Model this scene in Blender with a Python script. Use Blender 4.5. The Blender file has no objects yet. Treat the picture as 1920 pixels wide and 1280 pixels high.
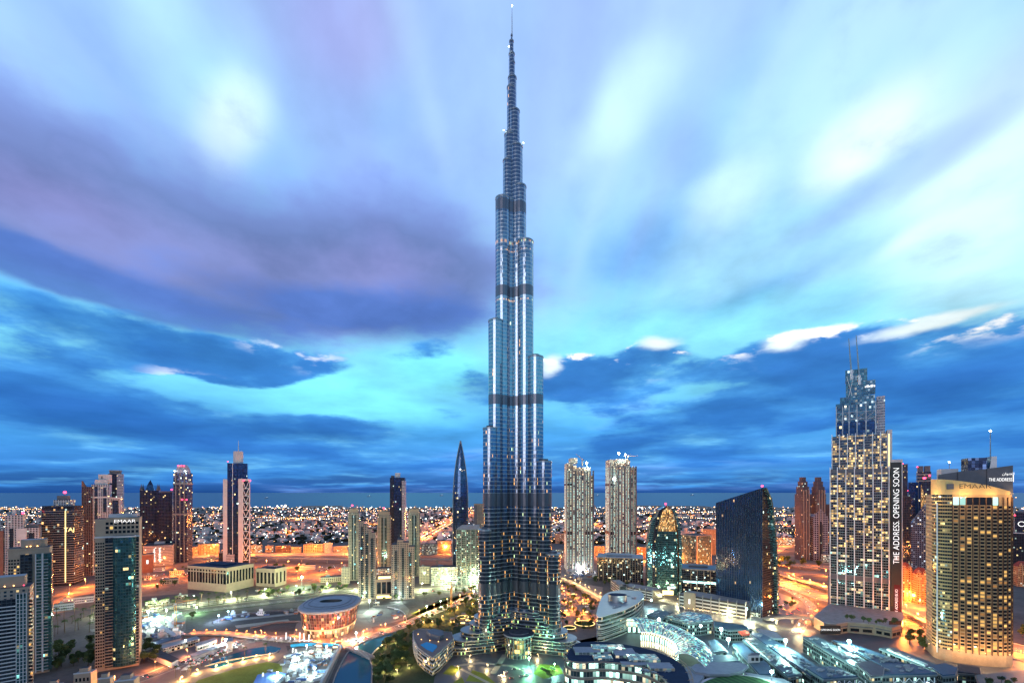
import bpy, math, random
from math import radians as R, sin, cos, tan, atan, pi, hypot
from mathutils import Vector, Matrix
rnd = random.Random(7)
S = bpy.context.scene
col = S.collection
# ---------------------------------------------------------------- camera
F, HZ, CX, CH = 853.0, 922.0, 960.0, 202.0          # focal px (of 1920), horizon row, centre column, eye height
cam = bpy.data.cameras.new("camera"); cam.lens = 36 * F / 1920; cam.sensor_width = 36
cam.shift_y = (HZ - 640) / 1920; cam.clip_start = 1; cam.clip_end = 200000
co = bpy.data.objects.new("camera", cam); col.objects.link(co)
co.location = (0, 0, CH); co.rotation_euler = (R(90), 0, 0); S.camera = co
S.render.engine = 'CYCLES'
S.view_settings.view_transform = 'Standard'; S.view_settings.look = 'None'
S.view_settings.exposure = 0; S.view_settings.gamma = 1
S.cycles.max_bounces = 5; S.cycles.diffuse_bounces = 2; S.cycles.glossy_bounces = 3
S.cycles.sample_clamp_indirect = 4; S.cycles.caustics_reflective = False; S.cycles.caustics_refractive = False
S.cycles.use_denoising = True
# ---------------------------------------------------------------- world
W = bpy.data.worlds.new("World"); S.world = W; W.use_nodes = True
T = W.node_tree; N = T.nodes; L = T.links; N.clear()
def lin(c):
    return tuple(((x/255)/12.92 if x/255 < .04045 else ((x/255+.055)/1.055)**2.4) for x in c)
def nd(t, **kw):
    n = N.new(t)
    for k, v in kw.items(): setattr(n, k, v)
    return n
def mth(op, a, b=None, c=None):
    n = nd('ShaderNodeMath', operation=op)
    for i, x in enumerate((a, b, c)):
        if x is None: continue
        if isinstance(x, (int, float)): n.inputs[i].default_value = x
        else: L.new(x, n.inputs[i])
    return n.outputs[0]
SUN_EL, SUN_AZ = 5, 200
tc = nd('ShaderNodeTexCoord'); nrm = nd('ShaderNodeVectorMath', operation='NORMALIZE'); L.new(tc.outputs['Generated'], nrm.inputs[0])
sep = nd('ShaderNodeSeparateXYZ'); L.new(nrm.outputs[0], sep.inputs[0])
az = mth('ARCTAN2', sep.outputs[0], sep.outputs[1]); el = mth('ARCSINE', sep.outputs[2])
q = nd('ShaderNodeCombineXYZ'); L.new(az, q.inputs[0]); L.new(el, q.inputs[1])
# wind-drawn streaks: direction projected on the cloud plane, stretched along the wind (blowing from azimuth -11 deg)
zz = mth('ADD', mth('MAXIMUM', sep.outputs[2], 0.0), 0.16)
pl = nd('ShaderNodeCombineXYZ'); L.new(mth('DIVIDE', sep.outputs[0], zz), pl.inputs[0]); L.new(mth('DIVIDE', sep.outputs[1], zz), pl.inputs[1])
def noise(vec, scale, detail, rough, mapscale=(1,1,1), rot=0, loc=(0,0,0)):
    m = nd('ShaderNodeMapping'); m.inputs['Rotation'].default_value = (0, 0, rot); m.inputs['Scale'].default_value = mapscale
    m.inputs['Location'].default_value = loc
    L.new(vec, m.inputs[0])
    n = nd('ShaderNodeTexNoise'); n.inputs['Scale'].default_value = scale; n.inputs['Detail'].default_value = detail
    n.inputs['Roughness'].default_value = rough; L.new(m.outputs[0], n.inputs['Vector']); return n
nst = noise(pl.outputs[0], 1.0, 3, .5, (1.7, .30, 1), R(-11), (3.1, 1.7, 0))      # streaks
nst2 = noise(pl.outputs[0], 1.0, 2, .5, (4, .6, 1), R(-11), (1.1, 7.7, 0))
nlo = noise(q.outputs[0], 1.0, 5, .55, (5.0, 14.0, 1), 0, (2.3, 4.1, 0))           # low cumulus, flattened
nmid = noise(q.outputs[0], 1.0, 3, .5, (3.0, 6.0, 1), R(12), (7.3, 1.1, 0))
# domain warp
wv = nd('ShaderNodeVectorMath', operation='SUBTRACT'); L.new(nlo.outputs['Color'], wv.inputs[0]); wv.inputs[1].default_value = (.5, .5, .5)
ws = nd('ShaderNodeVectorMath', operation='MULTIPLY_ADD'); L.new(wv.outputs[0], ws.inputs[0]); ws.inputs[1].default_value = (.10, .045, 0); L.new(q.outputs[0], ws.inputs[2])
wv2 = nd('ShaderNodeVectorMath', operation='SUBTRACT'); L.new(nst.outputs['Color'], wv2.inputs[0]); wv2.inputs[1].default_value = (.5, .5, .5)
ws2 = nd('ShaderNodeVectorMath', operation='MULTIPLY_ADD'); L.new(wv2.outputs[0], ws2.inputs[0]); ws2.inputs[1].default_value = (.13, .13, 0); L.new(q.outputs[0], ws2.inputs[2])
def mixc(f, a, b):
    n = nd('ShaderNodeMix', data_type='RGBA')
    if isinstance(f, (int, float)): n.inputs[0].default_value = f
    else: L.new(f, n.inputs[0])
    for i, x in ((6, a), (7, b)):
        if isinstance(x, tuple): n.inputs[i].default_value = (*x, 1)
        else: L.new(x, n.inputs[i])
    return n.outputs[2]
# clear sky by elevation
rp = nd('ShaderNodeValToRGB'); e = rp.color_ramp.elements
stops = [(0.0, (22, 78, 150)), (.018, (34, 102, 180)), (.05, (52, 134, 215)), (.13, (70, 165, 238)), (.24, (132, 228, 255)),
         (.40, (128, 205, 252)), (.62, (150, 195, 250)), (1.0, (165, 190, 245))]
while len(e) < len(stops): e.new(.5)
for i, (p, c) in enumerate(stops): e[i].position = p; e[i].color = (*lin(c), 1)
L.new(mth('DIVIDE', mth('MAXIMUM', el, 0.0), 1.0), rp.inputs[0])
sky = nd('ShaderNodeTexSky', sky_type='NISHITA', sun_disc=False); sky.sun_elevation = R(SUN_EL); sky.sun_rotation = R(SUN_AZ)
nsc = nd('ShaderNodeVectorMath', operation='SCALE'); L.new(sky.outputs[0], nsc.inputs[0]); nsc.inputs['Scale'].default_value = .10
cur = mixc(.94, nsc.outputs[0], rp.outputs[0])
def blob(u, v, ru, rv, c, a=1.0, soft=.8, k=.6, rot=0, n='lo'):
    """one cloud bank: a patch of sky round the direction of (u, v), ragged by noise"""
    global cur
    A = atan((u - CX) / F); E = atan((HZ - v) / F * cos(A))
    sa = ru / F * cos(A)**2; se = rv / F * cos(A) * cos(E)**2
    m = nd('ShaderNodeMapping', vector_type='TEXTURE'); m.inputs['Location'].default_value = (A, E, 0)
    m.inputs['Rotation'].default_value = (0, 0, R(rot)); m.inputs['Scale'].default_value = (sa, se, 1)
    L.new((ws if n == 'lo' else ws2).outputs[0], m.inputs[0])
    ln = nd('ShaderNodeVectorMath', operation='LENGTH'); L.new(m.outputs[0], ln.inputs[0])
    src = {'lo': nlo, 'st': nst, 'mid': nmid}[n].outputs[0]
    d = mth('MULTIPLY_ADD', src, k, mth('ADD', ln.outputs['Value'], -.5 * k))
    mr = nd('ShaderNodeMapRange', interpolation_type='SMOOTHERSTEP'); L.new(d, mr.inputs[0])
    mr.inputs[1].default_value = 1.0; mr.inputs[2].default_value = 1 - soft; mr.inputs[3].default_value = 0; mr.inputs[4].default_value = a
    cur = mixc(mr.outputs[0], cur, lin(c))
VIO, LAV, DBL, CYN, WHT = (118, 122, 196), (164, 164, 226), (34, 98, 172), (128, 232, 255), (236, 252, 255)
# broad tones of the high cloud: lavender on the left, pale and bright on the right
blob(1000, 200, 330, 420, (150, 186, 246), .8, .98, .4, 0, 'mid')
blob(1560, 330, 760, 460, (166, 224, 255), .9, .95, .4, 0, 'mid')
blob(1850, 330, 400, 430, (216, 248, 255), .97, .98, .4, 0, 'mid')
blob(290, -30, 150, 230, (182, 230, 252), .75, .98, .7, 14, 'st')
blob(640, 60, 190, 200, (168, 172, 228), .7, .98, .6, 0, 'st')
blob(400, 200, 190, 200, (172, 224, 254), .9, .98, .8, 34, 'st')
blob(430, 225, 140, 110, (224, 252, 255), .95, .98, .5, 34, 'mid')
blob(60, 300, 380, 150, (138, 142, 214), .8, .98, .6, -10, 'mid')
blob(800, 330, 200, 160, (150, 186, 246), .6, .98, .6, 0, 'mid')
# right: soft grey blue folds between bright ones
blob(1180, 205, 190, 110, (204, 246, 255), .85, .98, .9, 26, 'mid')
blob(1290, 290, 110, 280, (134, 176, 240), .75, .98, .8, 42, 'st')
blob(1620, 225, 200, 120, (240, 254, 255), .95, .98, .5, 22, 'mid')
blob(1640, 330, 330, 56, (150, 186, 243), .7, .98, .9, 14, 'mid')
blob(1370, 350, 150, 80, (206, 247, 255), .8, .98, .9, 18, 'mid')
blob(1150, 480, 260, 110, (108, 170, 240), .8, .98, .8, 10, 'mid')
blob(1560, 480, 300, 56, (148, 200, 248), .7, .98, .9, 12, 'mid')
blob(1380, 540, 230, 52, (102, 174, 238), .75, .98, .9, 8, 'mid')
blob(1720, 425, 130, 50, (222, 250, 255), .7, .98, .9, 15, 'mid')
blob(1270, 620, 420, 60, (140, 230, 255), .8, .95, .5, 3, 'lo')
# wind streaks across the high cloud
hi = nd('ShaderNodeMapRange', interpolation_type='SMOOTHSTEP'); L.new(el, hi.inputs[0]); hi.inputs[1].default_value = .22; hi.inputs[2].default_value = .55
def sm0(x, a, b):
    m = nd('ShaderNodeMapRange', interpolation_type='SMOOTHSTEP'); L.new(x, m.inputs[0]); m.inputs[1].default_value = a; m.inputs[2].default_value = b; return m.outputs[0]
cur = mixc(mth('MULTIPLY', mth('MULTIPLY', sm0(nst.outputs[0], .46, .72), hi.outputs[0]), .52), cur, lin((206, 240, 255)))
cur = mixc(mth('MULTIPLY', mth('MULTIPLY', sm0(nst.outputs[0], .52, .30), hi.outputs[0]), .52), cur, lin((134, 146, 212)))
cur = mixc(mth('MULTIPLY', mth('MULTIPLY', sm0(nst2.outputs[0], .5, .75), hi.outputs[0]), .42), cur, lin((196, 232, 255)))
cur = mixc(mth('MULTIPLY', mth('MULTIPLY', sm0(nst2.outputs[0], .5, .28), hi.outputs[0]), .38), cur, lin((140, 156, 220)))
# cloud banks: a coverage field plus ragged noise, thin rims paler than thick bellies
lg = nd('ShaderNodeCombineXYZ'); L.new(mth('MULTIPLY', az, 5.2), lg.inputs[0])
L.new(mth('MULTIPLY', mth('LOGARITHM', mth('ADD', mth('MAXIMUM', el, 0.0), .07), 2.718), 4.6), lg.inputs[1])
nA = noise(lg.outputs[0], 1.0, 7, .56, (1, 1, 1), R(-6), (5.2, 2.9, 0))
nB = noise(lg.outputs[0], 1.0, 7, .56, (1, 1, 1), R(-6), (5.2, 3.17, 0))      # the same cloud a little higher up
nV = noise(lg.outputs[0], .62, 4, .5, (1, 1, 1), R(10), (1.2, 8.3, 0))
def cover(lst):
    tot = None
    for (u, v, ru, rv, amp, rot) in lst:
        A = atan((u - CX) / F); E = atan((HZ - v) / F * cos(A))
        m = nd('ShaderNodeMapping', vector_type='TEXTURE'); m.inputs['Location'].default_value = (A, E, 0)
        m.inputs['Rotation'].default_value = (0, 0, R(rot)); m.inputs['Scale'].default_value = (1.5 * ru / F * cos(A)**2, 1.5 * rv / F * cos(A) * cos(E)**2, 1)
        L.new(ws.outputs[0], m.inputs[0])
        ln = nd('ShaderNodeVectorMath', operation='LENGTH'); L.new(m.outputs[0], ln.inputs[0])
        mr = nd('ShaderNodeMapRange', interpolation_type='SMOOTHSTEP'); L.new(ln.outputs['Value'], mr.inputs[0])
        mr.inputs[1].default_value = 1; mr.inputs[2].default_value = .1; mr.inputs[3].default_value = 0; mr.inputs[4].default_value = amp
        tot = mr.outputs[0] if tot is None else mth('ADD', tot, mr.outputs[0])
    return tot
def ramp(fac, stops):
    r = nd('ShaderNodeValToRGB'); el_ = r.color_ramp.elements
    while len(el_) < len(stops): el_.new(.5)
    for i, (p, c) in enumerate(stops): el_[i].position = p; el_[i].color = (*lin(c), 1)
    L.new(fac, r.inputs[0]); return r.outputs[0]
def sm(x, a, b, to=1.0):
    m = nd('ShaderNodeMapRange', interpolation_type='SMOOTHSTEP'); L.new(x, m.inputs[0])
    m.inputs[1].default_value = a; m.inputs[2].default_value = b; m.inputs[4].default_value = to; return m.outputs[0]
# the big violet bank
cv = cover([(260, 380, 640, 150, .75, -4), (300, 470, 600, 130, .9, -5), (730, 520, 270, 105, 1.05, -2), (480, 575, 330, 55, .8, -7), (60, 430, 320, 110, .6, 0), (840, 470, 190, 150, .75, 0), (500, 320, 520, 90, .4, 0),
            (640, 745, 330, 80, -1.2, 0), (180, 645, 320, 40, -.7, -10)])
dv = mth('MULTIPLY_ADD', mth('SUBTRACT', nV.outputs[0], .5), 2.0, mth('MULTIPLY_ADD', mth('SUBTRACT', nA.outputs[0], .5), 1.3, cv))
cur = mixc(sm(dv, .0, 1.15, .93), cur, ramp(mth('MULTIPLY', dv, .45), [(.08, (150, 188, 246)), (.3, (130, 156, 226)), (.6, (106, 124, 182)), (.95, (122, 128, 186))]))
# its heavy underside
cb = cover([(300, 575, 430, 42, 1.0, -7), (660, 590, 270, 50, 1.15, -2), (840, 570, 110, 50, .6, 0), (80, 510, 240, 40, .8, -9)])
db = mth('MULTIPLY_ADD', mth('SUBTRACT', nA.outputs[0], .5), 1.5, mth('MULTIPLY_ADD', mth('SUBTRACT', nV.outputs[0], .5), .8, cb))
cur = mixc(sm(db, .1, 1.05, .88), cur, lin((76, 112, 186)))
blob(620, 745, 300, 85, CYN, .9, .9, .4, -3, 'lo')
blob(810, 690, 150, 70, (126, 232, 255), .9, .9, .4, 0, 'lo')
blob(130, 590, 300, 36, (70, 160, 240), .85, .95, .5, -12, 'lo')
# low banks
cl = cover([(240, 640, 330, 50, .95, -9), (470, 678, 200, 44, .9, -6), (600, 690, 120, 26, .4, 0), (60, 700, 220, 55, .9, -4), (120, 770, 420, 50, 1.1, -4), (390, 800, 330, 48, 1.0, -4),
            (660, 812, 170, 28, .75, 0), (560, 860, 420, 30, .55, 0), (890, 722, 80, 36, .85, -8), (640, 735, 130, 40, -.7, 0), (420, 738, 110, 16, -.8, -8),
            (1140, 715, 200, 44, 1.15, 3), (1225, 655, 60, 30, .75, 0), (1040, 695, 60, 36, .7, 0), (1480, 690, 190, 60, .95, 4), (1470, 655, 80, 34, .5, 0), (1740, 670, 260, 75, 1.1, 3),
            (1390, 785, 360, 46, 1.15, 2), (1830, 770, 250, 66, .9, 3), (1120, 800, 120, 22, -.5, 4), (1100, 850, 240, 28, .6, 2), (1500, 850, 460, 30, .5, 0),
            (840, 620, 160, 36, .4, 3), (760, 650, 130, 26, .35, 3), (300, 890, 700, 26, .5, 0), (1400, 895, 700, 22, .5, 0)])
cl = mth('SUBTRACT', cl, sm(el, .27, .42, 1.2))
def dens(n): return mth('MULTIPLY_ADD', mth('SUBTRACT', n.outputs[0], .5), 2.1, cl)
dl, dl2 = dens(nA), dens(nB)
body = sm(dl, .24, .66, .96)
dc = mth('MULTIPLY_ADD', mth('SUBTRACT', nB.outputs[0], .42), 1.5, mth('MULTIPLY', dl, .34))
cur = mixc(body, cur, ramp(dc, [(.06, (112, 194, 246)), (.26, (70, 146, 218)), (.5, (50, 116, 192)), (.85, (40, 98, 172))]))
# lit tops of the cumulus on the right, fainter on the left
topl = mth('MULTIPLY', sm(mth('SUBTRACT', dl, dl2), .02, .22), mth('MULTIPLY', sm(dl, .2, .5), mth('SUBTRACT', 1.0, sm(dl, .75, 1.25))))
lt = cover([(1120, 680, 170, 40, 1.0, 3), (1225, 640, 90, 40, 1.2, 0), (1470, 640, 130, 44, 1.3, 0), (1760, 612, 270, 46, 1.4, 3), (1030, 690, 60, 44, 1.0, 0),
            (560, 665, 110, 30, .6, 0), (350, 712, 80, 22, .5, 0)])
cur = mixc(mth('MINIMUM', mth('MULTIPLY', topl, lt), 1.0), cur, (1.0, 1.0, 1.0))
blob(1225, 638, 44, 20, WHT, 1, .9, .7, 0, 'lo')
blob(1030, 686, 30, 30, WHT, .95, .9, .7, 0, 'lo')
blob(1472, 643, 64, 24, WHT, 1, .9, .7, 0, 'lo')
blob(1750, 607, 210, 19, WHT, 1, .9, .9, 4, 'lo')
# mottling of the whole deck
mo = mth('MULTIPLY_ADD', mth('SUBTRACT', nA.outputs[0], .5), 1.1, mth('MULTIPLY', mth('SUBTRACT', nV.outputs[0], .5), .9))
mo = mth('ADD', 1.09, mth('MULTIPLY', mo, mth('SUBTRACT', 1.0, sm(el, .3, .75, .6))))
msc = nd('ShaderNodeVectorMath', operation='SCALE'); L.new(cur, msc.inputs[0]); L.new(mo, msc.inputs['Scale']); cur = msc.outputs[0]
# unseen dark cloud added behind the viewer to darken the tower top's reflection
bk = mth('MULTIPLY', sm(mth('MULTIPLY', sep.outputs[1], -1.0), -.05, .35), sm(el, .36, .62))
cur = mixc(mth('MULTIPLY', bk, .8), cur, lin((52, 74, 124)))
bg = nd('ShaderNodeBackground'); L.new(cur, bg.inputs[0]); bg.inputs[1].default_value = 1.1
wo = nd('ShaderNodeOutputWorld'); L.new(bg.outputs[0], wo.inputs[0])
W.cycles.sampling_method = 'MANUAL'; W.cycles.sample_map_resolution = 512
# ---------------------------------------------------------------- last soft daylight from behind the camera
sl = bpy.data.lights.new("sun", 'SUN'); sl.energy = .6; sl.angle = R(25); sl.color = (1, .86, .86)
so = bpy.data.objects.new("sun", sl); col.objects.link(so)
_az, _el = R(SUN_AZ), R(14)
so.rotation_euler = Vector((-sin(_az)*cos(_el), -cos(_az)*cos(_el), -sin(_el))).to_track_quat('-Z', 'Y').to_euler()
# ================================================================ helpers
def gx(u, v, z=0.0):
    """the point at height z that lies in the direction of pixel (u, v) of the photograph"""
    y = (CH - z) * F / (v - HZ); return Vector(((u - CX) * y / F, y, z))
def Yb(v): return CH * F / (v - HZ)
def Zt(v, y): return CH - (v - HZ) * y / F
def Xu(u, y): return (u - CX) * y / F
class MB:
    def __init__(s): s.v, s.f, s.uv, s.m = [], [], [], []
    def face(s, pts, uvs=None, m=0):
        i = len(s.v); s.v += [tuple(p) for p in pts]; s.f.append(tuple(range(i, i + len(pts))))
        s.uv.append(uvs or [(p[0], p[1]) for p in pts]); s.m.append(m)
    def loft(s, a, b, m=0, u0=0.0, closed=True):
        """side faces between two equal rings; uv in metres along the ring and up"""
        n = len(a); u = u0
        for i in range(n if closed else n - 1):
            j = (i + 1) % n; d = (Vector(a[j]) - Vector(a[i])).length
            s.face([a[i], a[j], b[j], b[i]], [(u, a[i][2]), (u + d, a[j][2]), (u + d, b[j][2]), (u, b[i][2])], m); u += d
    def prism(s, o, z0, z1, m=0, mt=None, o2=None, bottom=False):
        a = [(p[0], p[1], z0) for p in o]; b = [(p[0], p[1], z1) for p in (o2 or o)]
        s.loft(a, b, m); s.face(b, None, m if mt is None else mt)
        if bottom: s.face(a[::-1], None, m if mt is None else mt)
    def box(s, x0, x1, y0, y1, z0, z1, m=0, mt=None):
        s.prism([(x0, y0), (x1, y0), (x1, y1), (x0, y1)], z0, z1, m, mt, bottom=True)
    def tube(s, p, q, r, n=6, r2=None, m=0):
        p, q = Vector(p), Vector(q); d = (q - p).normalized(); a = d.orthogonal().normalized(); b = d.cross(a); r2 = r if r2 is None else r2
        A = [p + (a * cos(2*pi*i/n) + b * sin(2*pi*i/n)) * r for i in range(n)]; B = [q + (a * cos(2*pi*i/n) + b * sin(2*pi*i/n)) * r2 for i in range(n)]
        s.loft([tuple(x) for x in A], [tuple(x) for x in B], m); s.face(B, None, m); s.face(A[::-1], None, m)
    def ball(s, c, r, n=8, k=5, m=0, sq=1.0):
        rings = []
        for j in range(1, k):
            t = pi * j / k; rings.append([(c[0] + r*sin(t)*cos(2*pi*i/n), c[1] + r*sin(t)*sin(2*pi*i/n), c[2] - r*sq*cos(t)) for i in range(n)])
        for j in range(len(rings) - 1): s.loft(rings[j], rings[j+1], m)
        s.face(rings[0][::-1], None, m); s.face(rings[-1], None, m)
    def mesh(s, name, mats, smooth=False):
        me = bpy.data.meshes.new(name); me.from_pydata(s.v, [], s.f)
        for x in (mats if isinstance(mats, (list, tuple)) else [mats]): me.materials.append(x)
        ul = me.uv_layers.new(name="UVMap"); k = 0; flat = []
        for fu in s.uv:
            for c in fu: flat += [c[0], c[1]]
        ul.data.foreach_set("uv", flat); me.polygons.foreach_set("material_index", s.m)
        if smooth: me.polygons.foreach_set("use_smooth", [True] * len(s.f))
        me.update(); return me
    def build(s, name, mats, parent=None, smooth=False, loc=None):
        o = bpy.data.objects.new(name, s.mesh(name, mats, smooth)); col.objects.link(o)
        if parent: o.parent = parent
        if loc: o.location = loc
        return o
def tag(o, label=None, cat=None, group=None, kind=None):
    if label: o["label"] = label
    if cat: o["category"] = cat
    if group: o["group"] = group
    if kind: o["kind"] = kind
    return o
def thing(name, label, cat, loc=(0, 0, 0), rot=0.0, group=None):
    o = bpy.data.objects.new(name, None); col.objects.link(o); o.location = loc; o.rotation_euler = (0, 0, rot)
    o.empty_display_size = 2; return tag(o, label, cat, group)
def dup(o, parent=None, **kw):
    c = o.copy(); col.objects.link(c)
    if parent: c.parent = parent
    for k, v in kw.items(): setattr(c, k, v)
    for ch in list(o.children): dup(ch, c)
    return c
# ---------------------------------------------------------------- outlines
def rect(w, d): return [(-w/2, -d/2), (w/2, -d/2), (w/2, d/2), (-w/2, d/2)]
def ell(rx, ry, n=32, a0=0, a1=2*pi): return [(rx*cos(a0+(a1-a0)*i/n), ry*sin(a0+(a1-a0)*i/n)) for i in range(n)]
def rrect(w, d, r, n=4):
    o = []
    for cx, cy, a in ((w/2-r, -d/2+r, -pi/2), (w/2-r, d/2-r, 0), (-w/2+r, d/2-r, pi/2), (-w/2+r, -d/2+r, pi)):
        o += [(cx + r*cos(a+pi/2*i/n), cy + r*sin(a+pi/2*i/n)) for i in range(n+1)]
    return o
def scale(o, k, ky=None): return [(x*k, y*(k if ky is None else ky)) for x, y in o]
def fit(o, rot, u0, u1, Y):
    """scale and place an outline turned by rot so that it spans columns u0..u1 with its nearest point at depth Y"""
    c, s = cos(rot), sin(rot); pts = [(x*c - y*s, x*s + y*c) for x, y in o]
    k, X, Yc = 10.0, Xu((u0+u1)/2, Y), Y
    for _ in range(60):
        Yc = Y - min(p[1] for p in pts) * k
        us = [CX + F * (X + p[0]*k) / (Yc + p[1]*k) for p in pts]; a, b = min(us), max(us)
        k *= (u1 - u0) / max(b - a, 1e-6); X += ((u0 + u1) - (a + b)) / 2 * Yc / F
    return X, Yc, k
class B:
    """a building: an Empty at its foot, outline and heights in metres"""
    def __init__(s, name, label, cat, u0, u1, vt, vb, o=None, rot=None, group=None, ratio=1.0):
        o = o or rect(1, ratio); Y = Yb(vb)
        rot = -atan(((u0+u1)/2 - CX) / F) * .85 if rot is None else R(rot)
        s.X, s.Y, s.k = fit(o, rot, u0, u1, Y); s.o = scale(o, s.k); s.rot = rot; s.Yn = Y
        s.w = max(p[0] for p in s.o) - min(p[0] for p in s.o); s.d = max(p[1] for p in s.o) - min(p[1] for p in s.o)
        s.x0, s.y0, s.x1, s.y1 = min(p[0] for p in s.o), min(p[1] for p in s.o), max(p[0] for p in s.o), max(p[1] for p in s.o)
        s.Ynear = Y; s.Yn = s.Y + s.y0*cos(rot); s.h = Zt(vt, s.Yn); s.r = thing(name, label, cat, (s.X, s.Y, 0), rot, group)
    def z(s, v): return Zt(v, s.Yn)
    def lx(s, u):
        """local x on the front face seen in column u"""
        c, sn = cos(s.rot), sin(s.rot); a = (u - CX) / F; y = s.y0
        return (a * (s.Y + y*c) - s.X + y*sn) / (c - a*sn)
    def part(s, mb, name, mats, smooth=False, parent=None): return mb.build(name, mats, parent or s.r, smooth)
    def body(s, mat, z1=None, z0=0, o=None, name='wall', mt=None, o2=None, smooth=False):
        m = MB(); m.prism(o or s.o, z0, s.h if z1 is None else z1, 0, 1, o2); return s.part(m, name, [mat, mt or M['roof']], smooth)
    def box(s, name, x0, x1, y0, y1, z0, z1, mat, mt=None, parent=None):
        m = MB(); m.box(x0, x1, y0, y1, z0, z1, 0, 1 if mt else 0); return s.part(m, name, [mat, mt] if mt else mat, parent=parent)
    def slabs(s, o, zs, t, mat, name='floor_slab'):
        me = None
        for z in zs:
            if me is None:
                m = MB(); m.prism(o, 0, t, bottom=True); me = m.mesh(name, mat)
            ob = bpy.data.objects.new(name, me); col.objects.link(ob); ob.parent = s.r; ob.location = (0, 0, z)
def beacon(b, x, y, z, r=1.2, mat='red_lamp', name='beacon', post=3.0):
    m = MB(); m.tube((x, y, z), (x, y, z+post), r*.25, 5); m.ball((x, y, z+post+r*.8), r, 8, 5, 1)
    return m.build(name, [M['steel'], M[mat]], b.r if isinstance(b, B) else b)
def text(s, size, mat, parent=None, loc=(0, 0, 0), rot=(pi/2, 0, 0), ext=.15, name='lettering', align='CENTER', sx=1.0, sp=1.0):
    c = bpy.data.curves.new(name, 'FONT'); c.body = s; c.size = size; c.extrude = ext; c.offset = -.012*size; c.align_x = align; c.align_y = 'CENTER'; c.space_character = sp
    c.materials.append(mat); o = bpy.data.objects.new(name, c); col.objects.link(o); o.location = loc; o.rotation_euler = rot; o.scale = (sx, 1, 1)
    if parent: o.parent = parent
    TEXTS.append(o); return o
TEXTS = []
# ================================================================ materials
M = {}
class G:
    """short-hand for a material's node graph"""
    def __init__(s, name):
        s.mat = bpy.data.materials.new(name); s.mat.use_nodes = True; s.t = s.mat.node_tree; s.n = s.t.nodes
        s.p = s.n['Principled BSDF']; M[name] = s.mat
    def new(s, t, ins=None, **kw):
        n = s.n.new(t)
        for k, v in kw.items(): setattr(n, k, v)
        for k, v in (ins or {}).items(): s.set(n.inputs[k], v)
        return n
    def set(s, i, v):
        if isinstance(v, bpy.types.NodeSocket): s.t.links.new(v, i)
        elif isinstance(v, (tuple, list)) and len(v) == 3 and i.type == 'RGBA': i.default_value = (*v, 1)
        else: i.default_value = v
    def m(s, op, a, b=0.0, c=0.0): return s.new('ShaderNodeMath', {0: a, 1: b, 2: c}, operation=op).outputs[0]
    def mix(s, f, a, b): return s.new('ShaderNodeMix', {0: f, 6: a, 7: b}, data_type='RGBA').outputs[2]
    def mixf(s, f, a, b): return s.new('ShaderNodeMix', {0: f, 2: a, 3: b}).outputs[0]
    def P(s, **kw):
        for k, v in kw.items(): s.set(s.p.inputs[k.replace('_', ' ')], v)
        return s.mat
def plain(name, c, rough=.7, metal=0.0, var=.25, sc=.15, c2=None):
    g = G(name); tcn = g.new('ShaderNodeTexCoord')
    n = g.new('ShaderNodeTexNoise', {'Vector': tcn.outputs['Object'], 'Scale': sc, 'Detail': 5.0, 'Roughness': .6})
    n2 = g.new('ShaderNodeTexNoise', {'Vector': tcn.outputs['Object'], 'Scale': sc*9, 'Detail': 3.0})
    f = g.m('ADD', g.m('MULTIPLY', n.outputs[0], .65), g.m('MULTIPLY', n2.outputs[0], .35))
    a = tuple(x*(1-var) for x in c); b = tuple(x*(1+var) for x in (c2 or c))
    f = g.new('ShaderNodeMapRange', {0: f, 1: .3, 2: .7}).outputs[0]
    g.P(Base_Color=g.mix(f, a, b), Roughness=rough, Metallic=metal, Specular_IOR_Level=.5 if rough < .65 else .1); return g.mat
def emit(name, c, st, sample='AUTO'):
    g = G(name); g.P(Base_Color=(.1, .1, .1), Emission_Color=c, Emission_Strength=st); g.mat.cycles.emission_sampling = sample; return g.mat
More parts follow.
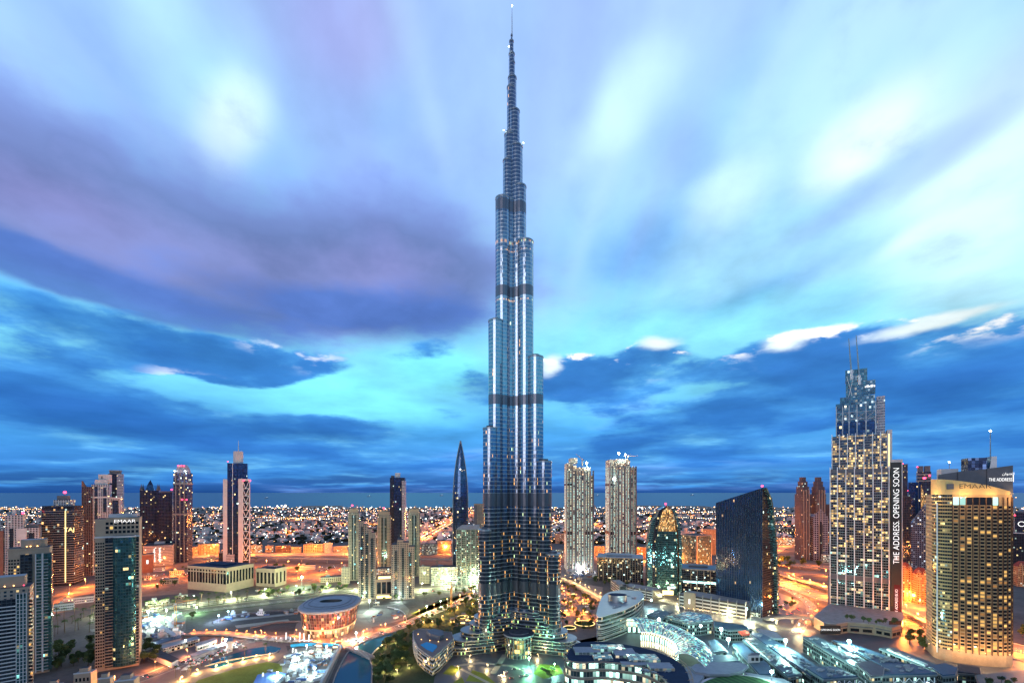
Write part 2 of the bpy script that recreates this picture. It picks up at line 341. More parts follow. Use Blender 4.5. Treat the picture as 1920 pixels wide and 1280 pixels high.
def facade(name, wall, glass, bw=3.6, fh=3.6, fu=.3, fv=.3, lit=.12, c1=(1, .72, .30), c2=(.75, 1, .9), es=3.0, metal=.75, rough=.09, seed=1.0, wob=.035, wrough=.6, clump=.5, band=0.0, mixw=.3, u0=0.0, wmetal=0.0, run=1, even=0.0):
    """curtain wall or punched wall by uv in metres: bays bw x fh, frames of the share fu / fv in the wall colour, panes that are dark, lit or half lit"""
    g = G(name); uv = g.new('ShaderNodeUVMap'); sp = g.new('ShaderNodeSeparateXYZ', {0: uv.outputs[0]})
    x = g.m('DIVIDE', g.m('ADD', sp.outputs[0], u0), bw); y = g.m('DIVIDE', sp.outputs[1], fh)
    cx, cy = g.m('FLOOR', x), g.m('FLOOR', y); fx, fy = g.m('SUBTRACT', x, cx), g.m('SUBTRACT', y, cy)
    mx = g.m('LESS_THAN', g.m('ABSOLUTE', g.m('SUBTRACT', fx, .5)), .5 - fu/2); my = g.m('GREATER_THAN', fy, fv)
    mask = g.m('MULTIPLY', mx, my)
    oi_ = g.new('ShaderNodeObjectInfo'); sd = g.m('ADD', seed, g.m('FLOOR', g.m('MULTIPLY', oi_.outputs['Random'], 60.0)))
    cell = g.new('ShaderNodeCombineXYZ', {0: cx, 1: cy, 2: sd})
    wn = g.new('ShaderNodeTexWhiteNoise', {'Vector': cell.outputs[0]}, noise_dimensions='3D')
    rs = g.new('ShaderNodeSeparateColor', {0: wn.outputs['Color']})
    cl = g.new('ShaderNodeTexNoise', {'Vector': cell.outputs[0], 'Scale': .23, 'Detail': 1.0})
    fl = g.new('ShaderNodeTexWhiteNoise', {'W': g.m('ADD', cy, seed*17.0)}, noise_dimensions='1D')
    th = g.m('ADD', lit, g.m('MULTIPLY', g.m('SUBTRACT', cl.outputs[0], .5), clump*2*max(lit, .012)*2))
    if band: th = g.m('ADD', th, g.m('MULTIPLY', g.m('GREATER_THAN', fl.outputs[0], .72), band))
    if run > 1:
        rc_ = g.new('ShaderNodeCombineXYZ', {0: g.m('FLOOR', g.m('DIVIDE', g.m('ADD', cx, g.m('MULTIPLY', cy, 1.37)), float(run))), 1: cy, 2: g.m('ADD', sd, 3.0)})
        rn = g.new('ShaderNodeTexWhiteNoise', {'Vector': rc_.outputs[0]}, noise_dimensions='3D')
        on = g.m('MULTIPLY', g.m('LESS_THAN', rn.outputs[0], th), g.m('LESS_THAN', rs.outputs[0], .85))
    else: on = g.m('LESS_THAN', rs.outputs[0], th)
    em = g.mix(g.m('LESS_THAN', rs.outputs[1], mixw), c1, c2)
    # rooms are brighter near the ceiling lamp than at the sill
    inn = g.m('ADD', .12, g.m('MULTIPLY', 1.1, g.m('POWER', rs.outputs[2], 2.6)))
    if even: inn = g.m('ADD', g.m('MULTIPLY', inn, 1-even), .5*even)
    inn = g.m('MULTIPLY', inn, g.m('ADD', .55, g.m('MULTIPLY', .6, fy)))
    est = g.m('MULTIPLY', g.m('MULTIPLY', on, mask), g.m('MULTIPLY', inn, es))
    tcn = g.new('ShaderNodeTexCoord'); nz = g.new('ShaderNodeTexNoise', {'Vector': tcn.outputs['Object'], 'Scale': .06, 'Detail': 5.0})
    wv_ = g.m('ADD', .6, g.m('MULTIPLY', .8, nz.outputs[0]))
    wc = g.new('ShaderNodeVectorMath', {0: wall, 3: wv_}, operation='SCALE').outputs[0]
    gc = g.new('ShaderNodeVectorMath', {0: glass, 3: g.m('ADD', .6, g.m('MULTIPLY', .8, rs.outputs[1]))}, operation='SCALE').outputs[0]
    ge = g.new('ShaderNodeNewGeometry'); off = g.new('ShaderNodeVectorMath', {0: wn.outputs['Color'], 1: (.5, .5, .5)}, operation='SUBTRACT').outputs[0]
    nn = g.new('ShaderNodeVectorMath', {0: off, 1: (wob, wob, wob), 2: ge.outputs['Normal']}, operation='MULTIPLY_ADD').outputs[0]
    nn = g.new('ShaderNodeVectorMath', {0: nn}, operation='NORMALIZE').outputs[0]
    g.P(Base_Color=g.mix(mask, wc, gc), Metallic=g.mixf(mask, wmetal, metal), Roughness=g.mixf(mask, wrough, rough), Emission_Color=em, Emission_Strength=est, Normal=nn)
    g.mat.cycles.emission_sampling = 'NONE'; return g.mat
plain('roof_navy', (.015, .03, .065), .8, 0, .3, .05); plain('roof', (.055, .06, .075), .8, 0, .35); plain('roof_pale', (.24, .26, .30), .7, 0, .2); plain('roof_blue', (.05, .10, .17), .55, .1, .25, .05)
plain('steel', (.32, .34, .37), .4, .7, .15); plain('dark_steel', (.07, .075, .085), .45, .5, .2); plain('white_steel', (.75, .76, .78), .5, 0, .1)
plain('concrete', (.28, .26, .25), .85, 0, .25); plain('beige', (.34, .26, .20), .8, 0, .16); plain('sandstone', (.30, .24, .18), .85, 0, .22)
plain('white_wall', (.50, .48, .49), .7, 0, .14); plain('brown_wall', (.20, .10, .08), .8, 0, .2); plain('red_roof', (.22, .06, .05), .8, 0, .3)
plain('slate', (.10, .10, .12), .6, 0, .25); plain('black', (.012, .013, .016), .5, 0, .3)
emit('red_lamp', (1, .03, .08), 9); emit('white_lamp', (.75, .95, 1), 40); emit('warm_lamp', (1, .50, .14), 9); emit('orange_lamp', (1, .27, .05), 7)
emit('sign_white', (1, 1, 1), 1.5, 'NONE'); emit('sign_warm', (1, .72, .25), 3.5, 'NONE'); emit('green_lamp', (.45, 1, .6), 30); emit('cyan_lamp', (.45, 1, .95), 30)
# ================================================================ facade materials
BEI = (.30, .23, .19); GRN = (.10, .24, .25)
facade('f_beige_punch', BEI, (.03, .05, .07), 4.0, 3.5, .55, .45, .05, es=2.5, metal=.3)
facade('f_green_glass', (.05, .09, .10), (.07, .20, .21), 2.4, 3.5, .07, .14, .022, c2=(.3, 1, .85), es=2.4, seed=3, clump=1.2, wob=.10, mixw=.35, wmetal=.5, run=2)
facade('f_dark_glass', (.04, .05, .06), (.05, .07, .10), 3.0, 3.6, .08, .16, .02, es=2.5, seed=5, wob=.05)
facade('f_white_grid', (.46, .44, .46), (.05, .07, .10), 4.2, 3.5, .34, .36, .06, es=2.5, seed=7, metal=.5)
facade('f_taj', (.05, .05, .06), (.05, .055, .075), 3.2, 4.6, .04, .06, .035, c1=(1, .55, .2), es=3, seed=9, wob=.06)
facade('f_brown', (.11, .065, .06), (.04, .03, .05), 4, 3.6, .35, .4, .06, es=2.5, seed=11)
facade('f_navy', (.03, .03, .05), (.03, .035, .07), 3.4, 4.2, .22, .3, .035, es=3.5, seed=13, wob=.06)
facade('f_navy_grid', (.09, .10, .15), (.035, .05, .11), 3.5, 4.6, .14, .2, .05, es=3.5, seed=15, wob=.05)
facade('f_blue_glass', (.025, .035, .06), (.035, .07, .15), 3.2, 4.2, .06, .10, .018, es=3.5, seed=17, wob=.05)
facade('f_pale_bands', (.40, .38, .42), (.12, .12, .16), 2.2, 4.2, .2, .5, .05, es=2, seed=19, metal=.3)
facade('f_mall', (.50, .38, .24), (.05, .05, .06), 5.6, 5.2, .42, .38, .03, es=2, seed=21, metal=.4)
facade('f_res', (.32, .27, .22), (.05, .08, .10), 3.4, 3.5, .42, .4, .05, es=2, seed=23, metal=.4)
facade('f_res_glass', (.10, .11, .11), (.05, .10, .12), 2.6, 3.5, .1, .2, .05, c2=(.3, .9, 1), es=2.5, seed=25, mixw=.35, clump=.9)
facade('f_low', (.40, .30, .22), (.05, .05, .06), 4, 4, .4, .45, .2, es=2, seed=27)
facade('f_dots', (.10, .13, .12), (.05, .08, .08), 3.6, 4.4, .34, .36, .30, c1=(.6, 1, .75), c2=(1, .9, .55), es=1.5, seed=30, clump=.6)
facade('f_low_lit', (.30, .30, .28), (.06, .10, .10), 3.2, 4.2, .16, .34, .45, c1=(.8, 1, .85), c2=(1, .85, .5), es=1.4, seed=29)
facade('f_tower_dark', (.025, .025, .035), (.035, .042, .065), 2.8, 3.8, .15, .2, .03, es=3, seed=31)

def windows(b, xs, zs, y, w, h, kinds=('glass_dark', 'glass_warm'), share=.2, name='window', cap=100, t=.3, seedv=1, proud=.06):
    """single panes on the front plane y; the CAP nearest the foot or all as parts, the rest as one pane mass"""
    rr = random.Random(seedv); mes = {}
    spots = [(x, z) for z in zs for x in xs]; rr.shuffle(spots); spots.sort(key=lambda p: 0)
    rest = {k: MB() for k in kinds}
    for i, (x, z) in enumerate(spots):
        k = kinds[0] if rr.random() > share else rr.choice(kinds[1:])
        if i < cap:
            if k not in mes:
                m = MB(); m.box(-w/2, w/2, -proud, t, 0, h); mes[k] = m.mesh(name, M[k])
            o = bpy.data.objects.new(name, mes[k]); col.objects.link(o); o.parent = b.r; o.location = (x, y(x) if callable(y) else y, z)
        else:
            yy = y(x) if callable(y) else y; rest[kinds[0]].box(x-w/2, x+w/2, yy-proud, yy+t, z, z+h, kinds.index(k))
    if rest[kinds[0]].f: tag(rest[kinds[0]].build(name, [M[k] for k in kinds], b.r), kind='stuff')
def glassmat(name, c, em=None, st=0):
    g = G(name); g.P(Base_Color=c, Metallic=.6, Roughness=.08)
    if em:
        oi = g.new('ShaderNodeObjectInfo'); g.P(Emission_Color=em, Emission_Strength=g.m('MULTIPLY', g.m('ADD', .5, oi.outputs['Random']), st))
    g.mat.cycles.emission_sampling = 'NONE'
glassmat('glass_dark', (.022, .03, .042)); glassmat('glass_warm', (.1, .08, .05), (1, .56, .15), 1.15); glassmat('glass_cool', (.08, .12, .12), (.5, 1, .9), 1.1)
glassmat('glass_dim', (.06, .06, .06), (1, .45, .12), .5)

# ================================================================ towers on the left
# pale tower cut by the left and bottom edges
b = B('apartment_tower', 'beige apartment tower cut by the lower left corner, white window grid and curved balconies', 'tower', -45, 63, 1108, 1335, ratio=.8)
b.body(M['f_beige_punch'])
xa, xb, xc, xd = b.lx(31), b.lx(50), b.lx(53), b.lx(62.5)
b.box('balcony_bay', b.x0+4, b.lx(30), b.y0-1.2, b.y0+1, 4, b.h-8, M['f_dark_glass'], M['concrete'])
b.slabs([(b.x0+3, b.y0-2.4), (b.lx(31)-.3, b.y0-2.4), (b.lx(31)-.3, b.y0+.6), (b.x0+3, b.y0+.6)], [6+3.5*i for i in range(int((b.h-16)/3.5))], .9, M['white_wall'], 'balcony_slab')
b.box('glass_bay', xa, xb, b.y0-1.6, b.y0+1, 3, b.h-4, M['f_green_glass'], M['white_wall'])
m = MB()
for i in range(4): x = xa + (xb-xa)*i/3; m.box(x-.28, x+.28, b.y0-2.05, b.y0-1.62, 3, b.h-3)
for i in range(int((b.h-8)/3.5)): m.box(xa-.3, xb+.3, b.y0-1.95, b.y0-1.63, 5+3.5*i, 5.55+3.5*i)
b.part(m, 'window_grid', M['white_wall'])
windows(b, [xc+1.2, xd-1.2], [5+3.5*i for i in range(int((b.h-12)/3.5))], b.y0, 1.5, 1.9, share=.12, seedv=4)
b.box('parapet', b.x0-.4, b.x1+.3, b.y0-.5, b.y1+.4, b.h+.01, b.h+2.4, M['beige'], M['roof'])
b.box('penthouse', b.x0+6, b.lx(45), b.y0+5, b.y1-6, b.h+2.4, b.z(1083), M['beige'], M['roof_pale'])
for x in (b.lx(8), b.lx(25)): beacon(b, x, b.y0+2, b.h+2.4, .5, 'warm_lamp', 'roof_lamp', 1.5)
beacon(b, b.lx(44), b.y0+2, b.h+2.4, .45, 'red_lamp', 'beacon', 1)
# its neighbour with the green glass corner
b = B('apartment_tower', 'beige apartment tower with dark green glass corner and round penthouse at the left edge', 'tower', 15, 98, 1030, 1272, ratio=.75)
b.body(M['beige']); fl = [4+3.5*i for i in range(int((b.h-10)/3.5))]
windows(b, [b.lx(17.5), b.lx(22.5), b.lx(28), b.lx(34)], fl[22:], b.y0, 1.5, 1.9, share=.05, seedv=6, cap=96)
b.box('glass_bay', b.lx(38), b.lx(60), b.y0-.7, b.y0+1, 3, b.h-5, M['f_dark_glass'])
b.box('glass_bay', b.lx(67), b.lx(97.2), b.y0-2.2, b.y0+9, 3, b.h-5, M['f_green_glass'], M['roof'])
b.box('mullion', b.lx(78.6), b.lx(82), b.y0-3.0, b.y0-2.22, 2, b.h-4.5, M['white_wall'])
b.box('balcony_rail', b.lx(66.4), b.lx(68.6), b.y0-2.7, b.y0-2.22, 2, b.h-5, M['white_wall'])
b.slabs([(b.lx(67.5), b.y0-3.3), (b.lx(78.4), b.y0-3.3), (b.lx(78.4), b.y0-2.25), (b.lx(67.5), b.y0-2.25)], fl, .5, M['white_wall'], 'balcony_slab')
b.slabs([(b.lx(82.2), b.y0-3.3), (b.lx(91), b.y0-3.3), (b.lx(91), b.y0-2.25), (b.lx(82.2), b.y0-2.25)], fl, .5, M['white_wall'], 'balcony_slab')
m = MB()
for z in fl[10:24:2]: m.box(b.lx(54), b.lx(58.5), b.y0-.9, b.y0-.72, z+.8, z+3)
tag(b.part(m, 'lit_window', M['glass_warm']))
b.box('parapet', b.x0-.3, b.x1+.3, b.y0-.4, b.y1+.3, b.h+.01, b.h+2, M['beige'], M['roof'])
m = MB(); m.prism([(x + b.lx(61), y + b.y0 + b.d*.5) for x, y in ell(10.5, 9)], b.h+2, b.z(1012), 0, 1); b.part(m, 'penthouse', [M['beige'], M['roof_pale']])
for u in (50, 57, 70): beacon(b, b.lx(u), b.y0+1, b.h+2, .55, 'warm_lamp', 'roof_lamp', 1.2)
# the glass fronted tower with the lit name
b = B('apartment_tower', 'tall beige tower with bowed green glass front and lit name on its roof band', 'tower', 178, 266, 972, 1260, ratio=.8)
b.body(M['beige']); nf = int((b.z(1008)-6)/3.45); fl = [5+3.45*i for i in range(nf)]
windows(b, [b.lx(u) for u in (180.5, 185, 189.5, 194)], fl, b.y0, 1.5, 1.9, kinds=('glass_dark', 'glass_warm', 'glass_dim'), share=.06, seedv=8)
xa, xb = b.lx(211), b.lx(256); c0 = (xa+xb)/2; hw = (xb-xa)/2
bow = [(c0 + hw*cos(t), b.y0 + .3 - 7*sin(t)) for t in [pi + pi*i/14 for i in range(15)]]
bow = [(x, 2*(b.y0+.3) - y) if False else (x, b.y0 + .3 - 5.5*math.sqrt(max(0, 1-((x-c0)/hw)**2))) for x, y in bow]
m = MB(); m.prism(bow, 3, b.z(1003), 0, 1); b.part(m, 'glass_front', [M['f_green_glass'], M['concrete']], False)
b.slabs([(b.lx(196.5), b.y0-2.2), (xa+.6, b.y0-2.2), (xa+.6, b.y0-.02), (b.lx(196.5), b.y0-.02)], fl, .8, M['beige'], 'balcony_slab')
b.slabs([(xb-.6, b.y0-2.2), (b.x1+.6, b.y0-2.2), (b.x1+.6, b.y0-.02), (xb-.6, b.y0-.02)], fl, .8, M['beige'], 'balcony_slab')
b.box('balcony_bay', b.lx(197), xa, b.y0-.35, b.y0+1, 3, b.z(1006), M['f_dark_glass']); b.box('balcony_bay', xb, b.x1-.5, b.y0-.35, b.y0+1, 3, b.z(1006), M['f_dark_glass'])
m = MB(); m.prism([(x*1.0 + (x-c0)*.02, y-.8) for x, y in bow], b.z(1007), b.z(1004), bottom=True); m.box(b.x0-.5, xa, b.y0-.9, b.y0-.03, b.z(1007), b.z(1004)); m.box(xb, b.x1+.5, b.y0-.9, b.y0-.03, b.z(1007), b.z(1004)); b.part(m, 'ledge', M['white_wall'])
windows(b, [b.lx(u) for u in (201, 209, 217, 225, 233, 241, 249, 257)], [b.z(v) for v in (999, 991, 983)], b.y0, 2.6, 3, share=.05, seedv=3)
m = MB(); m.prism([(x + b.lx(228), y + b.y0 + b.d*.5) for x, y in ell(13, 9)], b.h+1.2, b.z(964), 0, 1); b.part(m, 'penthouse', [M['white_wall'], M['roof_pale']])
b.box('parapet', b.lx(199), b.x1+.3, b.y0-.3, b.y1+.3, b.h+.01, b.h+1.2, M['beige'], M['roof'])
text('EMAAR', 5.2, M['sign_white'], b.r, (b.lx(234), b.y0-.55, b.z(977)), name='name_sign', sx=1.15)
# white tower with red lamp
b = B('apartment_tower', 'white gridded apartment block under a red beacon behind the two corner towers', 'tower', -8, 77, 990, 1112, ratio=.6)
b.body(M['f_white_grid']); b.box('wing', b.x0-.5, b.lx(7), b.y0-3, b.y0+8, 0, b.h-4, M['brown_wall'])
b.box('tower_block', b.lx(10), b.lx(44), b.y0-4, b.y1-4, 0, b.z(965), M['f_white_grid'], M['roof'])
b.box('glass_bay', b.lx(19), b.lx(26), b.y0-4.8, b.y0-4, 0, b.z(990), M['f_dark_glass']); b.box('glass_bay', b.lx(54), b.lx(64), b.y0-.8, b.y0+1, 0, b.z(1000), M['f_dark_glass'])
b.box('frame', b.lx(31), b.lx(50), b.y0-5.2, b.y0-4.02, b.z(1012), b.z(990), M['white_wall']); b.box('roof_plant', b.lx(50), b.lx(72), b.y0+6, b.y1-6, b.h, b.h+7, M['slate'])
b.box('stair_core', b.lx(22), b.lx(28), b.y0+3, b.y0+12, b.z(965), b.z(956), M['white_wall']); beacon(b, b.lx(43), b.y0, b.z(966), 2.4)
# dark banded hotel
b = B('hotel', 'dark glass hotel banded with thin pale ledges, red beacon and yellow lit strip', 'hotel', 78, 157, 948, 1100, rot=22, ratio=.8)
b.body(M['f_taj']); zs = [6 + 5.0*i for i in range(int((b.h-8)/5.0))]
me = MB(); w, d = b.x1+.8, b.y1
me.prism([(b.x0-.8, b.y0-.8), (b.x1+.8, b.y0-.8), (b.x1+.8, b.y1+.8), (b.x0-.8, b.y1+.8)], 0, .8, bottom=True)
mm = me.mesh('floor_ledge', M['concrete'])
for i, z in enumerate(zs):
    o = bpy.data.objects.new('floor_ledge', mm); col.objects.link(o); o.parent = b.r; o.location = (0, 0, z)
b.box('crown', b.x0*.45, b.x1*.6, b.y0*.5, b.y1*.5, b.h, b.z(937), M['f_white_grid'], M['roof']); b.box('crown', b.x0*.3, b.x1*.35, b.y0*.3, b.y1*.3, b.z(937), b.z(929), M['slate'])
beacon(b, b.x1*.1, 0, b.z(929), 3.0, post=5)
m = MB()
for i in range(70): m.box(b.x1*.45, b.x1*.45+1.6, b.y0-1.3, b.y0-.82, 8+2.2*i, 9.5+2.2*i)
b.part(m, 'light_strip', M['sign_warm']); text('TAJ', 12, M['sign_warm'], b.r, (b.x1*.72, b.y0-1.1, b.z(993)), name='name_sign')
# white stepped tower, brown neighbour and grey tower
b = B('office_tower', 'slim brown red tower squeezed beside the stepped white tower', 'tower', 153, 175, 912, 1080, ratio=1.0)
b.body(M['f_brown']); m = MB(); m.prism([(b.x0, b.y0), (b.x0+7, b.y0), (b.x0+7, b.y1), (b.x0, b.y1)], b.h, b.h+14, o2=[(b.x0, b.y0), (b.x0+.5, b.y0), (b.x0+.5, b.y1), (b.x0, b.y1)]); b.part(m, 'crown', M['brown_wall'])
b = B('apartment_tower', 'stepped white apartment tower with arched top floors and dark glass strips', 'tower', 164, 229, 932, 1078, ratio=.7)
b.body(M['f_white_grid'])
b.box('tower_block', b.lx(166), b.lx(184), b.y0-3, b.y1-2, 0, b.z(930), M['f_white_grid'], M['roof']); b.box('tower_block', b.lx(172), b.lx(206), b.y0-6, b.y1-8, 0, b.z(908), M['f_white_grid'], M['roof'])
b.box('tower_block', b.lx(178), b.lx(202), b.y0-2, b.y1-12, b.z(908), b.z(899), M['white_wall'], M['roof']); b.box('crown', b.lx(184), b.lx(207), b.y0+2, b.y1-14, b.z(905), b.z(889), M['white_wall'], M['roof'])
b.box('glass_strip', b.lx(179), b.lx(183.5), b.y0-6.7, b.y0-6, 0, b.z(912), M['f_dark_glass']); b.box('glass_strip', b.lx(194), b.lx(200), b.y0-6.7, b.y0-6, b.z(960), b.z(914), M['f_dark_glass'])
b.box('cornice', b.lx(164), b.lx(207), b.y0-7.4, b.y0-2.9, b.z(933), b.z(930.5), M['white_wall']); b.box('glass_strip', b.lx(211), b.lx(222), b.y0-.8, b.y0+1, 0, b.z(938), M['f_dark_glass'])
b.box('cornice', b.lx(205), b.lx(230), b.y0-1.6, b.y0+2, b.z(935), b.z(932), M['white_wall']); beacon(b, b.lx(207), b.y0-1, b.z(945), 1.2, 'warm_lamp', 'wall_lamp', 1); beacon(b, b.lx(228), b.y0-1, b.z(937), 1.2, 'warm_lamp', 'wall_lamp', 1)
m = MB(); m.box(b.lx(189.5), b.lx(192), b.y0+1.4, b.y0+1.98, b.z(897), b.z(892)); b.part(m, 'name_sign', M['slate'])
b = B('office_tower', 'grey tower with flat overhanging roof behind the stepped white tower', 'tower', 202, 232, 888, 1060, ratio=.8)
b.body(M['f_tower_dark']); b.box('tower_block', b.lx(219), b.x1+.5, b.y0-1, b.y1+1, 0, b.h+.5, M['f_pale_bands'], M['roof']); b.box('crown', b.lx(205), b.lx(226), b.y0+2, b.y1-2, b.h, b.z(883), M['slate']); b.box('roof', b.lx(204), b.lx(227), b.y0, b.y1-1, b.z(883), b.z(881), M['roof_pale'])
# gothic pair
b = B('office_tower', 'dark gothic tower with a glass pyramid and corner spires', 'tower', 262, 301, 919, 1054, ratio=1.0)
b.body(M['f_navy'])
m = MB(); m.loft([(x*.45, y*.45, b.h) for x, y in b.o], [(x*.30, y*.30, b.h+16) for x, y in b.o]); m.loft([(x*.30, y*.30, b.h+16) for x, y in b.o], [(x*.01, y*.01, b.z(899)) for x, y in b.o]); b.part(m, 'pyramid', M['f_blue_glass'])
for sx in (-1, 1):
    for sy in (-1, 1):
        m = MB(); m.box(sx*b.x1*.86-3, sx*b.x1*.86+3, sy*b.y1*.86-3, sy*b.y1*.86+3, b.h, b.h+6); m.tube((sx*b.x1*.86, sy*b.y1*.86, b.h+6), (sx*b.x1*.86, sy*b.y1*.86, b.h+20), 2.6, 6, .1); b.part(m, 'corner_spire', M['slate'])
b = B('office_tower', 'dark flat topped tower attached to the gothic tower', 'tower', 297, 325, 923, 1054, ratio=.9); b.body(M['f_navy']); b.box('parapet', b.x0+3, b.x1+1, b.y0-1, b.y1, b.h, b.h+4, M['slate']); beacon(b, b.x1-1, b.y0, b.h+4, 2.2)
# striped tower with the domed red lit crown
b = B('office_tower', 'blue banded tower with domed crown of red lamps', 'tower', 325, 361, 886, 1054, ratio=.9, rot=10)
b.body(M['f_navy_grid'])
for k in (-.62, 0, .62): b.box('pilaster', b.x1*k-1.2, b.x1*k+1.2, b.y0-1.2, b.y0+1, 0, b.h, M['concrete'])
for v in (962, 905): b.box('cornice', b.x0-.9, b.x1+.9, b.y0-.9, b.y1+.9, b.z(v+3), b.z(v), M['concrete'])
m = MB(); rr = [rrect(b.w*k, b.d*k, b.w*k*.3) for k in (1.0, .93, .80, .55)]; zz_ = [b.h, b.h+7, b.h+15, b.z(871)]
for i in range(3): m.loft([(x, y, zz_[i]) for x, y in rr[i]], [(x, y, zz_[i+1]) for x, y in rr[i+1]])
m.face([(x, y, zz_[3]) for x, y in rr[3]]); b.part(m, 'dome', M['f_pale_bands'])
for k in (-.42, 0, .42): beacon(b, b.x1*k, b.y0*.7, b.z(875), 2.2, post=2)
for x in (b.lx(342), b.x1): beacon(b, x, b.y0-1.6, b.z(938), 2.2, post=1)
for k in (-.8, .8): beacon(b, b.x1*k, b.y0-1, b.h+3, 1.3, 'white_lamp', 'roof_lamp', 1)
# white low block with lit upright letters, brown block beside
b = B('office_block', 'low white banded office block with two upright lit signs', 'office', 268, 333, 1022, 1062, rot=32, ratio=2.2)
b.body(M['f_pale_bands']); b.box('roof_plant', b.x0*.4, b.x1*.3, -b.d*.2, b.d*.15, b.h, b.h+5, M['white_wall'])
m = MB()
rs_ = random.Random(5)
for cx_ in (-.25, .12):
    z = b.h*.2
    while z < b.h*.85:
        hh = rs_.uniform(2.4, 4.5); m.box(b.x1*cx_ - rs_.uniform(1.2, 3), b.x1*cx_ + rs_.uniform(1.2, 3), b.y0-.8, b.y0-.05, z, z+hh*.55); m.box(b.x1*cx_-.5, b.x1*cx_+.5, b.y0-.7, b.y0-.06, z, z+hh); z += hh + .8
b.part(m, 'upright_sign', M['sign_white'])
b = B('office_block', 'plain red brown block with a small lit mark beside the green glass tower', 'office', 262, 289, 1040, 1074, ratio=.9); b.body(M['brown_wall'], name='wall'); b.box('parapet', b.x0-.3, b.x1+.3, b.y0-.3, b.y1+.3, b.h, b.h+2, M['concrete'], M['roof']); b.box('name_sign', b.x1*.0, b.x1*.3, b.y0-.5, b.y0-.05, b.h*.5, b.h*.72, M['sign_white'])
# needle topped tower with white slabs
b = B('office_tower', 'blue glass tower between white slabs with braced frame and needle', 'tower', 418, 470, 868, 1062, ratio=.6)
x1, x2, x3 = b.lx(426), b.lx(447), b.lx(463.5)
m = MB(); m.prism([(x1, b.y0+2), (x3, b.y0+2), (x3, b.y1-2), (x1, b.y1-2)], 0, b.h, 0, 1); b.part(m, 'glass_front', [M['f_blue_glass'], M['roof']])
b.box('mullion', b.lx(436)-.5, b.lx(436)+.5, b.y0+1.2, b.y0+1.98, 0, b.h, M['white_steel'])
b.box('side_slab', b.x0, x1-.02, b.y0+1, b.y1-6, 0, b.z(898), M['white_wall'])
b.box('frame_leg', x2, b.lx(455), b.y0-5, b.y0+16, 0, b.z(897), M['white_wall']); b.box('frame_leg', b.lx(467), b.x1, b.y0-5, b.y0+16, 0, b.z(897), M['white_wall']); b.box('frame_top', b.lx(455)+.02, b.lx(467)-.02, b.y0-5, b.y0+16, b.z(901), b.z(897), M['white_wall'])
b.box('glass_strip', b.lx(455)+.05, b.lx(467)-.05, b.y0-2, b.y0+14, 0, b.z(901)-.1, M['f_tower_dark'])
n = 11; zl = [b.z(1050) + (b.z(902)-b.z(1050))*i/n for i in range(n+1)]
for i in range(n):
    m = MB(); a, c, mid = b.lx(455)+.6, b.lx(467)-.6, b.lx(461)
    m.tube((a, b.y0-3.4, zl[i]), (a, b.y0-3.4, zl[i+1]), .8); m.tube((a, b.y0-3.4, zl[i+1]), (mid, b.y0-3.4, zl[i]), .7); m.tube((c, b.y0-3.4, zl[i+1]), (mid, b.y0-3.4, zl[i]), .7); m.tube((a, b.y0-3.4, zl[i]), (c, b.y0-3.4, zl[i]), .8)
    b.part(m, 'brace', M['white_steel'])
m = MB(); m.prism([(x+b.lx(445.5), y) for x, y in ell(b.w*.19, b.w*.19, 20)], b.h, b.z(845), 0, 0); b.part(m, 'crown', M['white_wall'], True)
m = MB(); m.tube((b.lx(446), 0, b.z(845)), (b.lx(446), 0, b.z(823)), 1.6, 6, .3); b.part(m, 'needle', M['steel']); beacon(b, b.x1+1, b.y0-5, b.z(902), 2.2, post=.5); beacon(b, b.lx(457), b.y0-6, b.z(902), 1.8, post=.5); beacon(b, b.lx(427), b.y0, b.h, 1.2)
# beige halls and low blocks by the motorway
b = B('market_hall', 'long beige hall with dark blue flat roof and tall window panels', 'hall', 352, 476, 1063, 1110, rot=-18, ratio=.62)
b.body(M['beige'], mt=M['roof_navy']); nx = 13
for i in range(nx):
    x = b.x0 + b.w*(i+.5)/nx; wdt = b.w/nx*(.62 if i % 4 else .86)
    b.box('window', x-wdt/2, x+wdt/2, b.y0-.25, b.y0+.4, b.h*.34, b.h*.78, M['glass_dark']); b.box('window', x-wdt*.4, x+wdt*.4, b.y0-.25, b.y0+.4, b.h*.83, b.h*.91, M['glass_dark'])
for i in range(9):
    y = b.y0 + b.d*(i+.5)/9; b.box('window', b.x1-.4, b.x1+.25, y-2.2, y+2.2, b.h*.36, b.h*.86, M['glass_dark'])
b.box('cornice', b.x0-.5, b.x1+.5, b.y0-.5, b.y1+.5, b.h*.94, b.h+1.2, M['beige'], M['roof_navy']); b.box('roof_plant', b.x0*.3, b.x1*.5, -b.d*.2, b.d*.2, b.h+1.2, b.h+3.5, M['roof_navy'])
b = B('market_hall', 'smaller beige hall with three arched panels beside the long hall', 'hall', 480, 537, 1066, 1100, rot=-14, ratio=.7)
b.body(M['beige'], mt=M['roof_navy'])
for i in range(5):
    x = b.x0 + b.w*(i+.5)/5; b.box('window', x-b.w*.055, x+b.w*.055, b.y0-.25, b.y0+.4, b.h*.18, b.h*.8, M['glass_dark'])
for i in range(3):
    y = b.y0 + b.d*(i+.5)/3; b.box('window', b.x1-.4, b.x1+.25, y-2, y+2, b.h*.2, b.h*.8, M['glass_dark'])
b.box('cornice', b.x0-.5, b.x1+.5, b.y0-.5, b.y1+.5, b.h*.92, b.h+1, M['beige'], M['roof_navy']); b.box('roof_plant', b.x0*.4, b.x1*.6, -b.d*.1, b.d*.2, b.h+1, b.h+3, M['dark_steel'])
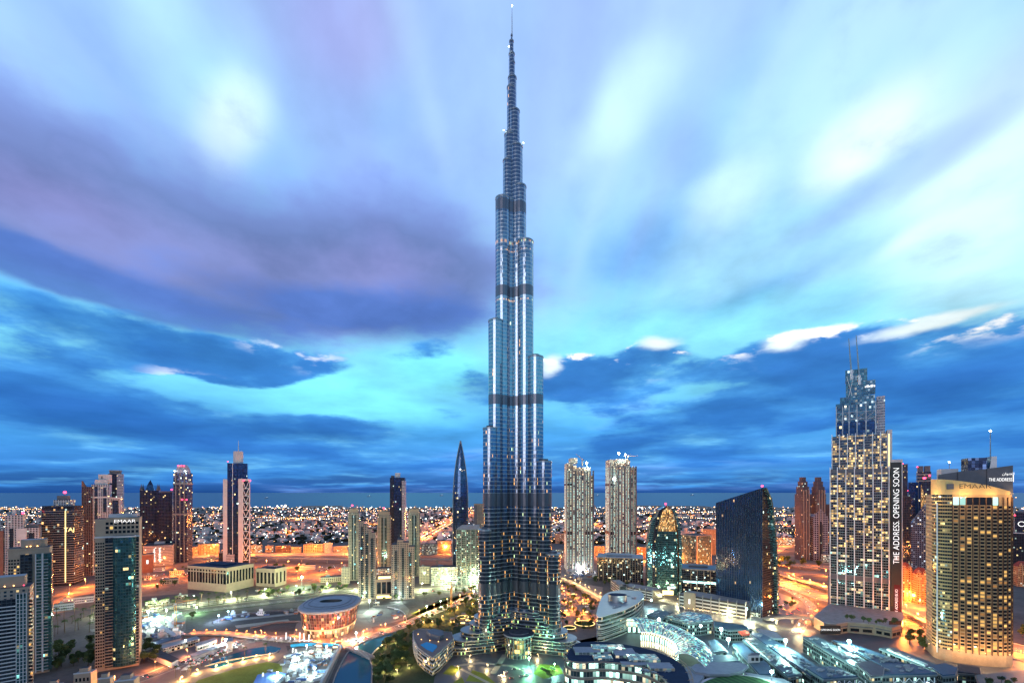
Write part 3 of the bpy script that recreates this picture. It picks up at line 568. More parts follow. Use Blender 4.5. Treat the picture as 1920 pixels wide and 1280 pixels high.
low = [(270, 292, 1078, 1088, 'low sandy shed on the orange lot nearest the named glass tower', 'f_low'), (300, 336, 1086, 1096, 'long low shed with dark openings on the orange lot left of the long hall', 'f_low'), (286, 310, 1064, 1072, 'small flat shed on the orange lot behind the red brown block', 'f_pale_bands'), (318, 346, 1070, 1078, 'flat pale shed on the orange lot left of the long hall roof', 'f_low'), (556, 592, 1060, 1068, 'low pale shed on the sandy lot right of the smaller hall', 'f_pale_bands'), (600, 640, 1082, 1092, 'low long shed on the sandy lot left of the grey annex', 'f_low'), (272, 318, 1126, 1136, 'low warehouse with lit bays behind the boulevard palms', 'f_low_lit'), (330, 352, 1116, 1124, 'small service block at the left corner of the long hall', 'f_brown'), (700, 712, 1128, 1136, 'tiny gatehouse between the stepped blocks and the clearing', 'f_low_lit'), (388, 404, 1043, 1062, 'white framed low block left of the braced tower foot', 'f_low'), (410, 425, 1036, 1061, 'dark roofed low block with frame portal at the braced tower foot', 'f_tower_dark'), (424, 440, 1040, 1062, 'pale portal block directly before the braced tower', 'f_pale_bands'),
       (330, 372, 1026, 1043, 'long orange lit block beyond the striped tower', 'f_low'), (372, 412, 1020, 1040, 'orange lit block behind the motorway left of the needle tower', 'f_low'),
       (470, 492, 1022, 1036, 'small lit showroom right of the needle tower across the motorway', 'f_low_lit'), (497, 514, 1023, 1035, 'pale container like shed across the motorway', 'f_low'), (516, 545, 1023, 1036, 'red sided shed across the motorway', 'f_brown'),
       (546, 566, 1025, 1036, 'plain sand coloured shed across the motorway', 'f_low'), (569, 607, 1020, 1036, 'colonnaded hall with dark columns across the motorway', 'f_mall'), (608, 624, 1018, 1036, 'curved roof white hall across the motorway', 'f_pale_bands'), (625, 652, 1024, 1036, 'low white shops left of the slim beige tower across the motorway', 'f_low'),
       (790, 820, 1020, 1040, 'orange lit banded block right of the beige towers across the motorway', 'f_low_lit'), (820, 846, 1014, 1038, 'pink lit block left of the curved spire tower', 'f_low'),
       (640, 656, 1064, 1094, 'low grey annex left of the slim beige tower', 'f_res'), (786, 806, 1062, 1094, 'low grey annex right of the beige towers', 'f_res'), (808, 858, 1064, 1098, 'white lit glass block with bright roof edge before the dark spire tower', 'f_low_lit'),
       (100, 140, 1132, 1146, 'grey warehouse between the banded hotel and the palms', 'f_pale_bands'), (118, 178, 1120, 1134, 'long low warehouse left of the named glass tower', 'f_pale_bands')]
for (u0, u1, vt, vb, lab, fm) in low:
    b = B('low_block', lab, 'building', u0, u1, vt, vb, ratio=.5); b.body(M[fm]); b.box('parapet', b.x0-.3, b.x1+.3, b.y0-.3, b.y1+.3, b.h, b.h+1.2, M['white_wall'] if 'white' in lab else M['concrete'], M['roof'])
    if rnd.random() < .6: b.box('roof_plant', b.x0*.5, b.x0*.1, 0, b.y1*.5, b.h+1.2, b.h+4, M['roof_pale'])
# the cluster of six towers left of the great tower
def res(u0, u1, vt, vb, lab, side=1):
    b = B('residential_tower', lab, 'tower', u0, u1, vt+10, vb, rrect(1, .9, .12)); b.body(M['f_res'])
    b.box('glass_strip', b.x0*.35, b.x1*.4, b.y0-.9, b.y0+1, 2, b.h-6, M['f_res_glass']); b.box('mullion', -.35+b.x1*.02, .35+b.x1*.02, b.y0-1.5, b.y0-.92, 2, b.h-4, M['white_steel'])
    b.slabs([(b.x1*.45, b.y0-1.4), (b.x1+.9, b.y0-1.4), (b.x1+.9, b.y1), (b.x1*.45, b.y1)], [6+7.0*i for i in range(int((b.h-10)/7))], .7, M['beige'], 'balcony_slab')
    b.box('crown', b.x0*.8, b.x1*.8, b.y0*.8, b.y1*.8, b.h, b.z(vt+3), M['beige'], M['roof']); b.box('crown', b.x0*.4, b.x1*.5, b.y0*.5, b.y1*.5, b.z(vt+3), b.z(vt), M['beige']); return b
b = res(653, 674, 951, 1088, 'slim beige tower with red beacon, outermost of the beige cluster'); beacon(b, b.x0*.3, b.y0*.4, b.z(951), 2)
b = res(707, 733, 956, 1072, 'dark glass and beige tower with red beacon between the two stepped blocks'); beacon(b, 0, 0, b.z(956), 2)
res(765, 788, 951, 1080, 'slim beige tower with pale ledges behind the right stepped block')
b = B('office_tower', 'dark blue glass tower with white box on its roof above the beige cluster', 'tower', 731, 761, 895, 1056, ratio=.9, rot=8)
b.body(M['f_tower_dark']); b.box('glass_front', b.x0*.45, b.x1*.45, b.y0-1.5, b.y0+1, 0, b.h-1, M['f_blue_glass']); b.box('side_slab', b.x1*.62, b.x1+.8, b.y0-1, b.y1+.5, 0, b.h-8, M['f_pale_bands']); b.box('crown', b.x0*.35, b.x1*.3, b.y0*.5, b.y1*.3, b.h, b.z(886), M['white_wall']); b.box('roof_plant', b.x0*.9, b.x0*.5, b.y0*.5, b.y1*.3, b.h, b.h+6, M['dark_steel'])
def stepped(u0, u1, tops, vb, lab, lit):
    b = B('residential_tower', lab, 'tower', u0, u1, tops[-1], vb, rect(1, .8), rot=12); n = len(tops)
    for i, v in enumerate(tops):
        x0, x1 = b.x0 + b.w*i/n, b.x0 + b.w*(i+1)/n; b.box('tower_block', x0+.01, x1-.01, b.y0 + .25*i, b.y1 - 1.5*i, 0, b.z(v), M['f_res'], M['roof']); b.box('parapet', x0-.2, x1+.2, b.y0+.25*i-.4, b.y1-1.5*i+.2, b.z(v), b.z(v)+1.2, M['beige'], M['roof'])
    for k in (.2, .5, .8): b.box('glass_strip', b.x0+b.w*k-2.2, b.x0+b.w*k+2.2, b.y0-.6, b.y0+1.5, 3, b.z(tops[min(n-1, int(k*n))])-9, M['f_res_glass'])
    for k in (.35, .65): b.box('pilaster', b.x0+b.w*k-.6, b.x0+b.w*k+.6, b.y0-1, b.y0+1.5, 0, b.z(tops[int(k*n)])-3, M['beige'])
    return b
stepped(672, 706, (978, 984, 992, 1000), 1124, 'left stepped beige block, its roof falling towards the great tower', .1)
stepped(734, 777, (1022, 1013, 1018, 1026), 1124, 'right stepped beige block with curved shoulders beside the low glass podium', .1)
b = B('podium_block', 'low podium with three grey glass panels and lit terrace between the stepped blocks', 'building', 704, 736, 1085, 1122, ratio=.6); b.body(M['beige'])
for i in range(3): b.box('window', b.x0+b.w*(.08+.3*i), b.x0+b.w*(.32+.3*i), b.y0-.4, b.y0+.4, b.h*.25, b.h*.85, M['glass_dark'])
b.box('lit_terrace', b.x0*.7, b.x1*.8, b.y0+3, b.y0+8, b.h, b.h+4, M['sign_warm']); b.box('roof', b.x0*.9, b.x1*.9, b.y0+1, b.y1, b.h+9, b.h+20, M['f_low'], M['roof'])
b.box('shopfront', b.x0*.85, b.x1*.85, b.y0-.35, b.y0+.3, .5, b.h*.15, M['sign_warm'])
# dark bullet shaped spire tower
def ogive(w, h, k=.62, p=2.0, n=14):
    """half widths of a bullet profile: full up to k*h, then curving to a point"""
    return [(w/2, 0), (w/2*1.03, h*k*.5), (w/2, h*k)] + [(w/2*(1-(i/n)**p), h*(k+(1-k)*i/n)) for i in range(1, n+1)]
b = B('spire_tower', 'dark blue bullet shaped tower tapering to a needle point', 'tower', 849, 878, 824, 1078, ell(.5, .5, 16))
prof = ogive(b.w, b.h, .55, 1.9)
m = MB()
for (r0, z0), (r1, z1) in zip(prof, prof[1:]): m.loft([(x*r0*2, y*r0*2, z0) for x, y in ell(.5, .5, 16)], [(x*max(r1, .15)*2, y*max(r1, .15)*2, z1) for x, y in ell(.5, .5, 16)])
b.part(m, 'glass_front', M['f_blue_glass'], False)
for s_ in (-1, 1):
    for t_ in (.35, -.35):
        m = MB()
        for (r0, z0), (r1, z1) in zip(prof[:-1], prof[1:]): m.tube((s_*(r0+.5)*cos(t_), -(r0+.5)*abs(sin(t_))*(1 if t_ > 0 else -1), z0), (s_*(r1+.3)*cos(t_), -(r1+.3)*abs(sin(t_))*(1 if t_ > 0 else -1), z1), 1.3, 5)
        b.part(m, 'rib', M['steel'])
b.box('roof_plant', -1.2, 1.2, b.y0*.5, -b.y0*.5, b.z(868), b.z(858), M['white_wall']); beacon(b, 0, -b.w*.42, b.z(880), .8, 'white_lamp', 'wall_lamp', .5)
b = B('office_block', 'mid height green lit office block beside the great tower', 'office', 856, 900, 992, 1096, ratio=.8); b.body(M['f_dots'])
m = MB(); m.prism([(b.x0*1.0, b.y0), (b.x1, b.y0), (b.x1, b.y1), (b.x0, b.y1)], b.h, b.h+8, o2=[(b.x0*.55, b.y0*.6), (b.x1*.95, b.y0*.6), (b.x1*.95, b.y1*.6), (b.x0*.55, b.y1*.6)]); b.part(m, 'roof', M['concrete'])
for i in range(6): b.box('pilaster', b.x0+b.w*i/5-.5, b.x0+b.w*i/5+.5, b.y0-.8, b.y0+.5, 0, b.h, M['concrete'])
b = B('office_tower', 'beige slab tower half hidden behind the great tower', 'tower', 889, 912, 946, 1056, ratio=.7); b.body(M['f_res']); b.box('parapet', b.x0-.4, b.x1+.4, b.y0-.4, b.y1+.4, b.h, b.h+3, M['beige'], M['roof']); b.box('side_slab', b.x0-.6, b.x0*.55, b.y0-.6, b.y1+.5, 0, b.h, M['slate'])
# ================================================================ the great tower
def burj_mat():
    g = G('f_great'); uv = g.new('ShaderNodeUVMap'); sp = g.new('ShaderNodeSeparateXYZ', {0: uv.outputs[0]})
    u, v = sp.outputs[0], sp.outputs[1]
    fy = g.m('FRACT', g.m('DIVIDE', v, 5.0)); cy = g.m('FLOOR', g.m('DIVIDE', v, 5.0)); fx = g.m('FRACT', g.m('DIVIDE', u, 1.7)); cx = g.m('FLOOR', g.m('DIVIDE', u, 1.7))
    bandm = g.m('LESS_THAN', fy, .24); fin = g.m('LESS_THAN', fx, .16)
    mech = None
    for (z0, z1) in MECH:
        k = g.m('MULTIPLY', g.m('GREATER_THAN', v, z0), g.m('LESS_THAN', v, z1)); mech = k if mech is None else g.m('MAXIMUM', mech, k)
    orn = g.m('FLOOR', g.m('MULTIPLY', g.new('ShaderNodeObjectInfo').outputs['Random'], 90.0)); cell = g.new('ShaderNodeCombineXYZ', {0: cx, 1: cy, 2: orn}); wn = g.new('ShaderNodeTexWhiteNoise', {'Vector': cell.outputs[0]}, noise_dimensions='3D'); rs = g.new('ShaderNodeSeparateColor', {0: wn.outputs['Color']})
    big = g.new('ShaderNodeCombineXYZ', {0: cx, 1: g.m('FLOOR', g.m('DIVIDE', v, 20.0)), 2: g.m('ADD', orn, .5)}); wn2 = g.new('ShaderNodeTexWhiteNoise', {'Vector': big.outputs[0]}, noise_dimensions='3D')
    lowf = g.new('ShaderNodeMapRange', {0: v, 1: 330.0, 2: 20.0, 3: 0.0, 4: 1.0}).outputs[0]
    th = g.m('ADD', .006, g.m('MULTIPLY', .21, g.m('POWER', lowf, 1.3)))
    on = g.m('MULTIPLY', g.m('LESS_THAN', wn2.outputs[0], g.m('MULTIPLY', th, 1.15)), g.m('MULTIPLY', g.m('LESS_THAN', rs.outputs[0], .36), g.m('LESS_THAN', g.m('ABSOLUTE', g.m('SUBTRACT', fx, .55)), .26)))
    # lit viewing decks
    deck = None
    for zc, hh in DECKS:
        k = g.m('LESS_THAN', g.m('ABSOLUTE', g.m('SUBTRACT', v, zc)), hh); deck = k if deck is None else g.m('MAXIMUM', deck, k)
    deck = g.m('MULTIPLY', deck, g.m('MULTIPLY', g.m('GREATER_THAN', wn.outputs[0], .45), .45))
    notb = g.m('MULTIPLY', g.m('SUBTRACT', 1.0, bandm), g.m('SUBTRACT', 1.0, fin))
    est = g.m('MULTIPLY', g.m('MULTIPLY', g.m('MAXIMUM', g.m('MULTIPLY', on, g.m('SUBTRACT', 1.0, mech)), deck), notb), g.m('ADD', .6, g.m('MULTIPLY', 1.6, rs.outputs[1])))
    ecol = g.mix(g.m('LESS_THAN', rs.outputs[2], .84), (.75, 1, .5), (1, .50, .14))
    glass = g.mix(g.m('MULTIPLY', rs.outputs[1], .5), (.17, .24, .33), (.34, .42, .52))
    spand = (.50, .52, .55)
    c = g.mix(bandm, glass, spand); c = g.mix(g.m('MULTIPLY', fin, .55), c, (.50, .53, .57)); c = g.mix(mech, c, g.mix(fin, (.15, .155, .19), (.28, .28, .32)))
    c = g.new('ShaderNodeVectorMath', {0: c, 3: g.m('SUBTRACT', 1.0, g.m('MULTIPLY', .5, g.m('MINIMUM', 1.0, g.m('MULTIPLY', lowf, 1.6))))}, operation='SCALE').outputs[0]  # base colour darkened towards the foot, standing in for the reflected dark ground
    ge = g.new('ShaderNodeNewGeometry'); off = g.new('ShaderNodeVectorMath', {0: wn.outputs['Color'], 1: (.5, .5, .5)}, operation='SUBTRACT').outputs[0]
    nn = g.new('ShaderNodeVectorMath', {0: off, 1: (.05, .05, .05), 2: ge.outputs['Normal']}, operation='MULTIPLY_ADD').outputs[0]
    nn = g.new('ShaderNodeVectorMath', {0: nn}, operation='NORMALIZE').outputs[0]
    rough = g.mixf(g.m('MAXIMUM', bandm, fin), .10, .30)
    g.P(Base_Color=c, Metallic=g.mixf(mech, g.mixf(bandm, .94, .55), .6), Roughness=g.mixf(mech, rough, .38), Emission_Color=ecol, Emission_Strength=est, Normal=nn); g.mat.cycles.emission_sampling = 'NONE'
YB = 610.0
def bz(v): return Zt(v, YB)
MECH = [(bz(764), bz(746)), (bz(565), bz(546)), (bz(408), bz(388)), (bz(948), bz(924)), (bz(1104), bz(1084))]
DECKS = [(bz(467), 2.4), (bz(482), 1.0), (bz(572), 1.0)]
burj_mat()
XB = Xu(960, YB)
T0 = thing('skyscraper', 'immense silver glass skyscraper of stepped rounded tubes tapering to a needle', 'skyscraper', (XB, YB, 0))
def tube_part(x, y, r, z0, z1, name='tower_tube', n=20, cap='roof_pale'):
    m = MB(); o = [(x + r*cos(t), y + r*sin(t)) for t in [2*pi*i/n for i in range(n)]]
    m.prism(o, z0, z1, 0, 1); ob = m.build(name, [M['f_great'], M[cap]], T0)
    for p in ob.data.polygons: p.use_smooth = len(p.vertices) == 4
    m = MB(); m.prism([(x + (r+.35)*cos(t), y + (r+.35)*sin(t)) for t in [2*pi*i/n for i in range(n)]], z1-1.6, z1+.5, bottom=True); m.build('rim', M['steel'], ob)
    if r > 6:
        m = MB(); m.prism([(x + (r*.55)*cos(t), y + (r*.55)*sin(t)) for t in [2*pi*i/12 for i in range(12)]], z1, z1+3.0); m.build('roof_plant', M['slate'], ob)
    return ob
px = YB / F
# left wing: (outer column, top row, forward shift, radius px)
LW = [(899, 989, -30, 13), (907.5, 807, -25, 13.5), (917, 611, -19, 13.5), (929.5, 383, -12, 13.5), (943, 307, -5, 9), (945.5, 257, -3, 10), (950.5, 166, -1, 8), (954, 102, 0, 5.5)]
RW = [(1047, 1031, -34, 14), (1031.5, 867, -27, 14), (1017, 677, -20, 14), (999.5, 463, -13, 15), (986.5, 356, -6, 12), (980, 280, -4, 12), (974.5, 212, -2, 10), (968.5, 147, 0, 8), (965.5, 118, 0, 5), (963, 78, 0, 4)]
for sgn, wing in ((-1, LW), (1, RW)):
    for (u, v, fy_, rp_) in wing:
        r = rp_*px; cx_ = (u-CX)*px - sgn*r
        tube_part(cx_, fy_*.9, r, 0, bz(v))
        if abs(u-CX) > 28:                                   # the bay behind each nose, a little narrower
            tube_part(cx_ - sgn*r*.95, fy_*.62 + 2, r*.82, 0, bz(v)-.6)
# inner bays in the valley facing the camera and the rear wing
for (u, v, fy_, rp_) in [(946, 385, -9, 9), (957, 420, -4, 7), (964, 335, -5, 6.5), (972, 470, -8, 8), (937, 620, -15, 9), (985, 690, -15, 9)]:
    tube_part((u-CX)*px, fy_*.9, rp_*px, 0, bz(v))
for (d, v) in [(12, 240), (24, 420), (36, 590), (48, 760), (60, 950)]: tube_part(0, d, 9.5, 0, bz(v))
tube_part(.2, 2, 9.6, 0, bz(250)); tube_part(.1, 1, 5.0, 0, bz(150)); tube_part(-.4, 0, 1.6*px, 0, bz(66), 'pinnacle')
m = MB(); m.tube((0, 0, bz(68)), (0, 0, bz(30)), .9, 8, .55); m.tube((0, 0, bz(30)), (0, 0, bz(12)), .55, 8, .2); m.build('needle', M['white_steel'], T0)
beacon(T0, 0, 0, bz(13), .7, 'white_lamp', 'beacon', .4)
for (x_, v_) in ((930, 382), (945, 256), (981, 279), (954, 101)): beacon(T0, (x_-CX)*px, -8, bz(v_)+.5, .55, 'white_lamp', 'beacon', .8)
# podium: wings step down and spread, in curved terraces of bright ledges
facade('f_podium', (.07, .075, .09), (.05, .065, .08), 1.5, 4.6, .14, .22, .20, c1=(1, .62, .20), c2=(.6, 1, .35), es=2.2, seed=41, clump=1.2, mixw=.35, wob=.10)
def wing_outline(L, w, ang, bulge=1.0):
    """a tongue from the core out to L, rounded at its end"""
    pts = [(0, -w*1.0), (L*.35, -w*1.1), (L*.7, -w*.98)] + [(L - w + w*cos(t), w*.96*sin(t)) for t in [-pi/2.4 + pi/1.2*i/12 for i in range(13)]] + [(L*.7, w*.98), (L*.35, w*1.1), (0, w)]
    c, s = cos(ang), sin(ang); return [(x*c - y*s, x*s + y*c) for x, y in pts]
for ang, Ls in ((R(203), ((92, 22, 9), (82, 20, 16), (70, 19.5, 24), (58, 19, 32), (52, 18.5, 40), (44, 17, 46))), (R(-24), ((94, 22, 9), (88, 20, 16), (76, 19.5, 24), (68, 19, 33), (60, 18, 42), (52, 17, 48)))):
    z0 = 0
    for (Lw, w_, z1) in Ls:
        o = wing_outline(Lw, w_, ang); m = MB(); m.prism(o, z0, z1, 0, 1); pt = m.build('podium_terrace', [M['f_podium'], M['roof']], T0)
        z = z0 + 4.6 if z0 else 4.6
        for zz2 in (z1 - 4.2, z1 - .4):
            if zz2 > z0 + .5:
                m = MB(); m.prism(wing_outline(Lw+.9, w_+.9, ang), zz2, zz2+.9, bottom=True); m.build('ledge', M['steel'], pt)
        z0 = z1
# ledge rings round the lower tubes
# entrance drum
ey = -46.0; ez = CH - 268*(YB-54)/F
for i, (r_, z0_, z1_, mat_) in enumerate(((16.5, 0, 26, 'f_podium'), (19, 26, 28, 'roof_pale'), (12, 28, 30, 'slate'))):
    m = MB(); m.prism([(x+8.5, y+ey) for x, y in ell(r_, r_, 36)], z0_, z1_, 0, 1); m.build(('entrance_drum', 'drum_roof', 'roof_plant')[i], [M[mat_], M['roof']], T0)
m = MB(); m.prism([(x+8.5, y+ey-4) for x, y in ell(12.6, 12.9, 28)], 8, 23, 0, 1); m.build('lit_lobby', [M['f_lobby'] if 'f_lobby' in M else facade('f_lobby', (.2, .14, .08), (.3, .2, .1), 3.2, 6, .14, .18, .85, c1=(1, .66, .22), c2=(1, .5, .15), es=2.2, seed=44), M['roof']], T0)
for i in range(8):
    t = -pi/2 + (i-3.5)*.28; m = MB(); m.tube((8.5+17.1*cos(t), ey+17.1*sin(t), 0), (8.5+17.1*cos(t), ey+17.1*sin(t), 26), .35); m.build('mullion', M['steel'], T0)
# ================================================================ right of the great tower
plain('hotel_wall', (.50, .31, .16), .8, 0, .2, .08)
plain('pier_stone', (.13, .07, .045), .8)
facade('f_site', (.24, .25, .24), (.05, .06, .06), 4.2, 4.2, .52, .36, .84, c1=(.66, 1, .88), c2=(1, .95, .65), es=2.6, even=.75, seed=51, metal=.1, rough=.5, wob=.0, clump=.25, mixw=.45)
facade('f_site_top', (.42, .40, .34), (.10, .09, .08), 4.2, 4.2, .30, .30, .5, c1=(1, .85, .55), c2=(1, .6, .3), es=2.2, seed=52, metal=.1, rough=.6)
facade('f_arch_glass', (.035, .06, .065), (.05, .13, .14), 3.0, 4.4, .08, .16, .09, c1=(1, .85, .45), c2=(.5, 1, .85), es=3, seed=53, mixw=.5, clump=.9, wob=.08, run=2)
facade('f_arch_top', (.15, .08, .03), (.4, .2, .08), 2.2, 2.6, .25, .25, .75, c1=(1, .5, .15), c2=(1, .72, .35), es=2.4, seed=54, metal=.2)
facade('f_sail', (.03, .04, .07), (.045, .11, .26), 2.4, 4.3, .06, .08, .004, c1=(1, .6, .25), c2=(.6, .9, 1), es=2.5, seed=55, wob=.02)
facade('f_sail_side', (.07, .14, .15), (.10, .22, .24), 3, 4.3, .06, .22, .05, c1=(1, .7, .3), es=2.5, seed=56)
facade('f_box_glass', (.16, .18, .16), (.16, .22, .20), 3.2, 4.0, .07, .10, .16, c1=(1, .62, .28), c2=(.6, 1, .8), es=1.6, seed=57, wob=.08, clump=.9)
facade('f_black_office', (.05, .05, .06), (.05, .06, .08), 3.4, 4.4, .14, .3, .14, c1=(1, .8, .45), c2=(.7, 1, .95), es=2.6, seed=58, clump=.9)
facade('f_twin', (.13, .095, .09), (.07, .04, .05), 3.0, 4.0, .45, .35, .05, c1=(1, .6, .3), es=2.6, seed=59, metal=.4)
facade('f_lattice', (.40, .35, .36), (.10, .08, .10), 6.4, 6.4, .26, .26, .04, c1=(1, .6, .3), es=2.2, seed=60, metal=.5)
facade('f_addr', (.20, .20, .21), (.05, .075, .10), 2.4, 4.1, .10, .30, .44, c1=(1, .62, .20), c2=(1, .78, .36), es=1.9, seed=61, clump=.7, band=.3, wob=.05, run=4)
facade('f_addr_low', (.18, .20, .21), (.05, .09, .10), 2.9, 4.1, .08, .26, .10, c1=(1, .78, .42), c2=(.5, 1, .85), es=1.8, seed=62, clump=.9, band=.2, wob=.06, run=4)
facade('f_addr_top', (.12, .15, .18), (.09, .15, .20), 2.9, 4.1, .08, .14, .04, c1=(.75, .95, 1), c2=(1, .9, .7), es=2, seed=63, wob=.05)
facade('f_hotel', (.50, .31, .17), (.03, .034, .045), 4.6, 4.15, .50, .46, .12, c1=(1, .50, .11), c2=(1, .66, .22), es=1.5, seed=64, metal=.4, clump=.7, band=.12)
facade('f_hotel_glass', (.50, .34, .15), (.04, .055, .07), 2.2, 4.15, .06, .26, .08, c1=(1, .78, .3), es=1.8, seed=65, metal=.5, clump=.8, band=.35)
facade('f_flats', (.52, .26, .12), (.10, .05, .03), 4, 4, .5, .45, .15, c1=(1, .6, .25), es=2, seed=66, metal=.2)
facade('f_perf', (.10, .10, .14), (.05, .06, .09), 4.2, 5.4, .34, .34, .2, c1=(.75, .85, 1), c2=(1, .7, .4), es=1.6, seed=67)

# the two towers under construction
def site_tower(u0, u1, vt, vb, lab, tops):
    b = B('unfinished_tower', lab, 'tower', u0, u1, vt+22, vb, rect(1, .8), rot=0); n = len(tops)
    for i, (f0, f1, v, dy) in enumerate(tops):
        b.box('tower_block', b.x0+b.w*f0+.02, b.x0+b.w*f1-.02, b.y0+dy, b.y1, 0, b.z(v+14), M['f_site'], M['concrete'])
        b.box('bare_floor', b.x0+b.w*f0+.5, b.x0+b.w*f1-.5, b.y0+dy+.5, b.y1-.5, b.z(v+14), b.z(v), M['f_site_top'], M['concrete'])
    for f in [i/9 for i in range(10)]: b.box('column', b.x0+b.w*f-1.5, b.x0+b.w*f+1.5, b.y0-5.5, b.y0+1, 0, b.z(vt+24), M['slate' if int(f*9+.5) % 2 else 'concrete'])
    b.box('plant_floor', b.x0-.5, b.x1+.5, b.y0-1.8, b.y1, b.z(1002), b.z(996), M['black']); b.box('plant_floor', b.x0-.5, b.x0+b.w*.2, b.y0-1.8, b.y1, b.z(910), b.z(906), M['black'])
    return b
def crane(b, x, y, z, h, jib, ang, name='tower_crane', lab='', up=12):
    t = thing(name, lab, 'crane', (b.r.location.x + x, b.r.location.y + y, z) if b else (x, y, z), ang)
    m = MB(); w = 1.1
    for sx in (-w, w):
        for sy in (-w, w): m.tube((sx, sy, 0), (sx, sy, h), .28, 4)
    for i in range(int(h/3)): m.tube((-w, -w, 3*i), (w, -w, 3*i+3), .16, 4); m.tube((w, -w, 3*i), (w, w, 3*i+3), .16, 4)
    m.build('mast', M['crane_paint'], t); m = MB(); m.box(-1.3, 1.3, -2.2, -.4, h, h+2.4); m.build('cab', M['white_steel'], t)
    m = MB(); m.tube((0, 0, h+2.5), (jib, 0, h+2.5+up), .5, 4); m.tube((0, 0, h+6), (jib*.7, 0, h+3.2+up*.7), .22, 4); m.tube((0, 0, h), (0, 0, h+6.5), .5, 4); m.build('jib', M['crane_paint'], t)
    m = MB(); m.tube((0, 0, h+2.5), (-jib*.3, 0, h+2.5), .6, 4); m.box(-jib*.34, -jib*.24, -1.2, 1.2, h+.4, h+2.2); m.build('counterweight', M['concrete'], t); return t
plain('crane_paint', (.62, .32, .08), .5, 0, .1)
def flood(b, x, y, z, h, p, colr, lab, mat='white_lamp', r=1.6, name='floodlight', cat='floodlight', group=None):
    t = thing(name, lab, cat, (b.r.location.x + x, b.r.location.y + y, z) if isinstance(b, B) else (x, y, z), 0, group)
    m = MB(); m.tube((0, 0, 0), (0, 0, h), max(.12, r*.14), 6); m.build('pole', M['steel'], t)
    m = MB(); m.ball((0, 0, h+r*.5), r*.85, 10, 6); o = m.build('lamp_head', M[mat], t)
    if p:
        l = bpy.data.lights.new('lamp_light', 'POINT'); l.energy = p; l.color = colr; l.shadow_soft_size = 2.0
        lo = bpy.data.objects.new('lamp_light', l); col.objects.link(lo); lo.parent = t; lo.location = (0, -r*.6, h - .6)
    return t
WH, GRNL, ORL, WARM = (.75, 1, .95), (.55, 1, .62), (1, .25, .035), (1, .66, .30)
b1 = site_tower(1058, 1112, 858, 1070, 'unfinished tower shell lit white on every floor, nearer the great tower', [(0, .24, 868, 0), (.24, .38, 872, -2), (.38, .66, 876, -4), (.66, .92, 876, -1), (.92, 1.0, 891, 2)])
b1.box('roof_plant', b1.x0+b1.w*.16, b1.x0+b1.w*.42, b1.y0+6, b1.y1-6, b1.z(868), b1.z(858), M['f_site_top'])
b2 = site_tower(1135, 1192, 850, 1060, 'unfinished tower shell lit white on every floor, with a cluster of roof floodlights', [(0, .16, 861, 0), (.16, .30, 866, -2), (.30, .62, 868, -4), (.62, .78, 862, -2), (.78, 1.0, 876, 1)])
b2.box('roof_plant', b2.x0+b2.w*.28, b2.x0+b2.w*.70, b2.y0+4, b2.y1-6, b2.z(868), b2.z(860), M['f_site_top'])
crane(b1, b1.x1*.3, 0, b1.z(872), 14, 22, 2.2, lab='tower crane on the roof of the unfinished tower nearer the great tower', up=16); crane(b2, b2.x1*.55, -4, b2.z(862), 10, 30, .1, lab='tower crane with level jib on the second unfinished tower', up=1)
flood(b1, b1.x1*.5, b1.y0-2, b1.z(876), 10, 2.0e5, WH, 'floodlight beside the crane on the first unfinished tower', r=3.2)
flood(b2, b2.x0*.30, b2.y0-1, b2.z(860), 14, 2.0e5, WH, 'taller floodlight on the roof of the second unfinished tower', r=3.4); flood(b2, b2.x1*.2, b2.y0, b2.z(860), 11, 1e5, WH, 'lower floodlight on the roof of the second unfinished tower', r=2.4)
flood(b2, b2.x0*.7, b2.y0-4, b2.z(900), 4, 6e4, WH, 'work light hung on the side of the second unfinished tower', r=3.0)
# office blocks between
b = B('office_block', 'dark office block with white columned portico below the unfinished towers', 'office', 1120, 1206, 1046, 1092, ratio=.6, rot=-14); b.body(M['f_black_office'], mt=M['roof_pale'])
for i in range(9): b.box('column', b.x0+b.w*(.5+.055*i)-.5, b.x0+b.w*(.5+.055*i)+.5, b.y0-3.4, b.y0-2.4, 0, b.h-2, M['sandstone'])
for i in range(5): b.box('pilaster', b.x0+b.w*(.03+.1*i)-.8, b.x0+b.w*(.03+.1*i)+.8, b.y0-.9, b.y0+.5, 0, b.h, M['sandstone'])
b.box('roof', b.x0-1, b.x1+1, b.y0-4, b.y1+1, b.h+.01, b.h+2, M['concrete'], M['roof_pale']); b.box('roof_plant', b.x0*.6, b.x1*.5, -b.d*.3, b.d*.2, b.h+2, b.h+6, M['roof_pale'])
b = B('office_block', 'glass office block with flat overhanging roof on tall columns beside the dark sail tower', 'office', 1274, 1346, 1068, 1116, ratio=.8, rot=-20); b.body(M['f_black_office'], mt=M['roof_blue'])
b.box('roof', b.x0-2, b.x1+3, b.y0-5, b.y1+2, b.h+.01, b.h+2.5, M['concrete'], M['roof_blue']); b.box('roof_plant', b.x0*.5, b.x1*.5, b.y0*.4, b.y1*.5, b.h+2.5, b.h+6, M['slate'])
for i in range(5): b.box('column', b.x0+b.w*(.3+.17*i)-.7, b.x0+b.w*(.3+.17*i)+.7, b.y0-4.4, b.y0-3, 0, b.h, M['sandstone'])
b.box('light_strip', b.x0+b.w*.1, b.x1, b.y0-.6, b.y0-.05, b.h*.45, b.h*.53, M['sign_cyan'] if 'sign_cyan' in M else emit('sign_cyan', (.5, 1, .95), 2.5, 'NONE'))
b = B('office_block', 'boxy glass office between the arch tower and the dark sail tower', 'office', 1277, 1334, 1004, 1066, ratio=.9, rot=28); b.body(M['f_box_glass'], mt=M['roof'])
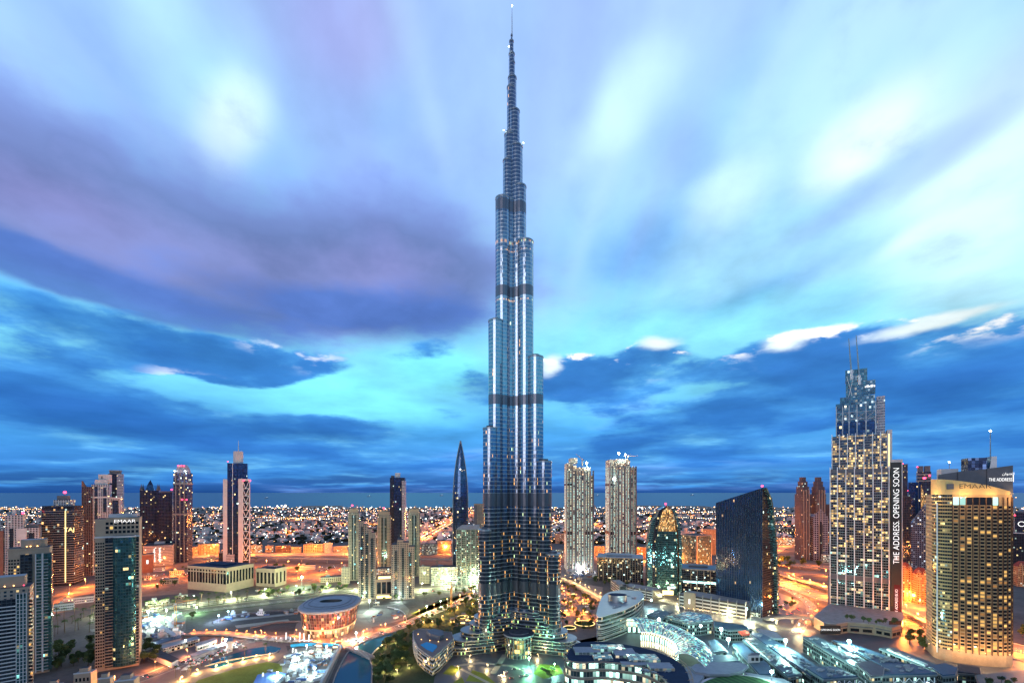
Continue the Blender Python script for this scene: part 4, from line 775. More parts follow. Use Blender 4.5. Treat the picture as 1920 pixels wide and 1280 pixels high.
b.box('corner_pier', b.x0-.8, b.x0+2.6, b.y0-.8, b.y0+2.6, 0, b.h+1, M['sandstone']); b.box('corner_pier', b.x1-1.6, b.x1+.6, b.y0-.6, b.y0+1.6, 0, b.h+1, M['sandstone']); b.box('parapet', b.x0-.5, b.x1+.5, b.y0-.5, b.y1+.5, b.h+.02, b.h+1.6, M['concrete'], M['roof'])
for (u0, u1, vt, vb, lab, fm) in [(1318, 1346, 992, 1040, 'orange lit banded block behind the boxy glass office', 'f_flats'), (1034, 1056, 1030, 1046, 'pink lit low block beside the first unfinished tower', 'f_low_lit'), (1112, 1134, 1024, 1042, 'lit block between the two unfinished towers', 'f_low'), (1192, 1216, 1026, 1046, 'orange lit block right of the second unfinished tower', 'f_flats'),
    (1452, 1492, 1008, 1022, 'low lit mall block left of the ornate twin towers', 'f_low_lit'), (1540, 1560, 1040, 1056, 'pale stepped block below the gabled lattice tower', 'f_low_lit'), (1446, 1462, 1072, 1096, 'small dark block at the foot of the dark sail tower', 'f_black_office'), (1040, 1062, 1000, 1018, 'far pale hall beside the first unfinished tower', 'f_low'), (1456, 1490, 990, 1002, 'dark far shed left of the twin towers', 'f_black_office')]:
    b = B('low_block', lab, 'building', u0, u1, vt, vb, ratio=.5); b.body(M[fm]); b.box('parapet', b.x0-.3, b.x1+.3, b.y0-.3, b.y1+.3, b.h, b.h+1.4, M['concrete'], M['roof'])
# pointed arch tower
b = B('arch_tower', 'pointed arch tower of green glass with glowing orange top and red beacon', 'tower', 1214, 1274, 948, 1116, rect(1, .7), rot=-10)
def arch(w, h, k=.45, n=12): pr = [(w/2, 0), (w/2, h*k)] + [(w/2*math.sqrt(max(0, 1-((i/n))**2.2)), h*(k+(1-k)*i/n)) for i in range(1, n+1)]; return pr
def arch_slab(b, w, h, y0, y1, mats, name, xo=0, zsplit=None, k=.45):
    pr = arch(w, h, k); L_ = [(xo-x, z) for x, z in pr]; R_ = [(xo+x, z) for x, z in pr][::-1]; ring = [(p[0], p[1]) for p in R_[::-1]] + [p for p in L_[::-1]][1:]
    m = MB()
    for y, fl in ((y0, False), (y1, True)):
        for (xa, za), (xb, zb) in zip(pr, pr[1:]):
            q = [(xo-xa, y, za), (xo+xa, y, za), (xo+xb, y, zb), (xo-xb, y, zb)]; q = q[::-1] if fl else q
            m.face(q, [(p[0], p[2]) for p in q], 1 if (zsplit and za > zsplit) else 0)
    for (xa, za), (xb, zb) in zip(pr, pr[1:]):
        for sg in (-1, 1):
            q = [(xo+sg*xa, y0, za), (xo+sg*xa, y1, za), (xo+sg*xb, y1, zb), (xo+sg*xb, y0, zb)]; q = q if sg > 0 else q[::-1]
            m.face(q, [(p[1], p[2]) for p in q], len(mats)-1)
    return b.part(m, name, mats)
arch_slab(b, b.w*.70, b.h*.985, b.y0+1, b.y1-1, [M['f_arch_glass'], M['f_arch_top'], M['dark_steel']], 'glass_front', b.x1*.18, b.h*.70)
pr = arch(b.w*.80, b.h, .45)
for sg, nm in ((-1, 'arch_rib'), (1, 'arch_rib')):
    m = MB()
    for (xa, za), (xb, zb) in zip(pr, pr[1:]):
        xo = b.x1*.18; t_ = 5.0
        q0 = [(xo+sg*xa, za), (xo+sg*(xa+t_), za), (xo+sg*(xb+t_*(1 if xb > 6 else .3)), zb), (xo+sg*xb, zb)]
        m.prism([], 0, 0) if False else None
        A_ = [(p[0], b.y0-1.5, p[1]) for p in q0]; B_ = [(p[0], b.y1+1.5, p[1]) for p in q0]
        m.face(A_ if sg > 0 else A_[::-1], [(p[0], p[2]) for p in (A_ if sg > 0 else A_[::-1])]); m.face([A_[1], B_[1], B_[2], A_[2]]); m.face([B_[0], A_[0], A_[3], B_[3]]); m.face(B_[::-1])
    b.part(m, nm, M['f_sail_side'] if sg > 0 else M['f_tower_dark'])
arch_slab(b, b.w*.62, b.h*.88, b.y0+6, b.y1-3, [M['f_sail_side'], M['f_sail_side'], M['f_tower_dark']], 'side_fin', b.x0*.52)
b.box('shopfront', b.x0*.2, b.x1*.6, b.y0-.6, b.y0+.9, 1, 9, M['sign_warm']); b.box('name_sign', b.x1*.2, b.x1*.7, b.y0-.5, b.y0+.9, 13, 17, M['sign_white']); beacon(b, b.x1*.18, 0, b.h-1, 2.0, post=3)
# dark sail tower
b = B('sail_tower', 'dark blue ribbed glass tower with slanting roof and curved sail edge', 'tower', 1343, 1455, 912, 1158, rect(1, .62), rot=-52)
zl, zr = Zt(942, b.Ynear + abs(b.w*sin(b.rot))), Zt(914, b.Ynear); xs_, ye = b.x1*.98, b.y0
m = MB()
def zt(x): return zl + (zr-zl)*(x-b.x0)/(xs_-b.x0)
q = [(b.x0, b.y0, 0), (xs_, b.y0, 0), (xs_, b.y0, zr), (b.x0, b.y0, zl)]; m.face(q, [(p[0], p[2]) for p in q])
q = [(b.x0, b.y1, 0), (b.x0, b.y0, 0), (b.x0, b.y0, zl), (b.x0, b.y0+4, zl)]; m.face(q, [(p[1], p[2]) for p in q])
nn_ = 12; back = [(b.y1 - (b.d-4)*(1-math.sqrt(max(0, 1-(i/nn_)**2.2))), i/nn_) for i in range(nn_+1)]
for (ya, ta), (yb_, tb) in zip(back, back[1:]):
    q = [(xs_, b.y0, zr*ta), (xs_, ya, zr*ta), (xs_, yb_, zr*tb), (xs_, b.y0, zr*tb)]; m.face(q, [(p[1], p[2]) for p in q], 2)
    q = [(xs_, ya, zr*ta), (b.x0, ya, zl*ta), (b.x0, yb_, zl*tb), (xs_, yb_, zr*tb)]; m.face(q, [(p[0], p[2]) for p in q], 0)
q = [(b.x0, b.y0, zl), (xs_, b.y0, zr), (xs_, back[-1][0], zr), (b.x0, back[-1][0], zl)]; m.face(q, None, 1)
nf_ = 26
for i in range(nf_+1):
    x = b.x0 + (xs_-b.x0)*i/nf_; m.box(x-.22, x+.22, b.y0-.9, b.y0-.01, 0, zt(x)-.2, 3)
b.part(m, 'glass_front', [M['f_sail'], M['roof'], M['f_tower_dark'], M['dark_steel']])
m = MB()
for (ya, ta), (yb_, tb) in zip(back, back[1:]):
    q0 = [(xs_+.1, ya-4.0, zr*ta), (xs_+.1, ya+1.2, zr*ta), (xs_+.1, yb_+1.2, zr*tb), (xs_+.1, yb_-4.0, zr*tb)]; q1 = [(x+4.5, y, z) for x, y, z in q0]
    m.face(q1, [(p[1], p[2]) for p in q1]); m.face([q0[0], q1[0], q1[3], q0[3]], [(0, q0[0][2]), (4.5, q0[0][2]), (4.5, q0[3][2]), (0, q0[3][2])]); m.face([q1[1], q0[1], q0[2], q1[2]])
b.part(m, 'sail_edge', M['f_sail_side']); beacon(b, xs_-1, b.y0+1, zr, 1.7, post=1.5)
b.box('lobby', b.x0*.9, b.x1*.9, b.y0-2.6, b.y0-1.2, 0, 7, M['f_low_lit'], M['roof']); flood(None, gx(1428, 1130).x, gx(1428, 1130).y, 0, 16, 5e4, WH, 'floodlight before the dark sail tower lobby', r=1.2)
# ornate twin towers and the lattice gable tower
for (u0, u1, lab) in ((1490, 1520, 'ornate brown tower with stepped crown, further from the twin masted tower'), (1519, 1549, 'ornate brown tower with stepped crown, nearer the twin masted tower')):
    b = B('ornate_tower', lab, 'tower', u0, u1, 926, 1050, rrect(1, .9, .2), rot=5, group='ornate twin towers'); b.body(M['f_twin'])
    for k, v in ((.82, 912), (.62, 902), (.42, 894)): m = MB(); m.prism(scale(b.o, k), b.z(926) if k > .8 else b.z(v+10), b.z(v), 0, 1); b.part(m, 'crown', [M['f_twin'], M['roof']])
    for k in (-.5, 0, .5): b.box('pilaster', b.x1*k-1.1, b.x1*k+1.1, b.y0-1.3, b.y0+.5, 0, b.z(918), M['beige'])
b = B('lattice_tower', 'gabled office tower with pale lattice front and dark pointed slot', 'tower', 1514, 1553, 969, 1050, rect(1, .6), rot=0); zs_, zp = b.h, b.z(953)
m = MB(); q = [(b.x0, b.y0, 0), (b.x1, b.y0, 0), (b.x1, b.y0, zs_), (0, b.y0, zp), (b.x0, b.y0, zs_)]; m.face(q, [(p[0], p[2]) for p in q])
for a_, c_ in (((b.x1, 0), (b.x1, zs_)), ((b.x1, zs_), (0, zp)), ((0, zp), (b.x0, zs_)), ((b.x0, zs_), (b.x0, 0))):
    q = [(a_[0], b.y0, a_[1]), (a_[0], b.y1, a_[1]), (c_[0], b.y1, c_[1]), (c_[0], b.y0, c_[1])]; m.face(q, [(p[1], p[2]+p[0]*.4) for p in q])
b.part(m, 'lattice_wall', M['f_lattice']); m = MB(); w_ = b.w*.145; m.prism([], 0, 0) if False else None
q = [(-w_, b.y0-.4, 4), (w_, b.y0-.4, 4), (w_, b.y0-.4, b.z(984)), (0, b.y0-.4, b.z(976)), (-w_, b.y0-.4, b.z(984))]; m.face(q, [(p[0], p[2]) for p in q]); q2 = [(x, y+.39, z) for x, y, z in q]
for i in range(5): m.face([q[i], q2[i], q2[(i+1) % 5], q[(i+1) % 5]])
b.part(m, 'glass_slot', M['f_tower_dark'])
b = B('lattice_tower', 'taller gabled block with grid walls behind the lattice front', 'tower', 1517, 1551, 948, 1040, rect(1, .8), rot=0); b.body(M['f_lattice'])
m = MB(); a_ = [(x, y, b.h) for x, y in b.o]; c_ = [(0, b.y0, b.z(929)), (0, b.y1, b.z(929))]
m.face([a_[0], a_[1], c_[0]], [(p[0], p[2]) for p in (a_[0], a_[1], c_[0])]); m.face([a_[1], a_[2], c_[1], c_[0]]); m.face([a_[3], a_[0], c_[0], c_[1]]); m.face([a_[2], a_[3], c_[1]]); b.part(m, 'gable_roof', M['f_lattice'])
b = B('lattice_tower', 'grid walled block with slanted roof left of the lattice front', 'tower', 1497, 1519, 955, 1044, rect(1, .8), rot=0); b.body(M['f_twin']); m = MB(); m.prism(b.o, b.h, b.z(938), o2=[(b.x0*.1, b.y0*.5), (b.x1, b.y0*.5), (b.x1, b.y1*.5), (b.x0*.1, b.y1*.5)]); b.part(m, 'slant_roof', M['f_lattice'])
b = B('office_tower', 'brown slab tower between the ornate twins and the twin masted tower', 'tower', 1545, 1560, 946, 1046, ratio=.8); b.body(M['f_brown']); b.box('parapet', b.x0-.3, b.x1+.3, b.y0-.3, b.y1+.3, b.h, b.h+2, M['slate'])

# ---------------------------------------------------------------- the twin masted tower
b = B('twin_mast_tower', 'glittering stepped tower with twin leaning masts and yellow lit rooms', 'tower', 1556, 1691, 880, 1166, rect(1, .42), rot=-36)
def L(u): return b.lx(u)
tiers = [(1556, 1668, 880, 1166, 0), (1559, 1663, 815, 880, 1.5), (1567, 1644, 752, 815, 4), (1575, 1641, 740, 752, 6), (1586, 1632, 712, 740, 9)]
for i, (ua, ub, v1, v0, ins) in enumerate(tiers):
    fm = ('f_addr', 'f_addr', 'f_addr_top', 'f_addr_top', 'f_addr_top')[i]
    if i == 0:
        b.box('lower_block', L(ua), L(ub), b.y0, b.y1, 8, b.z(1030), M['f_addr_low'], M['roof']); b.box('tower_block', L(ua), L(ub), b.y0, b.y1, b.z(1030), b.z(v1), M[fm], M['roof'])
    else: b.box('tower_block', L(ua), L(ub), b.y0+ins, b.y1-ins, b.z(v0)+.01, b.z(v1), M[fm], M['roof'])
for v in (883, 1086): b.box('dark_band', L(1557), L(1667), b.y0-.7, b.y0+.6, b.z(v+3), b.z(v-5), M['slate'])
for u in (1556.5, 1570, 1586, 1602, 1620, 1637, 1653, 1667): b.box('pier', L(u)-.6, L(u)+.6, b.y0-1.6, b.y0+.5, 0, b.z(874), M['white_steel'])
for u in (1560, 1574, 1589, 1604, 1620, 1636, 1651): b.box('pier', L(u)-.5, L(u)+.5, b.y0+.2, b.y0+2.2, b.z(880), b.z(811), M['white_steel'])
for u in (1568, 1580, 1592, 1607, 1624, 1642): b.box('pier', L(u)-.5, L(u)+.5, b.y0+2.6, b.y0+4.6, b.z(815), b.z(757), M['steel'])
for ua, ub in ((1568, 1580), (1580, 1592), (1592, 1607), (1607, 1624), (1624, 1642)):
    m = MB(); za, zb, zc = b.z(783), b.z(770), b.z(795); y_ = b.y0+3.2; xa, xb = L(ua), L(ub); xm = (xa+xb)/2
    m.tube((xa, y_, za), (xb, y_, zb), .4, 4); m.tube((xb, y_, za), (xa, y_, zb), .4, 4); m.tube((xa, y_, zb), (xb, y_, zb), .4, 4); m.tube((xa, y_, za), (xb, y_, za), .4, 4)
    prev = None
    for k in range(9):
        t_ = pi*k/8; p = (xm - (xb-xa)/2*cos(t_), y_, zc + (za-zc)*sin(t_))
        if prev: m.tube(prev, p, .45, 4)
        prev = p
    b.part(m, 'lattice_arch', M['steel'])
    m = MB(); m.prism([(xa+1, y_+.5), (xb-1, y_+.5), (xb-1, y_+1.2), (xa+1, y_+1.2)], b.z(812), zc+ (za-zc)*.6); b.part(m, 'dark_window', M['f_blue_glass'])
b.box('side_slab', L(1663)+.1, L(1673), b.y0+1.5, b.y1-2, b.z(880), b.z(808), M['white_wall']); b.box('side_slab', L(1644)+.1, L(1660), b.y0+6, b.y1-6, b.z(815), b.z(744), M['f_pale_bands'], M['white_wall']); m = MB()
for i in range(24): m.box(L(1667)-.7, L(1667)+.7, b.y0+1.1, b.y0+1.48, b.z(876)+2.2*i, b.z(876)+2.2*i+1.4)
b.part(m, 'light_strip', M['sign_warm'])
b.box('top_slab', L(1585), L(1602), b.y0+8, b.y0+14, b.z(712), b.z(688), M['f_addr_top'], M['steel']); b.box('top_slab', L(1600), L(1627), b.y0+16, b.y0+20, b.z(712), b.z(686), M['f_addr_top'], M['steel']); b.box('glass_box', L(1619), L(1642), b.y0+7.5, b.y0+15, b.z(737), b.z(712)+.1, M['f_addr_top'], M['steel'])
m = MB()
for i, (a_, w2) in enumerate(((0, .9), (1.6, 2.2), (4.2, .8), (5.6, 2.6), (8.8, 1.2))): m.box(L(1622)+a_*1.3, L(1622)+(a_+w2)*1.3, b.y0+7.2, b.y0+7.45, b.z(725), b.z(725)+(3.6 if i % 2 else 2.4))
b.part(m, 'name_sign', M['sign_white'])
for u0, v0, u1, v1 in ((1597, 700, 1591.5, 627), (1612, 712, 1605.5, 623)):
    m = MB(); m.tube((L(u0), b.y0+9, b.z(v0)), (L(u1), b.y0+9, b.z(v1)), 1.5, 8, .6); b.part(m, 'mast', M['steel'])
    m = MB(); m.tube((L(u0), b.y0+9, b.z(v0+6)), (L(u0)-.5, b.y0+9, b.z(v0-12)), 2.2, 8); b.part(m, 'mast_foot', M['white_steel'])
for u0, u1 in ((1588, 1601), (1601, 1588)):
    m = MB(); m.tube((L(u0), b.y0+7.6, b.z(752)), (L(u1), b.y0+7.6, b.z(700)), .4, 4); b.part(m, 'brace', M['white_steel'])
b.box('lit_lobby', L(1558), L(1666), b.y0-.6, b.y0+2, 0, 8.2, M['f_lobby']); b.box('corner_pier', b.x0-3, b.x0-.05, b.y0-2, b.y0+5, 0, b.z(1086), M['slate'])
# banner wall on its side
bx0, bx1 = L(1670), L(1690.5); b.box('banner_wall', bx0, bx1, b.y0-.5, b.y1-3, 0, b.z(868), M['black'], M['white_wall']); b.box('edge_frame', bx1+.02, bx1+1.2, b.y0-.9, b.y1-3, 0, b.z(866), M['white_wall']); b.box('cap', bx0-.3, bx1+1.2, b.y0-1.0, b.y1-3, b.z(868), b.z(863), M['white_wall'])
m = MB(); m.box(L(1676), L(1688), b.y0-1.0, b.y0-.55, b.z(1166), b.z(1090)); bn = b.part(m, 'banner', plain('banner_red', (.08, .02, .03), .7))
xm = (L(1674)+L(1688))/2
text('THE ADDRESS. OPENING SOON', 10.5, M['sign_white'], b.r, (xm, b.y0-.8, b.z(965)), (pi/2, -pi/2, 0), .1, 'banner_lettering', sx=1.0)
text('THE ADDRESS BLVD', 4.6, M['sign_white'], b.r, (xm, b.y0-1.2, b.z(1122)), (pi/2, -pi/2, 0), .1, 'banner_lettering')
b.box('name_sign', xm-3, xm+3, b.y0-.9, b.y0-.52, b.z(1046), b.z(1038), M['white_wall']); b.box('name_sign', xm-1.6, xm+1.6, b.y0-1.3, b.y0-1.02, b.z(1156), b.z(1150), M['white_wall'])
# podium of that tower
pod = thing('podium', 'curved sandstone podium with hedge terrace at the foot of the twin masted tower', 'podium', (0, 0, 0))
zp_ = 15.0
P_ = [gx(u, v, zp_) for u, v in ((1526, 1156), (1545, 1168), (1568, 1170), (1590, 1166), (1640, 1170), (1672, 1176), (1689, 1172), (1694, 1160), (1692, 1140), (1560, 1128))]
cp = sum(P_, Vector())/len(P_); pod.location = (cp.x, cp.y, 0)
m = MB(); m.prism([(p.x-cp.x, p.y-cp.y) for p in P_], 0, zp_, 0, 1); m.build('wall', [M['sandstone'], M['roof_blue']], pod)
m = MB(); m.prism([((p.x-cp.x)*1.006, (p.y-cp.y)*1.012) for p in P_], zp_-.6, zp_+.8); m.build('parapet', [M['concrete']], pod)
for i in range(2, 7):
    p, q = P_[i]-cp, P_[i+1]-cp; d_ = (q-p).to_2d(); nn2 = Vector((d_.y, -d_.x)).normalized(); p, q = p.to_2d()*1.004, q.to_2d()*1.004
    for k0, k1, z0_, z1_, mt_ in ((.06, .94, 9.4, 10.6, 'slate'), (.10, .42, 3, 7, 'glass_dark'), (.56, .90, 3, 7, 'glass_dark')):
        a_, c_ = p + d_*k0 + nn2*.5, p + d_*k1 + nn2*.5; m = MB(); m.prism([tuple(a_), tuple(c_), tuple(c_ - nn2*.9), tuple(a_ - nn2*.9)], z0_, z1_, bottom=True); m.build('dark_band' if mt_ == 'slate' else 'window', M[mt_], pod)
def sign_panel(u0, u1, v0, v1, z, bg_, txt, size, lab, off=.6):
    a, c = gx(u0, v1, z), gx(u1, v1, z); d = (c-a); w = d.length; ang = math.atan2(d.y, d.x); hgt = (v1-v0)*((a.y+c.y)/2)/F
    t = thing('sign_board', lab, 'sign', ((a.x+c.x)/2, (a.y+c.y)/2, z), ang); m = MB(); m.box(-w/2, w/2, -.2, .2, 0, hgt); m.build('panel', M[bg_], t); text(txt, size, M['sign_white'], t, (0, -.3, hgt*.5), ext=.05); return t
sign_panel(1538, 1576, 1172, 1188, 4.5, 'black', 'OPENING SOON', 3.6, 'dark sign reading OPENING SOON at the podium corner'); sign_panel(1667, 1690, 1163, 1182, 7, 'black', 'OPENING', 3.8, 'dark sign reading OPENING on the rounded podium end')
# dark towers behind
b = B('office_tower', 'black tower with red roof beacon just behind the banner wall', 'tower', 1684, 1702, 871, 1062, ratio=.8); b.body(M['f_tower_dark']); b.box('parapet', b.x0-.4, b.x1+.4, b.y0-.4, b.y1+.4, b.h, b.h+2, M['slate']); beacon(b, b.x0*.2, b.y0, b.h+1, 1.8, post=.5); beacon(b, b.x1, b.y0, b.z(920), 1.0, post=.3)
b = B('office_tower', 'lower black slab right of the banner wall with glinting windows', 'tower', 1686, 1708, 931, 1090, ratio=.8); b.body(M['f_tower_dark']); b.box('parapet', b.x0-.4, b.x1+.4, b.y0-.4, b.y1+.4, b.h, b.h+1.5, M['black'])
b = B('office_tower', 'dark tower with split crown and red beacons left of the cream hotel', 'tower', 1718, 1746, 884, 1056, ratio=.8); b.body(M['f_navy']); b.box('crown', b.x0*.9, -1.5, b.y0*.8, b.y1*.8, b.h, b.z(873), M['slate']); b.box('crown', 1.5, b.x1*.9, b.y0*.8, b.y1*.8, b.h, b.z(873), M['slate'])
for v in (890, 896, 902): b.box('floor_ledge', b.x0-.4, b.x1+.4, b.y0-.6, b.y1, b.z(v), b.z(v-2), M['concrete'])
beacon(b, b.x0, b.y0, b.z(876), 1.6, post=.5); beacon(b, b.x1*.75, b.y0-2, b.z(893), 2.4, post=.5)
b = B('sloped_tower', 'slim blue tower with slanted lit gable left of the cream hotel', 'tower', 1703, 1738, 905, 1060, rect(1, .7), rot=0); m = MB(); xm = b.x0 + b.w*.48; m.prism([(b.x0, b.y0), (xm, b.y0), (xm, b.y1), (b.x0, b.y1)], 0, b.z(904), 0, 1); b.part(m, 'tower_block', [M['f_blue_glass'], M['roof']])
m = MB(); q = [(xm+.05, b.y0-1, 0), (b.x1, b.y0-1, 0), (b.x1, b.y0-1, b.z(944)), (xm+.05, b.y0-1, b.z(908))]; m.face(q, [(p[0], p[2]) for p in q]); q2 = [(x, y+14, z) for x, y, z in q]
for i in range(4): m.face([q[i], q2[i], q2[(i+1) % 4], q[(i+1) % 4]])
b.part(m, 'lit_gable', M['f_arch_top']); b.box('mullion', b.x0+b.w*.22, b.x0+b.w*.27, b.y0-.8, b.y0+1, 0, b.z(903), M['slate'])
b = B('office_block', 'dark perforated block under the slanted gable left of the cream hotel', 'office', 1706, 1742, 962, 1066, ratio=.6); m = MB(); m.prism(b.o, 0, b.h*.8, 0, 1); b.part(m, 'wall', [M['f_perf'], M['roof']]); m = MB(); m.prism(b.o, b.h*.8, b.h*1.2, 0, 1, o2=[(b.x1*.8, b.y0), (b.x1, b.y0), (b.x1, b.y1), (b.x1*.8, b.y1)]); b.part(m, 'slant_roof', [M['f_perf'], M['roof']])
# orange flats with red roofs
for (u0, u1, vt, vb, lab) in ((1684, 1712, 1056, 1128, 'orange lit flats with domed red roof beside the banner wall'), (1710, 1742, 1066, 1134, 'orange lit flats with hipped red roof touching the cream hotel'), (1898, 1935, 1052, 1100, 'pink villas with red roofs beyond the cream hotel')):
    b = B('flats', lab, 'building', u0, u1, vt+10, vb, ratio=.8, rot=-20); b.body(M['f_flats'])
    m = MB(); m.prism(scale(b.o, 1.06), b.h, b.h+11, o2=scale(b.o, .35)); b.part(m, 'roof', M['red_roof'])
    for k in (-.5, .5): m = MB(); m.prism([(x+b.x1*k, y+b.y0+1) for x, y in ell(3.4, 3.4, 10)], 0, b.h+3); m.prism([(x+b.x1*k, y+b.y0+1) for x, y in ell(3.7, 3.7, 10)], b.h+3, b.h+8, o2=[(x+b.x1*k, y+b.y0+1) for x, y in ell(.3, .3, 10)]); b.part(m, 'turret', M['f_flats'])
# ---------------------------------------------------------------- cream hotel
out = [(-.5, -.16), (-.497, -.22), (-.485, -.28), (-.465, -.33), (-.43, -.37), (-.38, -.40), (-.30, -.415), (-.2, -.42), (-.05, -.415), (.1, -.395), (.24, -.355), (.36, -.29), (.45, -.21), (.49, -.14), (.5, -.05), (.5, .2), (-.5, .2)]
b = B('hotel_tower', 'broad cream hotel with curved front, sloped name band and dark roof fin', 'hotel', 1736, 1898, 928, 1250, out, rot=-30)
zb_ = b.z(927); n1 = 6
g1, g2 = b.o[:n1+1], b.o[n1:15]
m = MB(); m.loft([(x, y, 14) for x, y in g1], [(x, y, zb_) for x, y in g1], closed=False); b.part(m, 'glass_corner', M['f_hotel_glass'])
m = MB(); m.loft([(x, y, 14) for x, y in g2], [(x, y, zb_) for x, y in g2], closed=False); b.part(m, 'wall', [M['hotel_wall'], M['roof']]); m = MB(); m.loft([(x, y, 14) for x, y in b.o[14:]+[b.o[0]]], [(x, y, zb_) for x, y in b.o[14:]+[b.o[0]]], closed=False); m.face([(x, y, zb_) for x, y in b.o], None, 1); b.part(m, 'rear_wall', [M['f_hotel'], M['roof']])
m = MB(); m.prism([(x*1.01, y*1.01) for x, y in b.o], 0, 14, 0, 0); b.part(m, 'plinth', plain('hotel_stone', (.40, .27, .18), .8))
c_ = (0, 0)
o2_ = [(x*1.012, y*1.02) for x, y in g1]; o2_ = o2_ + [(x, y+.6) for x, y in g1[::-1]]
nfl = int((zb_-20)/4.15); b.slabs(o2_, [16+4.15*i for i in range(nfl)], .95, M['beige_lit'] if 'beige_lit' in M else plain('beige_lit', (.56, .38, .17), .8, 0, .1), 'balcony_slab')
def along(pts, t):
    ls = [hypot(q[0]-p[0], q[1]-p[1]) for p, q in zip(pts, pts[1:])]; tot = sum(ls); d = t*tot
    for (p, q), l in zip(zip(pts, pts[1:]), ls):
        if d <= l: f = d/l; return (p[0]+(q[0]-p[0])*f, p[1]+(q[1]-p[1])*f), ((q[0]-p[0])/l, (q[1]-p[1])/l)
        d -= l
    return pts[-1], ((q[0]-p[0])/l, (q[1]-p[1])/l)
npier = 12
for i in range(npier+1):
    (x, y), (tx, ty) = along(g2, i/npier); m = MB(); nx_, ny_ = ty, -tx
    m.prism([(x-tx*.42+nx_*.9, y-ty*.42+ny_*.9), (x+tx*.42+nx_*.9, y+ty*.42+ny_*.9), (x+tx*.42-nx_*.5, y+ty*.42-ny_*.5), (x-tx*.42-nx_*.5, y-ty*.42-ny_*.5)], 13, zb_-3 if i not in (4, 5) else zb_-3); b.part(m, 'pier', M['pier_stone'])
# single windows between the piers, some with a lamp on
wm = {}
rr_ = random.Random(3); cnt = 0; rest = MB(); kinds = ['glass_dark', 'glass_warm', 'glass_dim']
for f_ in range(nfl-2):
    for i in range(npier):
        (x, y), (tx, ty) = along(g2, (i+.5)/npier); lowk = f_ < 16
        k = 0 if rr_.random() > (.38 if lowk else .15) else (1 if rr_.random() < .75 else 2); z = 17.2+4.15*f_
        if f_ < 8:
            if k not in wm: m = MB(); m.box(-1.75, 1.75, -.25, .3, 0, 2.5); wm[k] = m.mesh('window', M[kinds[k]])
            o = bpy.data.objects.new('window', wm[k]); col.objects.link(o); o.parent = b.r; o.location = (x, y, z); o.rotation_euler = (0, 0, math.atan2(ty, tx))
        else:
            nx_, ny_ = ty, -tx; q = [(x-tx*1.75, y-ty*1.75), (x+tx*1.75, y+ty*1.75)]; rest.prism([(q[0][0]+nx_*.25, q[0][1]+ny_*.25), (q[1][0]+nx_*.25, q[1][1]+ny_*.25), (q[1][0]-nx_*.3, q[1][1]-ny_*.3), (q[0][0]-nx_*.3, q[0][1]-ny_*.3)], z, z+2.5, k, k)
tag(rest.build('window', [M[k] for k in kinds], b.r), kind='stuff')
# cream band, falling to the right, with the name
fr = [(x*1.02, y*1.03) for x, y in g1+g2[1:]]; m = MB(); xa, xb = fr[0][0], fr[-1][0]
for p, q in zip(fr, fr[1:]):
    def zt2(x): t = (x-xa)/(xb-xa); return b.z(897) + (b.z(924)-b.z(897))*(t**1.6)
    qd = [(p[0], p[1], zb_), (q[0], q[1], zb_), (q[0], q[1], zt2(q[0])), (p[0], p[1], zt2(p[0]))]; m.face(qd, [(v_[0], v_[2]) for v_ in qd]); bk = [(x, y+1.5, z) for x, y, z in qd]; m.face(bk[::-1]); m.face([qd[3], qd[2], bk[2], bk[3]]); m.face([bk[0], bk[1], qd[1], qd[0]])
b.part(m, 'name_band', plain('cream', (.72, .47, .20), .7, 0, .06))
(x, y), (tx, ty) = along(fr, .40); text('EMAAR', 7.6, M['black'], b.r, (x+6.5, y-2.6, b.z(911.5)), (pi/2, 0, math.atan2(ty, tx)), .1, 'name_sign', sx=1.15)
(x, y), (tx, ty) = along(fr, .285); m = MB(); m.box(-3.2, 3.2, -.3, .1, 0, 6.4); o = m.build('logo_mark', M['slate'], b.r); o.location = (x-3, y-.6, b.z(911.5)-3.2); o.rotation_euler = (0, 0, math.atan2(ty, tx))
# golden wall lamps wash the name band; added foot row brightens the facade
for k_, (t_, z_, off_, P_) in enumerate(((.12, zb_-3, 9, 1.1e4), (.38, zb_-3, 9, 1.1e4), (.62, zb_-3, 9, 1.0e4), (.86, zb_-3, 9, 9e3), (.10, 17, 13, 2.4e4), (.32, 17, 13, 2.4e4), (.54, 17, 13, 2.4e4), (.76, 17, 13, 2.4e4), (.95, 17, 13, 2e4))):
    (x, y), (tx, ty) = along(fr, t_); nx_, ny_ = ty, -tx; m = MB(); m.tube((x, y, z_), (x+nx_*off_*.5, y+ny_*off_*.5, z_), .15, 4); m.ball((x+nx_*off_*.5, y+ny_*off_*.5, z_), .35, 6, 4, 1); b.part(m, 'wall_lamp', [M['steel'], M['warm_lamp']])
    l = bpy.data.lights.new('lamp_light', 'POINT'); l.energy = P_; l.color = (1, .62, .28); l.shadow_soft_size = 1.0; lo = bpy.data.objects.new('lamp_light', l); col.objects.link(lo); lo.parent = b.r; lo.location = (x+nx_*off_, y+ny_*off_, z_+.5)
# upper glazed strip below the band
(x, y), _ = along(g2, 0)
for i in range(7):
    (x, y), (tx, ty) = along(g2, (i+.5)/npier); m = MB(); m.box(-3.0, 3.0, -.5, .2, 0, 9); o = m.build('tall_window', M['glass_dark'] if i not in (0, 1, 6) else M['glass_cool'], b.r); o.location = (x, y, zb_-12); o.rotation_euler = (0, 0, math.atan2(ty, tx))
